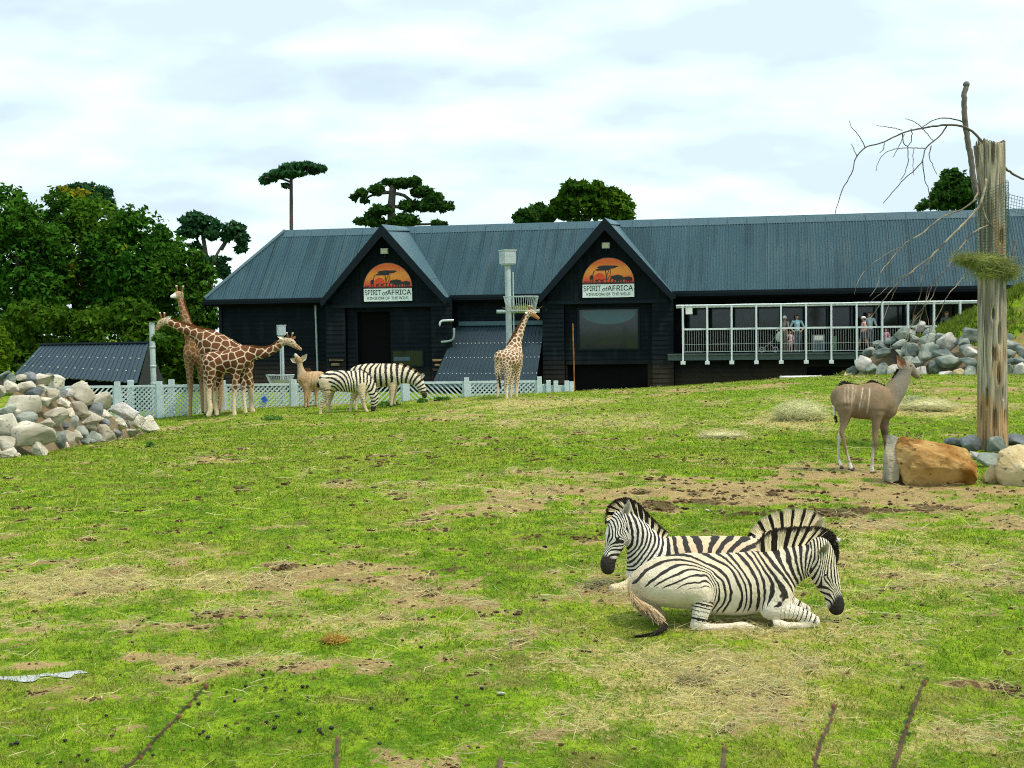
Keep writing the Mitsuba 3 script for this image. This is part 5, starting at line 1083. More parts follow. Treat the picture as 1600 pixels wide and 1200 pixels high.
HEAP_L = [(30, 505, 45, 28, 'g'), (85, 540, 65, 45, 'g'), (215, 530, 55, 45, 'd'), (300, 540, 75, 50, 'c'), (365, 520, 35, 25, 'g'), (410, 560, 60, 55, 'c'), (150, 530, 40, 25, 'c'), (60, 590, 65, 40, 'c'), (600, 590, 60, 40, 'c'), (180, 600, 70, 40, 'c'), (260, 650, 75, 50, 'd'), (290, 600, 50, 30, 'c'), (430, 640, 60, 40, 'd'),
        (510, 650, 40, 40, 'p'), (610, 660, 90, 70, 'c'), (170, 720, 140, 85, 'c'), (20, 760, 80, 65, 'g'), (370, 660, 60, 50, 'c'), (330, 700, 50, 35, 'c'), (450, 710, 70, 50, 'c'), (760, 700, 70, 60, 'c'), (115, 800, 55, 40, 'c'), (190, 850, 75, 60, 'g'), (400, 820, 100, 60, 'c'), (510, 800, 50, 40, 'c'), (590, 750, 80, 70, 'c'),
        (700, 775, 70, 60, 'd'), (780, 800, 50, 40, 'c'), (50, 880, 80, 75, 'c'), (930, 780, 100, 55, 'p'), (540, 860, 45, 45, 'g'), (640, 830, 110, 60, 'c'), (780, 860, 35, 25, 'd'), (465, 890, 45, 30, 'd'), (330, 880, 60, 35, 'c'), (660, 900, 50, 35, 'c'), (890, 870, 60, 40, 'c'), (1010, 850, 80, 50, 'c'), (1110, 880, 70, 65, 'c'), (210, 960, 160, 90, 'c'),
        (300, 1050, 70, 65, 'c'), (40, 1010, 60, 70, 'c'), (50, 1090, 70, 45, 'c'), (430, 980, 60, 65, 'g'), (500, 970, 50, 50, 'c'), (560, 970, 50, 45, 'c'), (590, 940, 60, 50, 'g'), (620, 1000, 50, 40, 'g'), (690, 975, 60, 45, 'g'), (780, 950, 75, 70, 'c'), (870, 940, 35, 35, 'd'), (960, 930, 70, 40, 'c'), (890, 1000, 25, 13, 'c'), (1010, 980, 25, 13, 'c'),
        (490, 1040, 40, 25, 'c'), (680, 1010, 40, 20, 'g'), (130, 1110, 35, 12, 'c'), (45, 1140, 45, 14, 'c'), (-60, 640, 80, 60, 'c'), (-60, 900, 80, 80, 'c'), (-70, 1060, 80, 70, 'c')]
hl = heap(HEAP_L, 0, 480, 4.8, [(-80, 1150, GP(0, 716)[1]), (60, 1140, GP(12, 715)[1]), (300, 1110, GP(62, 711)[1]), (500, 1050, GP(104, 699)[1]), (800, 1015, GP(167, 690)[1]), (1170, 945, GP(238, 674)[1])], 'left heap', 'left', 300)
struct('left_rubble_mound', hl, 'rubble')
HEAP_R = [(680, 165, 45, 42, 'p'), (560, 235, 90, 60, 'g'), (620, 265, 50, 50, 'g'), (770, 220, 60, 45, 'g'), (760, 290, 70, 60, 'g'), (850, 260, 35, 30, 'g'), (930, 300, 75, 70, 'p'), (1130, 240, 90, 60, 'g'), (1060, 310, 55, 55, 'g'), (1000, 310, 28, 25, 'd'), (890, 400, 85, 55, 'g'), (1090, 370, 60, 35, 'g'), (1140, 390, 75, 65, 'p'), (750, 400, 85, 75, 'g'),
         (500, 330, 70, 45, 'g'), (590, 380, 75, 65, 'g'), (430, 300, 60, 35, 'g'), (340, 350, 70, 40, 'g'), (300, 320, 40, 25, 'g'), (230, 395, 65, 40, 'g'), (350, 410, 80, 50, 'g'), (500, 420, 50, 60, 'g'), (190, 510, 80, 80, 'p'), (80, 560, 55, 45, 'g'), (30, 592, 80, 30, 'b'), (250, 560, 55, 60, 'g'), (350, 560, 60, 70, 'g'), (440, 560, 55, 50, 'p'), (580, 480, 70, 45, 'g'),
         (660, 490, 60, 50, 'g'), (550, 580, 60, 50, 'g'), (670, 590, 75, 55, 'p'), (780, 530, 80, 55, 'g'), (940, 480, 100, 50, 'g'), (860, 590, 80, 70, 'p'), (1100, 490, 75, 45, 'g'), (950, 620, 45, 35, 'd'), (1030, 600, 60, 50, 'b'), (1130, 600, 60, 75, 'g'), (960, 660, 30, 15, 'd'), (730, 640, 40, 25, 'd'), (1500, 320, 75, 55, 'g'), (1470, 270, 35, 35, 'g'), (1580, 370, 45, 40, 'g'),
         (1480, 410, 45, 40, 'g'), (1560, 480, 45, 40, 'g'), (1490, 480, 45, 30, 'g'), (1480, 570, 55, 60, 'g'), (1570, 560, 50, 70, 'p'), (1480, 640, 45, 35, 'd'), (1450, 690, 25, 12, 'g'), (1300, 330, 80, 60, 'g'), (1300, 470, 80, 60, 'g'), (1320, 600, 70, 60, 'g'), (1660, 400, 80, 70, 'g'), (1680, 560, 80, 80, 'g')]
hr = heap(HEAP_R, 1320, 480, 5.714, [(-60, 612, 38.8), (0, 612, 38.6), (300, 630, 37.6), (600, 650, 36.6), (1100, 690, 35.2), (1600, 700, 34.6)], 'right heap', 'right', 500)
struct('right_rubble_mound', hr, 'rubble')
# grassy bank above the right rocks
bx = np.linspace(9, 60, 110); by = np.linspace(36.5, 56, 70); BX, BY = np.meshgrid(bx, by)
prof = sst(37.3, 43, BY) * sst(56, 48, BY)
hz = .50 * np.log1p(np.exp((np.minimum(BX, 23) - 10.8) * 2)) / 2 + .10 * (meshkit.fbm(np.stack([BX, BY, BX * 0], -1) * .8, 4, 9) - .5) * 3
BZ = np.minimum(gz(BX, BY), .6) - .5 + (hz + .5) * prof
n1 = meshkit.fbm(np.stack([BX, BY, BX * 0], -1) * .7, 4, 12)
struct('grass_bank', M(np.stack([BX, BY, BZ], -1).reshape(-1, 3), grid_faces(70, 110)), 'ground_mat', True, uv=np.stack([np.clip((n1.ravel() - .46) * 3 + .2 * (BY.ravel() < 41), 0, 1), np.full(BX.size, .1)], 1))
def on_bank(x, y):
    i = np.clip((x - 9) / 51 * 109, 0, 108.99); j = np.clip((y - 36.5) / 19.5 * 69, 0, 68.99); a, b = i.astype(int), j.astype(int); u, w = i - a, j - b
    return BZ[b, a] * (1 - u) * (1 - w) + BZ[b, a + 1] * u * (1 - w) + BZ[b + 1, a] * (1 - u) * w + BZ[b + 1, a + 1] * u * w
r_ = np.random.default_rng(61); n_ = 26000; x_, y_ = r_.uniform(11, 24, n_), r_.uniform(38, 50, n_)
k_ = meshkit.fbm(np.stack([x_, y_, x_ * 0], -1) * .7, 4, 12) < .55 + r_.normal(0, .05, n_); x_, y_ = x_[k_], y_[k_]; n_ = len(x_)
v, f, c = blades(x_, y_, on_bank(x_, y_) - .02, r_.uniform(.08, .26, n_), r_.uniform(.03, .06, n_), r_.uniform(0, .18, n_), np.clip(np.array([.125, .175, .025]) * (1 + .25 * r_.normal(0, 1, (n_, 1))), .02, 1), 63)
solo('bank_grass', M(v, f), 'blade', 'longer rough grass on the bank behind the right rocks', 'grass', kind='stuff', color=c)

def hullrock(fr, pts, key, label, seed, amp, smooth=26):
    """a boulder from the corners one can see (frame x, y, depth)"""
    m = trimesh.convex.convex_hull(fr.w(np.array(pts, float)))
    for _ in range(5): m = m.subdivide()
    v = m.vertices; nn = m.vertex_normals; 
    m = M(v, m.faces); trimesh.smoothing.filter_laplacian(m, .5, 6)
    v = np.array(m.vertices); nn = m.vertex_normals
    v = v + nn * (amp * 2 * (meshkit.fbm(v * 2.6 + seed, 4, seed) - .5) + amp * .8 * (meshkit.fbm(v * 11, 3, seed) - .5))[:, None]
    return solo('boulder', M(v, m.faces), key, label, 'rock', smooth=smooth)
OF = Frame(1200, 590, 4.0, GP(1460, 764)[1] + .25)
hullrock(OF, [(815, 450, 40), (870, 380, 60), (850, 390, 180), (1000, 392, 60), (1180, 428, 70), (1262, 452, 80), (1335, 560, 90), (1325, 640, 40), (1290, 705, 80), (1150, 700, 50), (950, 680, 20), (868, 668, 0), (870, 560, -70), (815, 520, 20), (900, 440, -60), (1080, 490, -90), (1250, 570, -50), (980, 560, -110), (830, 600, 60), (1300, 500, 220), (1000, 420, 260), (860, 660, 220), (1320, 680, 220)], 'orange_stone', 'large orange brown sandstone boulder lying on the bare earth beside the kudu', 3, .05)
hullrock(OF, [(745, 420, 60), (790, 355, 80), (860, 380, 120), (815, 470, 30), (830, 560, 20), (830, 650, 30), (770, 660, 20), (745, 600, 40), (755, 500, 30), (760, 650, 160), (850, 640, 160), (800, 370, 180)], 'slab_stone', 'upright greyish buff stone leaning on the left end of the orange boulder', 8, .03)
hullrock(OF, [(1432, 560, 0), (1460, 470, 20), (1530, 425, 40), (1620, 415, 60), (1750, 460, 60), (1780, 600, 40), (1700, 735, 20), (1560, 750, 0), (1480, 690, -10), (1440, 620, 0), (1560, 560, -110), (1660, 600, -110), (1500, 480, 200), (1740, 500, 220), (1500, 720, 200), (1740, 720, 200)], 'buff_stone', 'rounded buff boulder speckled with dark pebbles at the right edge', 5, .035)
for i, (px, py, rx, ry, k, lab) in enumerate(((1489, 691, 15, 9, 'd', 'small dark stone left of the weathered trunk'), (1517, 691, 16, 15, 'd', 'slate grey stone against the left foot of the weathered trunk'), (1558, 694, 14, 14, 'g', 'grey stone in front of the foot of the weathered trunk'), (1587, 688, 17, 10, 'd', 'bluish stone right of the weathered trunk'),
                                      (1527, 711, 11, 8, 'p', 'small pinkish stone behind the orange boulder'), (1547, 718, 17, 12, 'g', 'broken grey stone between the orange and the buff boulder'), (1548, 742, 13, 14, 'b', 'small buff stone wedged between the orange and the buff boulder'), (1330, 729, 3, 3, 'd', 'pebble on the bare earth between the legs of the kudu'))):
    Y = GP(px, py + ry)[1]; u = Y / FOC
    solo('boulder' if i < 7 else 'pebble', rock(P(px, py, Y + rx * u * .6), (rx * u * 1.1, rx * u, ry * u * 1.1), 900 + i), KIND[k][0], lab, 'rock', smooth=28)

# ---------------------------------------------------------------- the dead trunk
TB = GP(1551, 702); TY = TB[1]; tu = TY / FOC
def col_trunk(p, n, uv):
    g = fbm(p.x * 30, p.y * 30, p.z * 1.6, 4); w = fbm(p.x * 4, p.y * 4, p.z * 1.1, 3); h = p.z
    c = mix((.17, .15, .11), (.46, .405, .30), smoothstep(.3, .7, g))
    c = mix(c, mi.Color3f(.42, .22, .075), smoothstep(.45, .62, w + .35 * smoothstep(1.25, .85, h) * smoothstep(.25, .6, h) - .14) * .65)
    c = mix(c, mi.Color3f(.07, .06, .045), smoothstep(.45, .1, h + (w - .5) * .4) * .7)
    return mix(c, mi.Color3f(.035, .028, .02), smoothstep(.62, .8, noise(p.x * 60, p.y * 60, p.z * 2.2)) * .7)
mat('dead_wood', {'type': 'bumpmap', 'arbitrary': mikit.proc(lambda p, n, uv: .015 * fbm(p.x * 55, p.y * 55, p.z * 3, 3), 3e-3), 'b': pr(mikit.proc(col_trunk), .9, specular=.1)})
mat('bark_grey', pr(mikit.proc(lambda p, n, uv: mix((.07, .06, .055), (.19, .165, .14), fbm(p.x * 20, p.y * 20, p.z * 8, 3))), .9))
mat('twig_pale', pr(mikit.proc(lambda p, n, uv: mix((.085, .07, .055), (.36, .30, .20), smoothstep(.35, .7, fbm(p.x * 5, p.y * 5, p.z * 6, 3)))), .85))
DT = thing('dead_tree', 'tall weathered dead trunk with bare hanging branches standing among stones', 'dead tree')
def log(cx0, cx1, y0, y1, r0, r1, seed, dep=0, top_amp=.12, slots=()):
    na, nh = 96, 150; a = np.linspace(0, 2 * np.pi, na, endpoint=False); t = np.linspace(0, 1, nh)
    top, bot = P(cx0, y0, TY), P(cx1, y1, TY); top = top * 1; V = []
    A, Tt = np.meshgrid(a, t); cen = bot[None, None] + (top - bot)[None, None] * Tt[..., None]
    q = np.stack([np.cos(A) * 2, np.sin(A) * 2, Tt * 1.5], -1)
    R = (r1 + (r0 - r1) * Tt) * tu * (1 + .22 * (meshkit.fbm(q * [1.6, 1.6, .7] + seed, 4, seed) - .5) + .16 * (meshkit.fbm(np.stack([np.cos(A) * 7, np.sin(A) * 7, Tt * 2.2], -1) + seed, 3, seed + 1) - .5))
    for ang, zt, hw, hl, dp in slots:
        dA = np.abs((A - ang + np.pi) % (2 * np.pi) - np.pi); R = R - dp * np.exp(-(dA / hw) ** 2) * np.exp(-((Tt - zt) / hl) ** 4)
    zz = (meshkit.fbm(np.stack([np.cos(A) * 3, np.sin(A) * 3, 0 * A], -1) + seed, 3, seed + 2) - .5) * top_amp * 2 * Tt ** 8
    v = cen + np.stack([np.cos(A) * R, np.sin(A) * R + dep, zz], -1)
    v = v.reshape(-1, 3); i, j = np.meshgrid(np.arange(nh - 1), np.arange(na), indexing='ij'); aa = i * na + j; bb = i * na + (j + 1) % na
    f = np.vstack([np.stack([aa.ravel(), bb.ravel(), (bb + na).ravel()], 1), np.stack([aa.ravel(), (bb + na).ravel(), (aa + na).ravel()], 1)])
    v = np.vstack([v, v[-na:].mean(0) - [0, 0, .05]]); k = np.arange(na); f = np.vstack([f, np.stack([(nh - 1) * na + k, (nh - 1) * na + (k + 1) % na, k * 0 + len(v) - 1], 1)])
    return M(v, f)
fz = lambda py: (712 - py) / (712 - 224)
sl = [(-math.pi / 2 + (px - cx) / 22.0, fz(py), .10, .018 + .012 * (i % 2), .10) for i, (px, py, cx) in enumerate(((1543, 489, 1549), (1553, 522, 1549), (1545, 552, 1550), (1552, 583, 1550), (1562, 613, 1551), (1534, 620, 1551), (1556, 370, 1547), (1547, 655, 1551), (1566, 650, 1551)))]
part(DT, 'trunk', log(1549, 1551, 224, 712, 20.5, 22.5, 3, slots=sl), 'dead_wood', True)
part(DT, 'splinter', log(1528, 1541, 229, 330, 8.5, 9, 9, dep=-.05), 'dead_wood', True)
zz6 = lambda q: (1260 + q[0] / 3.332, 100 + q[1] / 3.332)
def branch(pts, r0, r1, d0, d1, name='branch', m='bark_grey', sub=0):
    n = len(pts); L = [P(*zz6(q), TY + d0 + (d1 - d0) * i / (n - 1)) for i, q in enumerate(pts)]
    L = spline(L, n * 4); r = np.random.default_rng(int(pts[0][0] * 7 + pts[-1][1])); L[1:-1] += r.normal(0, .0035, L[1:-1].shape)
    return part(DT, name, tube(L, np.linspace(r0, r1, len(L)), 6), m, True)
branch([(890, 690), (870, 600), (855, 480), (840, 400), (830, 330), (822, 230), (820, 160), (832, 120), (836, 98)], .046, .042, -.15, -.1, 'limb')
part(DT, 'limb_stub', ball(OF, (0, 0, 0), 1) if False else trimesh.creation.icosphere(subdivisions=2, radius=.052).apply_translation(P(1510, 132, TY - .1)), 'bark_grey', True)
for pts, r0, r1, d0, d1 in (([(915, 405), (840, 335), (760, 317), (600, 335), (510, 355), (400, 408), (305, 435), (255, 495), (240, 560), (190, 650), (150, 780)], .020, .006, -.1, -.7), ([(835, 312), (715, 280), (650, 300), (600, 332)], .012, .008, -.1, -.35), ([(730, 325), (690, 380), (620, 440), (605, 500), (500, 610), (400, 725)], .013, .006, -.2, -.6),
                            ([(600, 335), (640, 375), (660, 400)], .008, .006, -.35, -.3), ([(500, 360), (505, 410), (525, 430), (530, 500), (490, 605)], .009, .005, -.4, -.2), ([(510, 365), (480, 430), (450, 485)], .008, .005, -.4, -.6), ([(545, 335), (548, 395), (525, 430)], .008, .006, -.38, -.3), ([(620, 440), (540, 435), (470, 440), (400, 470), (365, 555)], .009, .005, -.35, -.7),
                            ([(650, 425), (640, 470), (660, 530), (680, 575)], .008, .005, -.3, -.1), ([(605, 500), (615, 590), (640, 680), (640, 760)], .009, .005, -.4, -.1), ([(306, 438), (285, 390), (240, 335), (222, 295)], .008, .005, -.55, -.7), ([(262, 482), (235, 415)], .007, .005, -.55, -.6), ([(500, 345), (440, 330), (365, 320)], .008, .005, -.4, -.2), ([(600, 330), (560, 300), (515, 285)], .008, .005, -.35, -.2),
                            ([(560, 440), (555, 520), (560, 580)], .006, .004, -.35, -.4), ([(405, 410), (400, 450), (380, 460)], .007, .005, -.5, -.4), ([(1028, 535), (1080, 575), (1133, 600), (1200, 615)], .020, .014, .1, .3), ([(1040, 960), (1080, 1040), (1133, 1070)], .010, .006, .0, -.2), ([(1090, 920), (1080, 970), (1060, 1060), (1040, 1150)], .020, .008, .3, .1)):
    branch(pts, r0, r1, d0, d1)
for pts, r0, r1, d0, d1 in (([(935, 600), (930, 640), (905, 730), (830, 820), (770, 880), (700, 950), (650, 1000), (550, 1080), (470, 1150), (400, 1230), (330, 1330)], .030, .007, -.25, -.9), ([(890, 640), (880, 700), (800, 760), (720, 790), (640, 850), (600, 885), (520, 930), (440, 1020), (385, 1090), (370, 1150), (330, 1210)], .022, .006, -.2, -.8),
                            ([(950, 840), (880, 870), (800, 960), (740, 1050), (660, 1150), (640, 1190), (600, 1300), (560, 1420)], .018, .006, -.3, -.7), ([(910, 700), (930, 790), (1000, 880)], .020, .012, -.28, -.28), ([(850, 1060), (800, 1130), (740, 1200), (700, 1280), (640, 1400)], .012, .006, -.4, -.7), ([(650, 1010), (600, 1130), (595, 1190), (560, 1300), (555, 1400)], .009, .005, -.6, -.5),
                            ([(500, 950), (400, 1000), (310, 1070), (270, 1130), (250, 1200)], .008, .004, -.6, -.9), ([(640, 1150), (620, 1260), (640, 1380), (600, 1480)], .008, .005, -.6, -.5), ([(690, 1100), (660, 1200), (560, 1330), (520, 1420), (500, 1500)], .009, .005, -.65, -.8), ([(600, 1300), (540, 1380), (520, 1480), (530, 1600), (560, 1720)], .008, .004, -.7, -.6), ([(560, 1420), (600, 1500), (590, 1620), (630, 1740)], .007, .004, -.7, -.5), ([(480, 1140), (440, 1230), (400, 1330)], .007, .004, -.8, -.9), ([(560, 1080), (470, 1120), (380, 1200), (300, 1260)], .007, .004, -.7, -.9)):
    branch(pts, r0 * .72, r1 * .72, d0, d1, m='twig_pale')
mat('net_green', pr((.02, .085, .065), .5))
NET = thing('plastic_netting', 'green plastic netting wrapped round the upper part of the dead trunk', 'netting'); st = []
nz0, nz1 = P(1549, 420, TY)[2], P(1549, 293, TY)[2]; ncx = P(1549, 350, TY)[0]; R_ = 25 * tu
for i in range(27):
    a = -math.pi * 1.0 + i * math.pi * 1.35 / 26; st.append(tube([[ncx + R_ * math.cos(a), TY + R_ * math.sin(a), nz0], [ncx + R_ * math.cos(a), TY + R_ * math.sin(a), nz1 - .10 * math.sin(a * 2)]], .0035, 4, False))
for k in range(27):
    z = nz0 + (nz1 - nz0) * k / 26; aa = np.linspace(-math.pi, math.pi * .35, 24); st.append(tube(np.stack([ncx + R_ * np.cos(aa), TY + R_ * np.sin(aa), z - .06 * np.sin(2 * aa) * k / 26], 1), .0035, 4, False))
part(NET, 'wrapped_net', cat_(st), 'net_green', kind='stuff'); st = []
for i in range(14): x = 1566 + i * 4.2; st.append(tube([P(x + 3, 300 + i * 1.1, TY + .1), P(x, 326 + i * 1.2, TY + .1)], .0035, 4, False))
for k in range(6): st.append(tube([P(1566, 301 + k * 5, TY + .1), P(1624, 316 + k * 5, TY + .1)], .0035, 4, False))
part(NET, 'loose_net', cat_(st), 'net_green', kind='stuff', label='loose end of the netting stretched to the right')
def hay(name, label, px, py, rx, ry, Y, n, seed, col=(.40, .40, .20), L=(.1, .3), cat='hay', core=True, w=.006):
    u = Y / FOC; c = P(px, py, Y); r = np.random.default_rng(seed); key = thing(name, label, cat)
    if core:
        m = trimesh.creation.icosphere(subdivisions=3); m.vertices *= (1 + .3 * (meshkit.fbm(m.vertices * 2.2 + seed, 3, seed) - .5))[:, None]
        part(key, 'core', M(m.vertices * [rx * u * .86, rx * u * .7, ry * u * .86] + c, m.faces), mat(f'hay_core_{seed}', pr(tuple(np.array(col) * .8), .95)), True)
    d = r.normal(0, 1, (n, 3)); d /= np.linalg.norm(d, axis=1, keepdims=True); d *= r.uniform(.75, 1.12, (n, 1)); q = c + d * [rx * u, rx * u * .8, ry * u]
    v, f, cc = strands(q[:, 0], q[:, 1], q[:, 2], r.uniform(*L, n), np.full(n, w), seed, .5)
    part(key, 'strands', M(v, f), 'blade', color=np.clip(cc * (np.array(col) / np.array([.52, .47, .24])), .02, .9), kind='stuff'); return key
HB = hay('hay_bundle', 'shaggy green grey bundle of hay tied round the dead trunk', 1536, 409, 30, 11, TY - .14, 1500, 71, (.32, .37, .12), (.10, .34))
for px, py, rx, ry, n_, sd in ((1508, 405, 16, 6, 700, 171), (1560, 418, 24, 10, 1000, 172), (1578, 428, 10, 9, 500, 173), (1545, 424, 22, 9, 700, 174)):
    r = np.random.default_rng(sd); cc_ = P(px, py, TY - .2); q = cc_ + r.normal(0, .55, (n_, 3)) * np.array([rx, rx * .8, ry]) * tu
    v, f, cc = strands(q[:, 0], q[:, 1], q[:, 2], r.uniform(.08, .34, n_), np.full(n_, .006), sd, .75)
    part(HB, 'loose_strands', M(v, f), 'blade', color=np.clip(cc * np.array([.62, .78, .5]) * r.uniform(.6, 1.1), .02, .9), kind='stuff')
hay('hay_pile', 'pile of pale hay on the grass left of the kudu', 1250, 645, 38, 17, GP(1250, 656)[1], 2600, 72, (.60, .60, .33), (.1, .35))
hay('hay_pile', 'low scatter of hay on the grass behind the kudu', 1450, 634, 42, 9, GP(1450, 640)[1], 1900, 73, (.60, .58, .32), (.1, .35))
hay('hay_pile', 'small darker hay pile right behind the neck of the kudu', 1428, 629, 14, 9, GP(1430, 638)[1], 900, 74, (.38, .42, .24), (.1, .3))
hay('hay_pile', 'thin flat heap of straw in the middle of the slope', 1128, 680, 34, 5, GP(1128, 683)[1], 800, 75, (.55, .52, .28), (.1, .3))
hay('hay_clump', 'dull clump of hay lying in front of the resting zebras', 1084, 1064, 22, 6, GP(1084, 1068)[1], 600, 76, (.42, .37, .18), (.05, .16))
hay('hay_clump', 'small orange brown tuft of straw on the green turf', 522, 1000, 16, 5, GP(522, 1004)[1], 260, 77, (.45, .30, .07), (.06, .16))

# ---------------------------------------------------------------- fence, feeders, shed
mat('fence_grey', pr(mikit.proc(lambda p, n, uv: mix((.36, .46, .49), (.54, .63, .65), fbm(p.x * 4, p.y * 4, p.z * 6, 3))), .75))
FN = thing('lattice_fence', 'grey blue lattice fence running behind the giraffes and grazing zebras', 'fence')
FYY = 37.4
fx = [(px, P(px, 600, FYY)[0]) for px in (60, 132, 183, 249, 348, 459, 556, 633, 729, 843)]
gzf = lambda x: float(gz(x, FYY))
ZT = .83
for i, (px, x) in enumerate(fx):
    part(FN, 'post', box([x, FYY, (ZT + .12 + gzf(x) - .3) / 2], (.14, .14, ZT + .12 - gzf(x) + .3)), 'fence_grey')
for i, ((pa, a), (pb, b)) in enumerate(zip(fx[:-1], fx[1:])):
    a, b = a + .07, b - .07; z0 = min(gzf(a), gzf(b)) - .08; fr_ = part(FN, 'panel_frame', cat_([box([(a + b) / 2, FYY, ZT - .02], (b - a, .06, .07)), box([(a + b) / 2, FYY, z0], (b - a, .06, .07)), box([a + .03, FYY, (ZT + z0) / 2], (.06, .06, ZT - z0 - .08)), box([b - .03, FYY, (ZT + z0) / 2], (.06, .06, ZT - z0 - .08))]), 'fence_grey')
    sl_ = []; H_z = ZT - z0 - .1; W_ = b - a - .12
    for sgn in ((1, -1) if i not in (1, 6, 7) else (1,) if i != 7 else (-1,)):
        for k in np.arange(-H_z, W_, .135 if len((1, -1)) and i not in (1, 6, 7) else .15):
            x0, x1 = max(k, 0), min(k + H_z, W_); 
            if x1 - x0 < .05: continue
            za, zb_ = (x0 - k), (x1 - k)
            if sgn < 0: za, zb_ = H_z - za, H_z - zb_
            p0, p1 = np.array([a + .06 + x0, FYY - .012 * sgn, z0 + .05 + za]), np.array([a + .06 + x1, FYY - .012 * sgn, z0 + .05 + zb_])
            L = np.linalg.norm(p1 - p0); ang = math.atan2(p1[2] - p0[2], p1[0] - p0[0]); R = np.array([[math.cos(ang), 0, -math.sin(ang)], [0, 1, 0], [math.sin(ang), 0, math.cos(ang)]])
            sl_.append(box((p0 + p1) / 2, (L, .012, .042), R))
    part(fr_, 'lattice', cat_(sl_), 'fence_grey', kind='stuff')
for px in (204, 268): x = P(px, 600, FYY + .6)[0]; solo('fence_post', box([x, FYY + .6, .4], (.15, .15, 1.15)), 'fence_grey', f'short grey post standing behind the lattice fence, {"left" if px < 240 else "right"} of the two', 'post')
PF = thing('plank_fence', 'low grey plank fence with square posts right of the lattice fence', 'fence')
for px, t in ((857, 594), (868.5, 595), (885.5, 595), (893, 596)): q = P(px, t, FYY + .1); part(PF, 'post', box([q[0], q[1], q[2] - .6], (.13, .13, 1.2)), 'fence_grey')
for a, b, t in ((846, 855, 600), (859.5, 866, 602), (871, 883, 602), (888, 891, 602)): q0, q1 = P(a, t, FYY + .1), P(b, t, FYY + .1); part(PF, 'plank', box([(q0[0] + q1[0]) / 2, q0[1] + .03, q0[2] - .5], (q1[0] - q0[0], .04, 1.0)), 'fence_grey')
q = P(413, 624, FYY - .06); solo('blue_cloth', box(q, (.15, .02, .17), np.array([[.85, 0, -.5], [0, 1, 0], [.5, 0, .85]])), mat('blue_cloth_mat', pr((.02, .10, .42), .8)), 'small blue cloth tied to the lattice fence', 'cloth')
def lathe(prof, c, n=24):
    a = np.linspace(0, 2 * np.pi, n, endpoint=False); v = np.array([[r * math.cos(t), r * math.sin(t), z] for r, z in prof for t in a]) + np.asarray(c); f = []
    for i in range(len(prof) - 1):
        for j in range(n): p, q = i * n + j, i * n + (j + 1) % n; f += [[p, q, q + n], [p, q + n, p + n]]
    return M(v, f)
def feeder(label, Y, pole, box_, basket, extra):
    k = thing('giraffe_feeder', label, 'feeder'); u = Y / FOC
    (x0, y0), (x1, y1), pw = pole; part(k, 'pole', tube([P(x0, y0, Y), P(x1, y1, Y)], pw * u / 2, 12), 'galv', True)
    bx0, by0, bx1, by1 = box_; c = P((bx0 + bx1) / 2, (by0 + by1) / 2, Y); w, h = (bx1 - bx0) * u, (by1 - by0) * u; a = .5
    R = np.array([[math.cos(a), -math.sin(a), 0], [math.sin(a), math.cos(a), 0], [0, 0, 1]]); w *= .74
    part(k, 'winch_box', cat_([box(c, (w, w, h * .92), R), box(c + [0, 0, h * .48], (w * 1.12, w * 1.12, h * .08), R), box(c - [0, 0, h * .5], (w * .8, w * .8, h * .1), R)]), 'galv')
    tx0, tx1, ty, bx0, bx1, by = basket; ct, cb = P((tx0 + tx1) / 2, ty, Y - .12), P((bx0 + bx1) / 2, by, Y - .12); rt, rb = (tx1 - tx0) * u / 2, (bx1 - bx0) * u / 2
    th = np.linspace(0, 2 * np.pi, 33); ring = lambda c, r: tube(np.stack([c[0] + r * np.cos(th), c[1] + r * .7 * np.sin(th), c[2] + 0 * th], 1), .016, 6, False)
    part(k, 'basket_rim', ring(ct, rt), 'galv', True); part(k, 'basket_rim', ring(cb, rb), 'galv', True)
    part(k, 'basket_bar', cat_([tube([[ct[0] + rt * math.cos(a), ct[1] + rt * .7 * math.sin(a), ct[2]], [cb[0] + rb * math.cos(a), cb[1] + rb * .7 * math.sin(a), cb[2]]], .008, 4, False) for a in np.linspace(0, 2 * np.pi, 45)[:-1]]), 'galv', kind='stuff')
    v, f, cc = strands(*(cb[:, None] + rng.normal(0, 1, (3, 500)) * np.array([rb * .5, rb * .35, .05])[:, None] + np.array([0, 0, .07])[:, None]), rng.uniform(.05, .2, 500), np.full(500, .008), 4, .5)
    part(k, 'hay', M(v, f), 'blade', color=cc * [.6, .7, .5], kind='stuff')
    for nm, p0, p1, r in extra: part(k, nm, tube([P(*p0, Y), P(*p1, Y)], r, 10), 'galv', True)
    return k
feeder('tall grey feeding pole with a box on top and a hanging basket between the gables', 38.6, ((793, 410), (798, 640), 9.5), (780, 391, 806, 413), (787, 841, 463.5, 793, 836, 486), [('cross_bar', (776, 487), (843, 486), .055), ('cable_pipe', (801.5, 425), (804.5, 640), .022)])
feeder('shorter grey feeding pole with a box and a low basket behind the stretched giraffe', 39.4, ((441, 520), (443, 640), 4.6), (432, 508, 447, 524), (416, 460, 586, 423, 453, 602), [('cable_pipe', (438, 540), (439.5, 640), .02)])
FP = thing('flue_pipe', 'galvanised flue pipe with a round cap beside the low dark shed', 'pipe')
part(FP, 'pipe', tube([P(241.5, 640, 44), P(237, 504, 44)], .095, 12), 'galv', True)
for t in (.3, .5, .72): q = P(241.5, 640, 44) * (1 - t) + P(237, 504, 44) * t; part(FP, 'joint', tube([q - [0, 0, .04], q + [0, 0, .04]], .11, 12), 'galv', True)
part(FP, 'cap', lathe([(.001, .10), (.10, .07), (.175, .0), (.17, -.03), (.001, -.02)], P(237, 500, 44)), 'galv', True)
SH = thing('shed', 'low dark shed with a ribbed sheet roof under the trees on the left', 'shed')
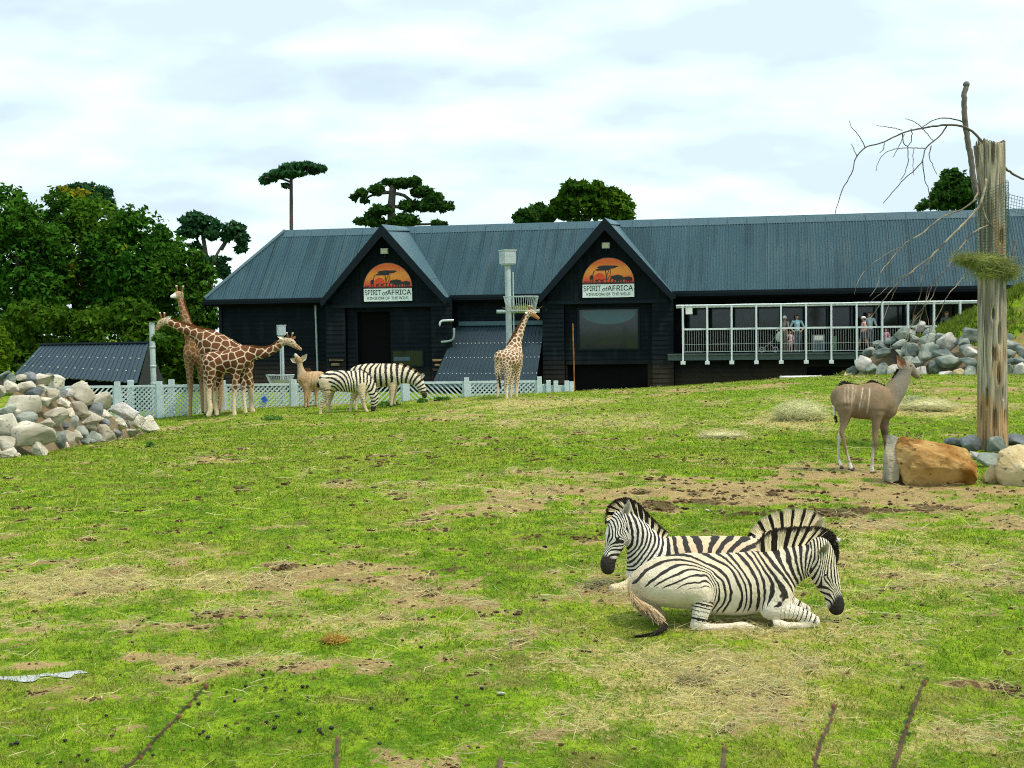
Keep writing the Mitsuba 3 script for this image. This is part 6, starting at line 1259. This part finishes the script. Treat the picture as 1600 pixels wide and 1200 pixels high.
R0, R1, E0, E1 = P(64, 540, 49.5), P(232, 537, 48.5), P(22, 585, 47.5), P(214, 599, 46.2)
for i in range(7):
    a, b = i / 7, (i + 1) / 7; m, nn = rib_sheet(R0 + (R1 - R0) * a, R0 + (R1 - R0) * b, E0 + (E1 - E0) * a, E0 + (E1 - E0) * b, 4); s_ = part(SH, 'sheet', m, 'dark_sheet'); scr = []
    for t in (.40, .72):
        for q in range(2): uu = a + (q + .4) / 14; scr.append(box((R0 + (R1 - R0) * uu) * (1 - t) + (E0 + (E1 - E0) * uu) * t + nn * .03, (.045, .045, .03)))
    part(s_, 'screw', cat_(scr), 'white_steel', kind='stuff')
part(SH, 'ridge', tube([R0 + [0, 0, .03], R1 + [0, 0, .03]], .07, 6), 'black_trim')
wl = [E0 + [.2, .3, -.05], E1 + [-.1, .3, -.05], R1 + [-.1, .1, -.05]]
part(SH, 'front_wall', M([E0 + [.2, .25, -.05], E1 + [-.05, .25, -.05], E1 + [-.05, .25, -2.6], E0 + [.2, .25, -2.6]], [[0, 2, 1], [0, 3, 2]]), 'void_dark')
part(SH, 'end_wall', M([E1 + [0, .2, -.03], R1 + [.0, 0, -.03], R1 + [0, 2.2, -1.6], R1 + [0, 2.2, -4], E1 + [0, .2, -3]], [[0, 1, 2], [0, 2, 3], [0, 3, 4]]), mat('shed_side', two(pr((.012, .016, .018), .8))))
# ---------------------------------------------------------------- trees
def leaf_cloud(blobs, n, size, cols, seed, tuft=9, hollow=.55, thr=.44):
    """leaves spread through the crown's lobes; blobs are (centre, radii) in metres"""
    r = np.random.default_rng(seed); small = []
    for c0, R0 in blobs:                                 # every lobe is a heap of smaller tufts
        small.append((c0, np.array(R0) * (.62 if tuft < 1 else 1)))
        for _ in range(int(tuft)):
            e = r.normal(0, 1, 3); e /= np.linalg.norm(e); small.append((np.array(c0) + e * R0 * r.uniform(.55, .95), np.array(R0) * r.uniform(.22, .42)))
    blobs = small; w = np.array([b[1][0] * b[1][2] for b in blobs]); w = w / w.sum()
    k = r.choice(len(blobs), n, p=w); c = np.array([b[0] for b in blobs])[k]; R = np.array([b[1] for b in blobs])[k]
    d = r.normal(0, 1, (n, 3)); d /= np.linalg.norm(d, axis=1, keepdims=True); rad = r.uniform(hollow ** 3, 1, n) ** (1 / 3)
    p = c + d * R * rad[:, None]
    q = p / np.mean(R) * 2.4
    lump = meshkit.fbm(q + seed, 3, seed); keep = lump + r.normal(0, .04, n) > thr
    p, d, lump, k = p[keep] + (lump[keep, None] - .5) * d[keep] * R[keep] * .9, d[keep], lump[keep], k[keep]; n = len(p)
    nr = d * .5 + r.normal(0, .6, (n, 3)) + [0, 0, .4]; nr /= np.linalg.norm(nr, axis=1, keepdims=True)
    a = np.cross(nr, r.normal(0, 1, (n, 3))); a /= np.linalg.norm(a, axis=1, keepdims=True); b = np.cross(nr, a)
    s = size * r.uniform(.55, 1.35, (n, 1)); a, b = a * s, b * s * .55
    v = np.stack([p - a, p + b * .9 - a * .1, p + a, p - b * .9 - a * .1], 1).reshape(-1, 3); v[:, 2] = v[:, 2]
    f = (np.array([[0, 1, 2], [0, 2, 3]])[None] + np.arange(n)[:, None, None] * 4).reshape(-1, 3)
    cols = np.array(cols); t = np.clip(r.normal(.5, .25, n) + (meshkit.fbm(p * .35 + 3, 2, seed + 1) - .5) * 1.6, 0, 1)[:, None]
    col = cols[0] * (1 - t) + cols[1] * t
    if len(cols) > 2: m = (meshkit.fbm(p * .25, 2, seed + 5) > .63)[:, None] * (r.uniform(0, 1, (n, 1)) < .65); col = np.where(m, cols[2], col)
    col = col * (1 + r.normal(0, .15, (n, 1)))
    return M(v, f), np.repeat(np.clip(col, .005, .8), 4, 0)
mat('leaf', {'type': 'principledthin', 'base_color': dict(vcol), 'roughness': .55, 'diff_trans': .75, 'eta': 1.35})
mat('bark_dark', pr(mikit.proc(lambda p, n, uv: mix((.035, .03, .025), (.11, .09, .075), fbm(p.x * 3, p.y * 3, p.z * 2, 3))), .9))
def tree(name, label, cat, Y, blobs, n, size, cols, trunk, limbs, seed, group=None, hollow=.55, depth=1.0, tr=.25, lim=.08):
    pine = cat == 'pine tree'
    k = thing(name, label, cat, group); u = Y / FOC; r = np.random.default_rng(seed)
    B = []
    for x, y, rx, ry in blobs: B.append((P(x, y, Y) + [0, r.uniform(-.5, .5) * rx * u * depth, 0], np.array([rx * u, rx * u * depth, ry * u])))
    m, c = leaf_cloud([(a, R * .9) for a, R in B] if pine else B, n, size * (.8 if pine else 1), cols, seed, hollow=hollow, tuft=14 if pine else 9, thr=.49 if pine else .44)
    pts = spline([list(P(x, y, Y)) for x, y in trunk], 14); part(k, 'trunk', tube(pts, np.linspace(tr, tr * .55, 14), 9), 'bark_dark', True)
    for L in limbs:
        q = spline([list(P(x, y, Y) + np.array([0, r.uniform(-.6, .6) * i, 0]) * depth) for i, (x, y) in enumerate(L)], 10)
        part(k, 'limb', tube(q, np.linspace(lim, lim * .4, 10), 6), 'bark_dark', True)
    part(k, 'crown', m, 'leaf', color=c)
    return k
GR = [(.014, .070, .008), (.070, .185, .018), (.17, .22, .015)]
GR2 = [(.020, .062, .007), (.080, .165, .013)]
TG = 'broadleaf trees on the left'
def lobes(cx, cy, rx, ry, n, seed, s=.42):
    r = np.random.default_rng(seed); out = [(cx, cy, rx * .62, ry * .62)]
    for i in range(n):
        a = 2 * np.pi * i / n + r.uniform(-.3, .3); q = r.uniform(.55, .78); k = s * r.uniform(.75, 1.2); out.append((cx + rx * q * math.cos(a), cy + ry * q * math.sin(a), rx * k, ry * k * r.uniform(.8, 1.0)))
    return out
tree('broadleaf_tree', 'tall green broadleaf tree at the left edge of the photo', 'tree', 70, lobes(28, 425, 78, 112, 11, 1), 24000, .17, GR, [(35, 640), (30, 540), (28, 400)], [[(30, 500), (0, 430), (-15, 390)], [(30, 480), (60, 410), (70, 370)]], 1, TG)
tree('broadleaf_tree', 'broadleaf tree with yellowing top leaves, second from the left edge', 'tree', 72, lobes(118, 402, 82, 98, 12, 2), 26000, .17, [(.020, .074, .008), (.09, .195, .016), (.26, .24, .016)], [(120, 640), (118, 520), (115, 400)], [[(118, 480), (85, 410), (75, 360)], [(118, 470), (150, 400), (165, 350)], [(117, 430), (110, 370), (104, 330)]], 2, TG)
tree('broadleaf_tree', 'broad dark green tree in the middle of the left tree group', 'tree', 71, lobes(208, 425, 78, 92, 11, 3), 24000, .17, GR, [(205, 640), (208, 520), (208, 420)], [[(207, 500), (240, 440), (255, 400)], [(207, 500), (180, 430), (175, 390)]], 3, TG)
tree('broadleaf_tree', 'lower broadleaf tree nearest to the building, behind the tallest giraffe', 'tree', 68, lobes(283, 470, 54, 88, 10, 4), 18000, .16, [(.022, .08, .008), (.095, .21, .018), (.20, .24, .016)], [(285, 640), (284, 540), (283, 460)], [[(284, 520), (310, 460), (315, 430)]], 4, TG)
tree('broadleaf_shrub', 'dense dark shrub in front of the left trees behind the shed', 'shrub', 63, lobes(70, 530, 78, 62, 9, 5), 14000, .16, GR2, [(70, 640), (70, 580), (70, 530)], [], 5)
tree('broadleaf_shrub', 'wide dark shrub under the trees right of the shed ridge', 'shrub', 62, lobes(190, 540, 92, 70, 10, 6), 16000, .16, GR2, [(190, 640), (190, 580), (190, 540)], [], 6)
tree('broadleaf_shrub', 'dark shrub at the left corner of the building behind the giraffes', 'shrub', 64, lobes(290, 560, 50, 60, 8, 7), 11000, .16, GR2, [(295, 650), (292, 600), (290, 560)], [], 7)
tree('bright_bush', 'bright yellow green bush at the left edge above the rock heap', 'bush', 40, lobes(2, 550, 15, 42, 7, 8), 3500, .1, [(.10, .19, .012), (.22, .32, .03)], [(2, 620), (2, 580), (2, 550)], [], 8, tr=.08)
PN = [(.016, .062, .026), (.055, .145, .055)]
PB = [(.016, .058, .012), (.060, .140, .022)]
tree('pine_tree', 'dark pine crown rising behind the left broadleaf trees', 'pine tree', 92, [(110, 302, 22, 13), (132, 296, 24, 11), (158, 300, 20, 11), (168, 318, 16, 10), (140, 316, 26, 12), (112, 318, 18, 9), (178, 332, 12, 8), (150, 334, 16, 8)], 9000, .26, PN, [(150, 640), (146, 400), (136, 310)], [[(142, 360), (125, 325), (115, 305)], [(143, 350), (160, 330), (168, 318)]], 11, hollow=.1, lim=.12)
tree('pine_tree', 'pine with several separate foliage clumps left of the roof', 'pine tree', 88, [(305, 345, 24, 12), (325, 352, 20, 14), (298, 362, 22, 10), (330, 366, 14, 9), (366, 358, 18, 13), (378, 372, 12, 14), (354, 370, 12, 9), (376, 390, 10, 8), (335, 406, 22, 8), (348, 422, 10, 14), (318, 408, 12, 6), (305, 385, 12, 7)], 9500, .25, PN, [(331, 640), (329, 440), (322, 400), (316, 360)], [[(328, 425), (342, 395), (352, 378), (360, 362)], [(322, 400), (308, 380), (303, 360)], [(330, 430), (340, 415), (345, 412)], [(346, 390), (356, 372), (374, 372)]], 12, hollow=.1, lim=.13)
tree('umbrella_pine', 'tall thin pine with a flat umbrella crown above the left end of the roof', 'pine tree', 95, [(412, 283, 11, 5), (422, 276, 16, 6), (440, 270, 20, 7), (458, 264, 22, 8), (476, 260, 20, 7), (494, 262, 15, 6), (502, 263, 9, 5), (462, 272, 22, 5), (488, 268, 12, 4), (446, 290, 7, 4)], 7500, .24, PN, [(456, 640), (455.5, 400), (455, 330), (455, 272)], [[(455, 285), (435, 278), (418, 280)], [(455, 280), (478, 268), (495, 264)], [(455, 296), (449, 291), (444, 289)]], 13, hollow=.1, tr=.22, lim=.09)
tree('pine_tree', 'large spreading dark pine above the left gable', 'pine tree', 90, [(390 + x / 4.85, 230 + y / 4.85, rx / 4.85, ry / 4.85) for x, y, rx, ry in ((790, 380, 34, 24), (850, 350, 50, 35), (960, 320, 62, 40), (1050, 262, 60, 30), (1150, 272, 100, 40), (1250, 262, 60, 40), (1300, 335, 95, 42), (1400, 385, 80, 45), (1480, 445, 70, 42), (1350, 445, 100, 48), (1200, 440, 80, 48), (1000, 480, 92, 38), (930, 512, 60, 46), (830, 560, 50, 25), (1180, 555, 120, 60), (950, 565, 92, 38), (1430, 585, 70, 25), (880, 548, 50, 30), (870, 405, 40, 16))], 17000, .25, PB,
     [(612, 640), (612, 400), (611, 340), (614, 290)], [[(613, 300), (590, 303), (570, 308)], [(613, 302), (630, 305), (645, 316), (660, 325)], [(612, 330), (590, 335), (580, 338)], [(612, 322), (640, 325), (668, 328)], [(612, 345), (590, 348), (570, 347)], [(612, 345), (650, 350), (690, 350)]], 14, hollow=.1, tr=.45, lim=.14)
tree('broadleaf_tree', 'rounded broadleaf tree above the roof left of the right gable', 'tree', 90, [(905, 320, 40, 26), (945, 318, 34, 26), (900, 298, 26, 14), (925, 296, 24, 12), (965, 325, 26, 22), (878, 325, 20, 18), (950, 302, 22, 12), (980, 335, 12, 12)], 9000, .25, GR2, [(925, 640), (922, 400), (918, 320)], [[(922, 370), (900, 320)], [(922, 360), (950, 320)]], 15)
tree('broadleaf_tree', 'small round tree top just above the roof ridge in the middle', 'tree', 92, [(830, 338, 24, 14), (842, 328, 14, 10), (818, 340, 16, 10), (858, 336, 10, 10)], 4000, .25, PB, [(832, 640), (832, 400), (832, 338)], [], 16)
tree('pine_tree', 'dark pine top behind the roof beside the dead trunk', 'pine tree', 88, [(1490, 274, 22, 12), (1505, 290, 20, 14), (1478, 290, 20, 10), (1465, 304, 18, 10), (1492, 308, 30, 12), (1452, 318, 18, 8), (1475, 322, 22, 8), (1510, 320, 20, 12), (1440, 324, 10, 5)], 9500, .24, PB, [(1492, 640), (1490, 400), (1488, 290)], [[(1490, 330), (1465, 312)], [(1489, 310), (1502, 292)]], 17, hollow=.15)
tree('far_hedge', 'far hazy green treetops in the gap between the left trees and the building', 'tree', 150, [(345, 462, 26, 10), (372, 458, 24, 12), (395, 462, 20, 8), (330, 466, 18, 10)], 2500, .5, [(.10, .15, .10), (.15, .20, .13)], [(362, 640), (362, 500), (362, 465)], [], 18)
# leaves the animals feed on
def sprig(label, px, py, Y, rx, ry, n, seed, col=((.05, .13, .02), (.13, .26, .05))):
    u = Y / FOC; k = thing('leafy_branch', label, 'branch'); c = P(px, py, Y); r = np.random.default_rng(seed)
    m, cc = leaf_cloud([(c, np.array([rx * u, rx * u, ry * u]))], n, .075, col, seed, hollow=0); part(k, 'leaves', m, 'leaf', color=cc)
    part(k, 'stem', tube([c + [-rx * u, 0, -ry * u * .5], c + [0, .05, .02], c + [rx * u, 0, ry * u * .3]], .014, 5), 'bark_dark')
sprig('green leafy spray held in the mouth of the giraffe facing left', 249, 528, YC + .7, 10, 7, 420, 31)
for px, py, rx, ry, lab in ((606, 633, 17, 3.5, 'browsed leafy branch on the ground between the two grazing zebras'), (660, 628, 7, 4, 'leafy branch under the muzzle of the larger grazing zebra'), (331, 646, 12, 4, 'green weeds at the feet of the giraffes'), (690, 625, 10, 3, 'scattered leafy stalks right of the larger grazing zebra'), (425, 655, 16, 2.5, 'low green weeds on the grass crest below the blue cloth'), (489, 630, 8, 3, 'leafy tuft at the feet of the fawn antelope')):
    sprig(lab, px, py - 1, GP(px, py + 1)[1], rx, ry, 330, px)
sprig('small green weed on the grass right of the left rock heap', 233, 696, GP(233, 699)[1], 5, 3, 70, 91)

# ---------------------------------------------------------------- people and things on the balcony
def person(label, s, d, hgt, face, top, legs, skin_=(.42, .27, .19), hair=(.08, .05, .03), arms='down', stride=0.0, shoes=(.6, .6, .6), bare=False, hat=None, female=False):
    """a standing figure, face = heading in degrees (0 looks towards the paddock)"""
    k = thing('person', label, 'person'); H = hgt / 1.72; z0 = 1.225
    sx, sw = .20 * (0.9 if female else 1), stride * .28
    def J(x, y, z, r, kk=1.0): return (x * 100 * H, y * 100 * H, z * 100 * H, r * 100 * H, kk)
    hands = {'down': [(.27, .02, .80), (-.27, .02, .80)], 'front': [(.10, -.24, 1.02), (-.10, -.24, 1.02)], 'rail': [(.2, -.30, 1.06), (-.2, -.30, 1.06)], 'hip': [(.19, -.10, .98), (-.19, -.10, .98)]}[arms]
    el = {'down': [(.27, .03, 1.10), (-.27, .03, 1.10)], 'front': [(.26, -.04, 1.10), (-.26, -.04, 1.10)], 'rail': [(.27, -.08, 1.14), (-.27, -.08, 1.14)], 'hip': [(.33, .02, 1.12), (-.33, .02, 1.12)]}[arms]
    ch = {'torso': [J(0, 0, .95, .125, .8), J(0, 0, 1.12, .115, .8), J(0, .01, 1.30, .135, .85), J(0, .01, 1.40, .10, .7)], 'shoulders': [J(-sx + .03, .01, 1.40, .062), J(sx - .03, .01, 1.40, .062)], 'neck': [J(0, .01, 1.44, .05), J(0, 0, 1.54, .048)], 'head': [J(0, 0, 1.58, .075), J(0, .01, 1.64, .088), J(0, -.02, 1.60, .075)], 'nose': [J(0, -.085, 1.60, .017), J(0, -.10, 1.585, .015)]}
    for i, sg in enumerate((1, -1)):
        hx = .09 * sg; fy = sw * sg; e, hd = el[i], hands[i]
        ch[f'leg{i}'] = [J(hx, 0, .92, .10), J(hx, fy * .45 - .01, .50, .062), J(hx, fy, .09, .042)]
        ch[f'foot{i}'] = [J(hx, fy + .04, .04, .042), J(hx, fy - .12, .032, .036)]
        ch[f'sleeve{i}'] = [J(sg * sx, .01, 1.40, .058), J(*e, .043)]; ch[f'arm{i}'] = [J(*e, .040), J(*hd, .027)]
        hv = (np.array(hd) - e); hv = hv / np.linalg.norm(hv); pm = np.array(hd) + hv * .05; ch[f'palm{i}'] = [J(*hd, .03), J(*pm, .032, .7)]
        for q in range(4): o = np.array([0, (q - 1.5) * .017, 0]) if abs(hv[2]) > .5 else np.array([(q - 1.5) * .017, 0, 0]); ch[f'palm_finger{i}{q}'] = [J(*(pm + o + hv * .02), .010), J(*(pm + o + hv * (.085 - .012 * abs(q - 1.3)) + [0, -.012, 0]), .008)]
        ch[f'palm_thumb{i}'] = [J(*(np.array(hd) + hv * .02), .012), J(*(np.array(hd) + hv * .06 + [-sg * .03, -.03, 0]), .009)]
    ch = {a: np.array([list(map(float, x)) for x in b]) for a, b in ch.items()}; names = np.array(list(ch))
    v, f = skin(ch, 1.7 * H, 2.2); j, t, D, Tt = near_chain(v, ch); nm = names[j]
    c = np.tile(np.array(top, float), (len(v), 1)); z = v[:, 2] / 100 / H
    isl = np.char.startswith(nm, 'leg'); c[isl] = np.array(skin_) if bare else legs
    c[isl & (z > (.62 if bare else 0))] = legs; c[(nm == 'torso') & (z < .98)] = legs
    sk = np.isin(nm, ['neck', 'head', 'nose']) | np.char.startswith(nm, 'palm') | (np.char.startswith(nm, 'arm')); c[sk] = skin_; c[np.char.startswith(nm, 'foot')] = shoes
    fc = nm == 'head'; eyes_ = fc & (np.abs(np.abs(v[:, 0] / 100 / H) - .032) < .014) & (np.abs(z - 1.615) < .012) & (v[:, 1] < 0); c[eyes_] = (.04, .03, .03); mo = fc & (np.abs(v[:, 0] / 100 / H) < .026) & (np.abs(z - 1.545) < .010) & (v[:, 1] < 0); c[mo] = (.30, .11, .09)
    a = math.radians(face) ; R = np.array([[math.cos(a), math.sin(a), 0], [-math.sin(a), math.cos(a), 0], [0, 0, 1]]) @ BR.T
    o = W(s, d, z0); pl = lambda q: np.asarray(q) / 100.0 @ R + o
    part(k, 'body', M(pl(v), f), 'matte', normals=vnormals(v, f) @ R, color=np.clip(c, .01, .9))
    m = trimesh.creation.icosphere(subdivisions=2); q = m.vertices * np.array([9.6, 10.6, 9.8]) * H + np.array([0, 2.0, 164.5]) * H
    q[:, 2] = np.maximum(q[:, 2], (161 if not female else 152) * H + np.where(q[:, 1] < 0, (q[:, 1] < -2 * H) * 5 * H, 0))
    part(k, 'hair', M(pl(q), m.faces), mat(f'hair_{k}', pr(hair, .8)), True)
    if hat: part(k, 'hat', cat_([M(pl(m.vertices * np.array([11, 11.5, 7.5]) * H + np.array([0, 1, 170]) * H), m.faces), M(pl(m.vertices * np.array([16, 17, 1.2]) * H + np.array([0, -1, 167]) * H), m.faces)]), mat(f'hat_{k}', pr(hat, .8)), True)
    return k
# where people stand: (pixel x of the figure) along the balcony
def along(px, d): 
    r = ray(px, 540); o = np.array([d * _s, 59.85 + d * _c]); n = np.array([_s, _c]); kk = (o @ n) / (r[:2] @ n); return float((r[:2] * kk - o) @ np.array([_c, -_s]))
person('white haired person in a dark grey top leaning behind the balcony rail', along(1226, .25), .25, 1.62, -35, (.20, .19, .17), (.22, .19, .15), hair=(.75, .75, .72), arms='rail', shoes=(.5, .5, .48), female=True)
person('person in a light blue jacket standing with hands at the waist', along(1245.6, .2), .2, 1.66, 5, (.30, .48, .56), (.09, .11, .14), hair=(.03, .025, .02), arms='hip', shoes=(.7, .7, .7))
person('small child in a pink outfit beside the adult in light blue', along(1235, .05), .05, .92, 10, (.62, .42, .50), (.62, .42, .52), hair=(.30, .17, .07), arms='down', shoes=(.7, .6, .6))
person('person with a white sun hat and pink top walking left along the balcony', along(1349, .1), .1, 1.52, -75, (.72, .42, .38), (.10, .12, .18), hair=(.12, .07, .04), arms='down', stride=1.0, bare=True, hat=(.75, .74, .7), shoes=(.75, .75, .78), female=True)
person('tall person in a pale blue top leaning on the rail above the rocks', along(1359, .3), .3, 1.74, 20, (.42, .54, .58), (.12, .14, .18), hair=(.05, .03, .02), arms='rail')
person('child in a pink top half hidden by the rocks on the balcony', along(1384, .1), .1, .98, -20, (.66, .36, .52), (.3, .25, .45), hair=(.25, .12, .10))
person('person at the dark windows seen above the rocks in the middle', along(1429, .9), .9, 1.62, 15, (.10, .12, .10), (.05, .05, .06), hair=(.10, .05, .02))
person('person whose head shows just above the grassy bank', along(1479, .6), .6, 1.72, 15, (.12, .13, .12), (.05, .05, .06), hair=(.16, .08, .04))
sx_ = along(1279, .1); BN = thing('litter_bin', 'grey blue litter bin with an arched top on the balcony', 'bin')
part(BN, 'body', cat_([wb(sx_ - .26, sx_ + .26, .0, .45, 1.24, 1.98)]), mat('bin_grey', pr((.22, .30, .33), .5)))
part(BN, 'arched_top', M(*(lambda e: (W(sx_ + e.vertices[:, 0], e.vertices[:, 2], 1.98 + e.vertices[:, 1]), e.faces))(trimesh.creation.extrude_polygon(Polygon([(.26 * math.cos(t), .17 * math.sin(t)) for t in np.linspace(0, math.pi, 17)]), .45, engine='earcut'))), 'bin_grey')
part(BN, 'opening', wb(sx_ - .18, sx_ + .18, -.012, .0, 1.76, 1.94), 'plain_white'); part(BN, 'door', wb(sx_ - .20, sx_ + .20, -.012, .0, 1.30, 1.70), 'roof_flash')
gx0 = along(1305, .1); solo('green_board', wb(gx0 - .06, gx0 + .06, .05, .10, 1.24, 1.92), mat('green_board_mat', pr((.04, .22, .10), .5)), 'narrow green board standing right of the litter bin', 'board')
# pushchair
st_ = along(1203, .1); PC = thing('pushchair', 'dark blue pushchair with pale wheels parked on the balcony', 'pushchair')
def wt(pts, r, n=6): return tube([W(*p) for p in pts], r, n)
for i, (o, dd) in enumerate(((-.36, -.12), (-.36, .28), (.24, -.12), (.24, .28))):
    th = np.linspace(0, 2 * np.pi, 21); w_ = part(PC, 'wheel', tube(W(st_ + o + .11 * np.cos(th), dd, 1.34 + .11 * np.sin(th)), .022, 6, False), mat('tyre_pale', pr((.5, .5, .5), .6)), True); part(w_, 'hub', wt([(st_ + o, dd - .02, 1.34), (st_ + o, dd + .02, 1.34)], .03), 'galv')
part(PC, 'frame', cat_([wt([(st_ - .36, dd, 1.34), (st_ + .1, dd, 1.72), (st_ + .36, dd, 2.14)], .014) for dd in (-.12, .28)] + [wt([(st_ + .24, dd, 1.34), (st_ - .05, dd, 1.66)], .014) for dd in (-.12, .28)]), 'galv', kind='stuff')
part(PC, 'handle', wt([(st_ + .36, -.14, 2.14), (st_ + .36, .30, 2.14)], .018), 'black_trim')
part(PC, 'seat', M(*(lambda e: (W(st_ + e.vertices[:, 0], -.1 + e.vertices[:, 2], 1.25 + e.vertices[:, 1]), e.faces))(trimesh.creation.extrude_polygon(Polygon([(-.28, .26), (-.22, .36), (.02, .40), (.20, .74), (.28, .70), (.10, .30), (-.1, .24)]), .36, engine='earcut'))), mat('seat_blue', pr((.02, .06, .14), .8)))
part(PC, 'hood', M(*(lambda e: (W(st_ + e.vertices[:, 0], -.12 + e.vertices[:, 2], 1.25 + e.vertices[:, 1]), e.faces))(trimesh.creation.extrude_polygon(Polygon([(.27 + .0, .74), (-.22, .86), (-.20, .92), (.05, .96), (.24, .90)]), .40, engine='earcut'))), 'bin_grey')
bg = along(1217, .0); m = trimesh.creation.icosphere(subdivisions=3); m.vertices *= (1 + .2 * (meshkit.fbm(m.vertices * 2, 3, 2) - .5))[:, None]; q = m.vertices * [.13, .10, .24]; q[:, 0] *= 1 - .3 * q[:, 2] / .24
BG = thing('shopping_bag', 'white bag hanging at the rail beside the pushchair', 'bag'); part(BG, 'bag', M(W(bg + q[:, 0], -.30 + q[:, 1], 1.92 + q[:, 2]), m.faces), 'plain_white', True); part(BG, 'strap', wt([(bg - .07, -.30, 2.1), (bg, -.4, 2.36), (bg + .07, -.30, 2.1)], .012), 'plain_white')

# ---------------------------------------------------------------- foreground shoots and droppings
mat('shoot_bark', pr(mikit.proc(lambda p, n, uv: mix((.035, .02, .014), (.11, .06, .035), noise(p.x * 60, p.y * 60, p.z * 60))), .8))
mat('bud_red', pr((.16, .065, .03), .7))
def shoot(label, pts, Y, r0, r1, seed, buds=6, leaves=14, lsz=.012):
    k = thing('shrub_shoot', label, 'twig'); r = np.random.default_rng(seed); u = Y / FOC
    n = len(pts); L = spline([list(P(x, y, Y + .10 * (1 - i / max(n - 1, 1)))) for i, (x, y) in enumerate(pts)], 26); d = L[1] - L[0]
    L = np.vstack([L[0] - d * 10, L]) if False else L
    base = L[-1] + (L[-1] - L[-2]) * np.arange(1, 9)[:, None] * 1.2; L = np.vstack([L, base]); L[1:-1] += r.normal(0, u * .5, L[1:-1].shape)
    part(k, 'stem', tube(L, np.linspace(r1, r0, len(L)) * u, 7), 'shoot_bark', True)
    for i in range(buds):
        t = int(i * 25 / max(buds - 1, 1)); c = L[t]; m = trimesh.creation.icosphere(subdivisions=1); m.vertices = m.vertices * np.array([1, 1, 1.5]) * u * (4.6 if i == 0 else r.uniform(2.4, 3.6)) + c + r.normal(0, u * 1.2, 3); part(k, 'bud', m, 'bud_red', True)
    for i in range(leaves):
        t = r.integers(0, 26); c = L[t]; e = r.normal(0, 1, 3) * [1, .6, .7]; e /= np.linalg.norm(e); s = np.cross(e, [0, 1, .2]); s /= np.linalg.norm(s); g = lsz * r.uniform(.6, 1.3)
        w_ = np.array([0, 0, 1.0]) * g * .1; v = np.array([c, c + e * g * .5 + s * g * .28 + w_, c + e * g, c + e * g * .5 - s * g * .28 + w_, c + e * g * .5 - w_])
        part(k, 'leaf', M(v, [[0, 1, 4], [1, 2, 4], [2, 3, 4], [3, 0, 4]]), 'leaf', color=np.tile(np.array([.09, .15, .045]) * r.uniform(.7, 1.6), (5, 1)))
shoot('leaning dark shoot with tiny needles at the lower left of the photo', [(322, 1070), (300, 1095), (276, 1122), (247, 1150), (222, 1178), (194, 1200)], 2.3, 3.0, 1.6, 1, 9, 44, .011)
shoot('tall reddish shoot with a budding tip at the lower right of the photo', [(1444, 1066), (1432, 1095), (1421, 1124), (1408, 1164), (1396, 1200)], 1.9, 4.6, 2.2, 2, 8, 16, .011)
shoot('shorter budding shoot left of the tall one at the lower right', [(1303, 1106), (1294, 1135), (1284, 1156), (1276, 1185), (1271, 1205)], 2.0, 3.8, 2.0, 3, 7, 12, .010)
shoot('single bud tip at the bottom edge right of the middle', [(1131, 1172), (1130, 1188), (1128, 1205)], 1.7, 4.5, 3, 4, 2, 3)
shoot('blurred red bud tip at the bottom edge left of the middle', [(528, 1156), (526, 1180), (525, 1206)], 1.5, 4.5, 3.5, 5, 2, 3)
shoot('faint bud tip just breaking the bottom edge in the middle', [(782, 1190), (780, 1206)], 1.5, 6, 4.5, 6, 1, 2)
mat('dung', pr((.014, .013, .010), .55, specular=.3))
r_ = np.random.default_rng(88); dp = [(x / 2, 700 + y / 2) for x, y in ((613, 648), (332, 843), (350, 908), (36, 935), (52, 930), (203, 922), (246, 968), (274, 984), (190, 990), (622, 806), (705, 875), (712, 914), (776, 884), (858, 882), (866, 846), (934, 838), (936, 892), (1000, 895), (1036, 882), (960, 752), (946, 752), (962, 790), (880, 794), (830, 756), (768, 750), (734, 798), (708, 770), (890, 766), (1160, 820), (1272, 792), (1428, 786), (1506, 758), (1186, 932), (1340, 288), (1316, 628), (1258, 607), (1534, 684), (478, 968), (624, 902), (636, 894), (120, 994), (1008, 902), (998, 888), (822, 716), (694, 704), (650, 912), (376, 716))]

for i, (px, py) in enumerate(dp):
    c = GP(px, py); m = trimesh.creation.icosphere(subdivisions=1); m.vertices = m.vertices * (1 + r_.normal(0, .12, (len(m.vertices), 1))) * np.array([1.2, 1, .8]) * r_.uniform(.008, .0135) + c + [0, 0, .016]
    solo('dung_pellet', m, 'dung', 'small black dung pellet lying on the foreground turf', 'dung', 'dung pellets on the foreground turf', smooth=True)
for px, py, s_, lab in ((783, 1088, 5, 'small pale stone on the turf below the middle of the photo'), (1105, 800, 3, 'tiny pale stone beside the ear of the hidden zebra')): u = GP(px, py)[1] / FOC; solo('pebble', rock(GP(px, py) + [0, 0, .02], (s_ * u * 1.3, s_ * u, s_ * u * .6), px, sub=2), 'pink_stone', lab, 'rock', smooth=30)
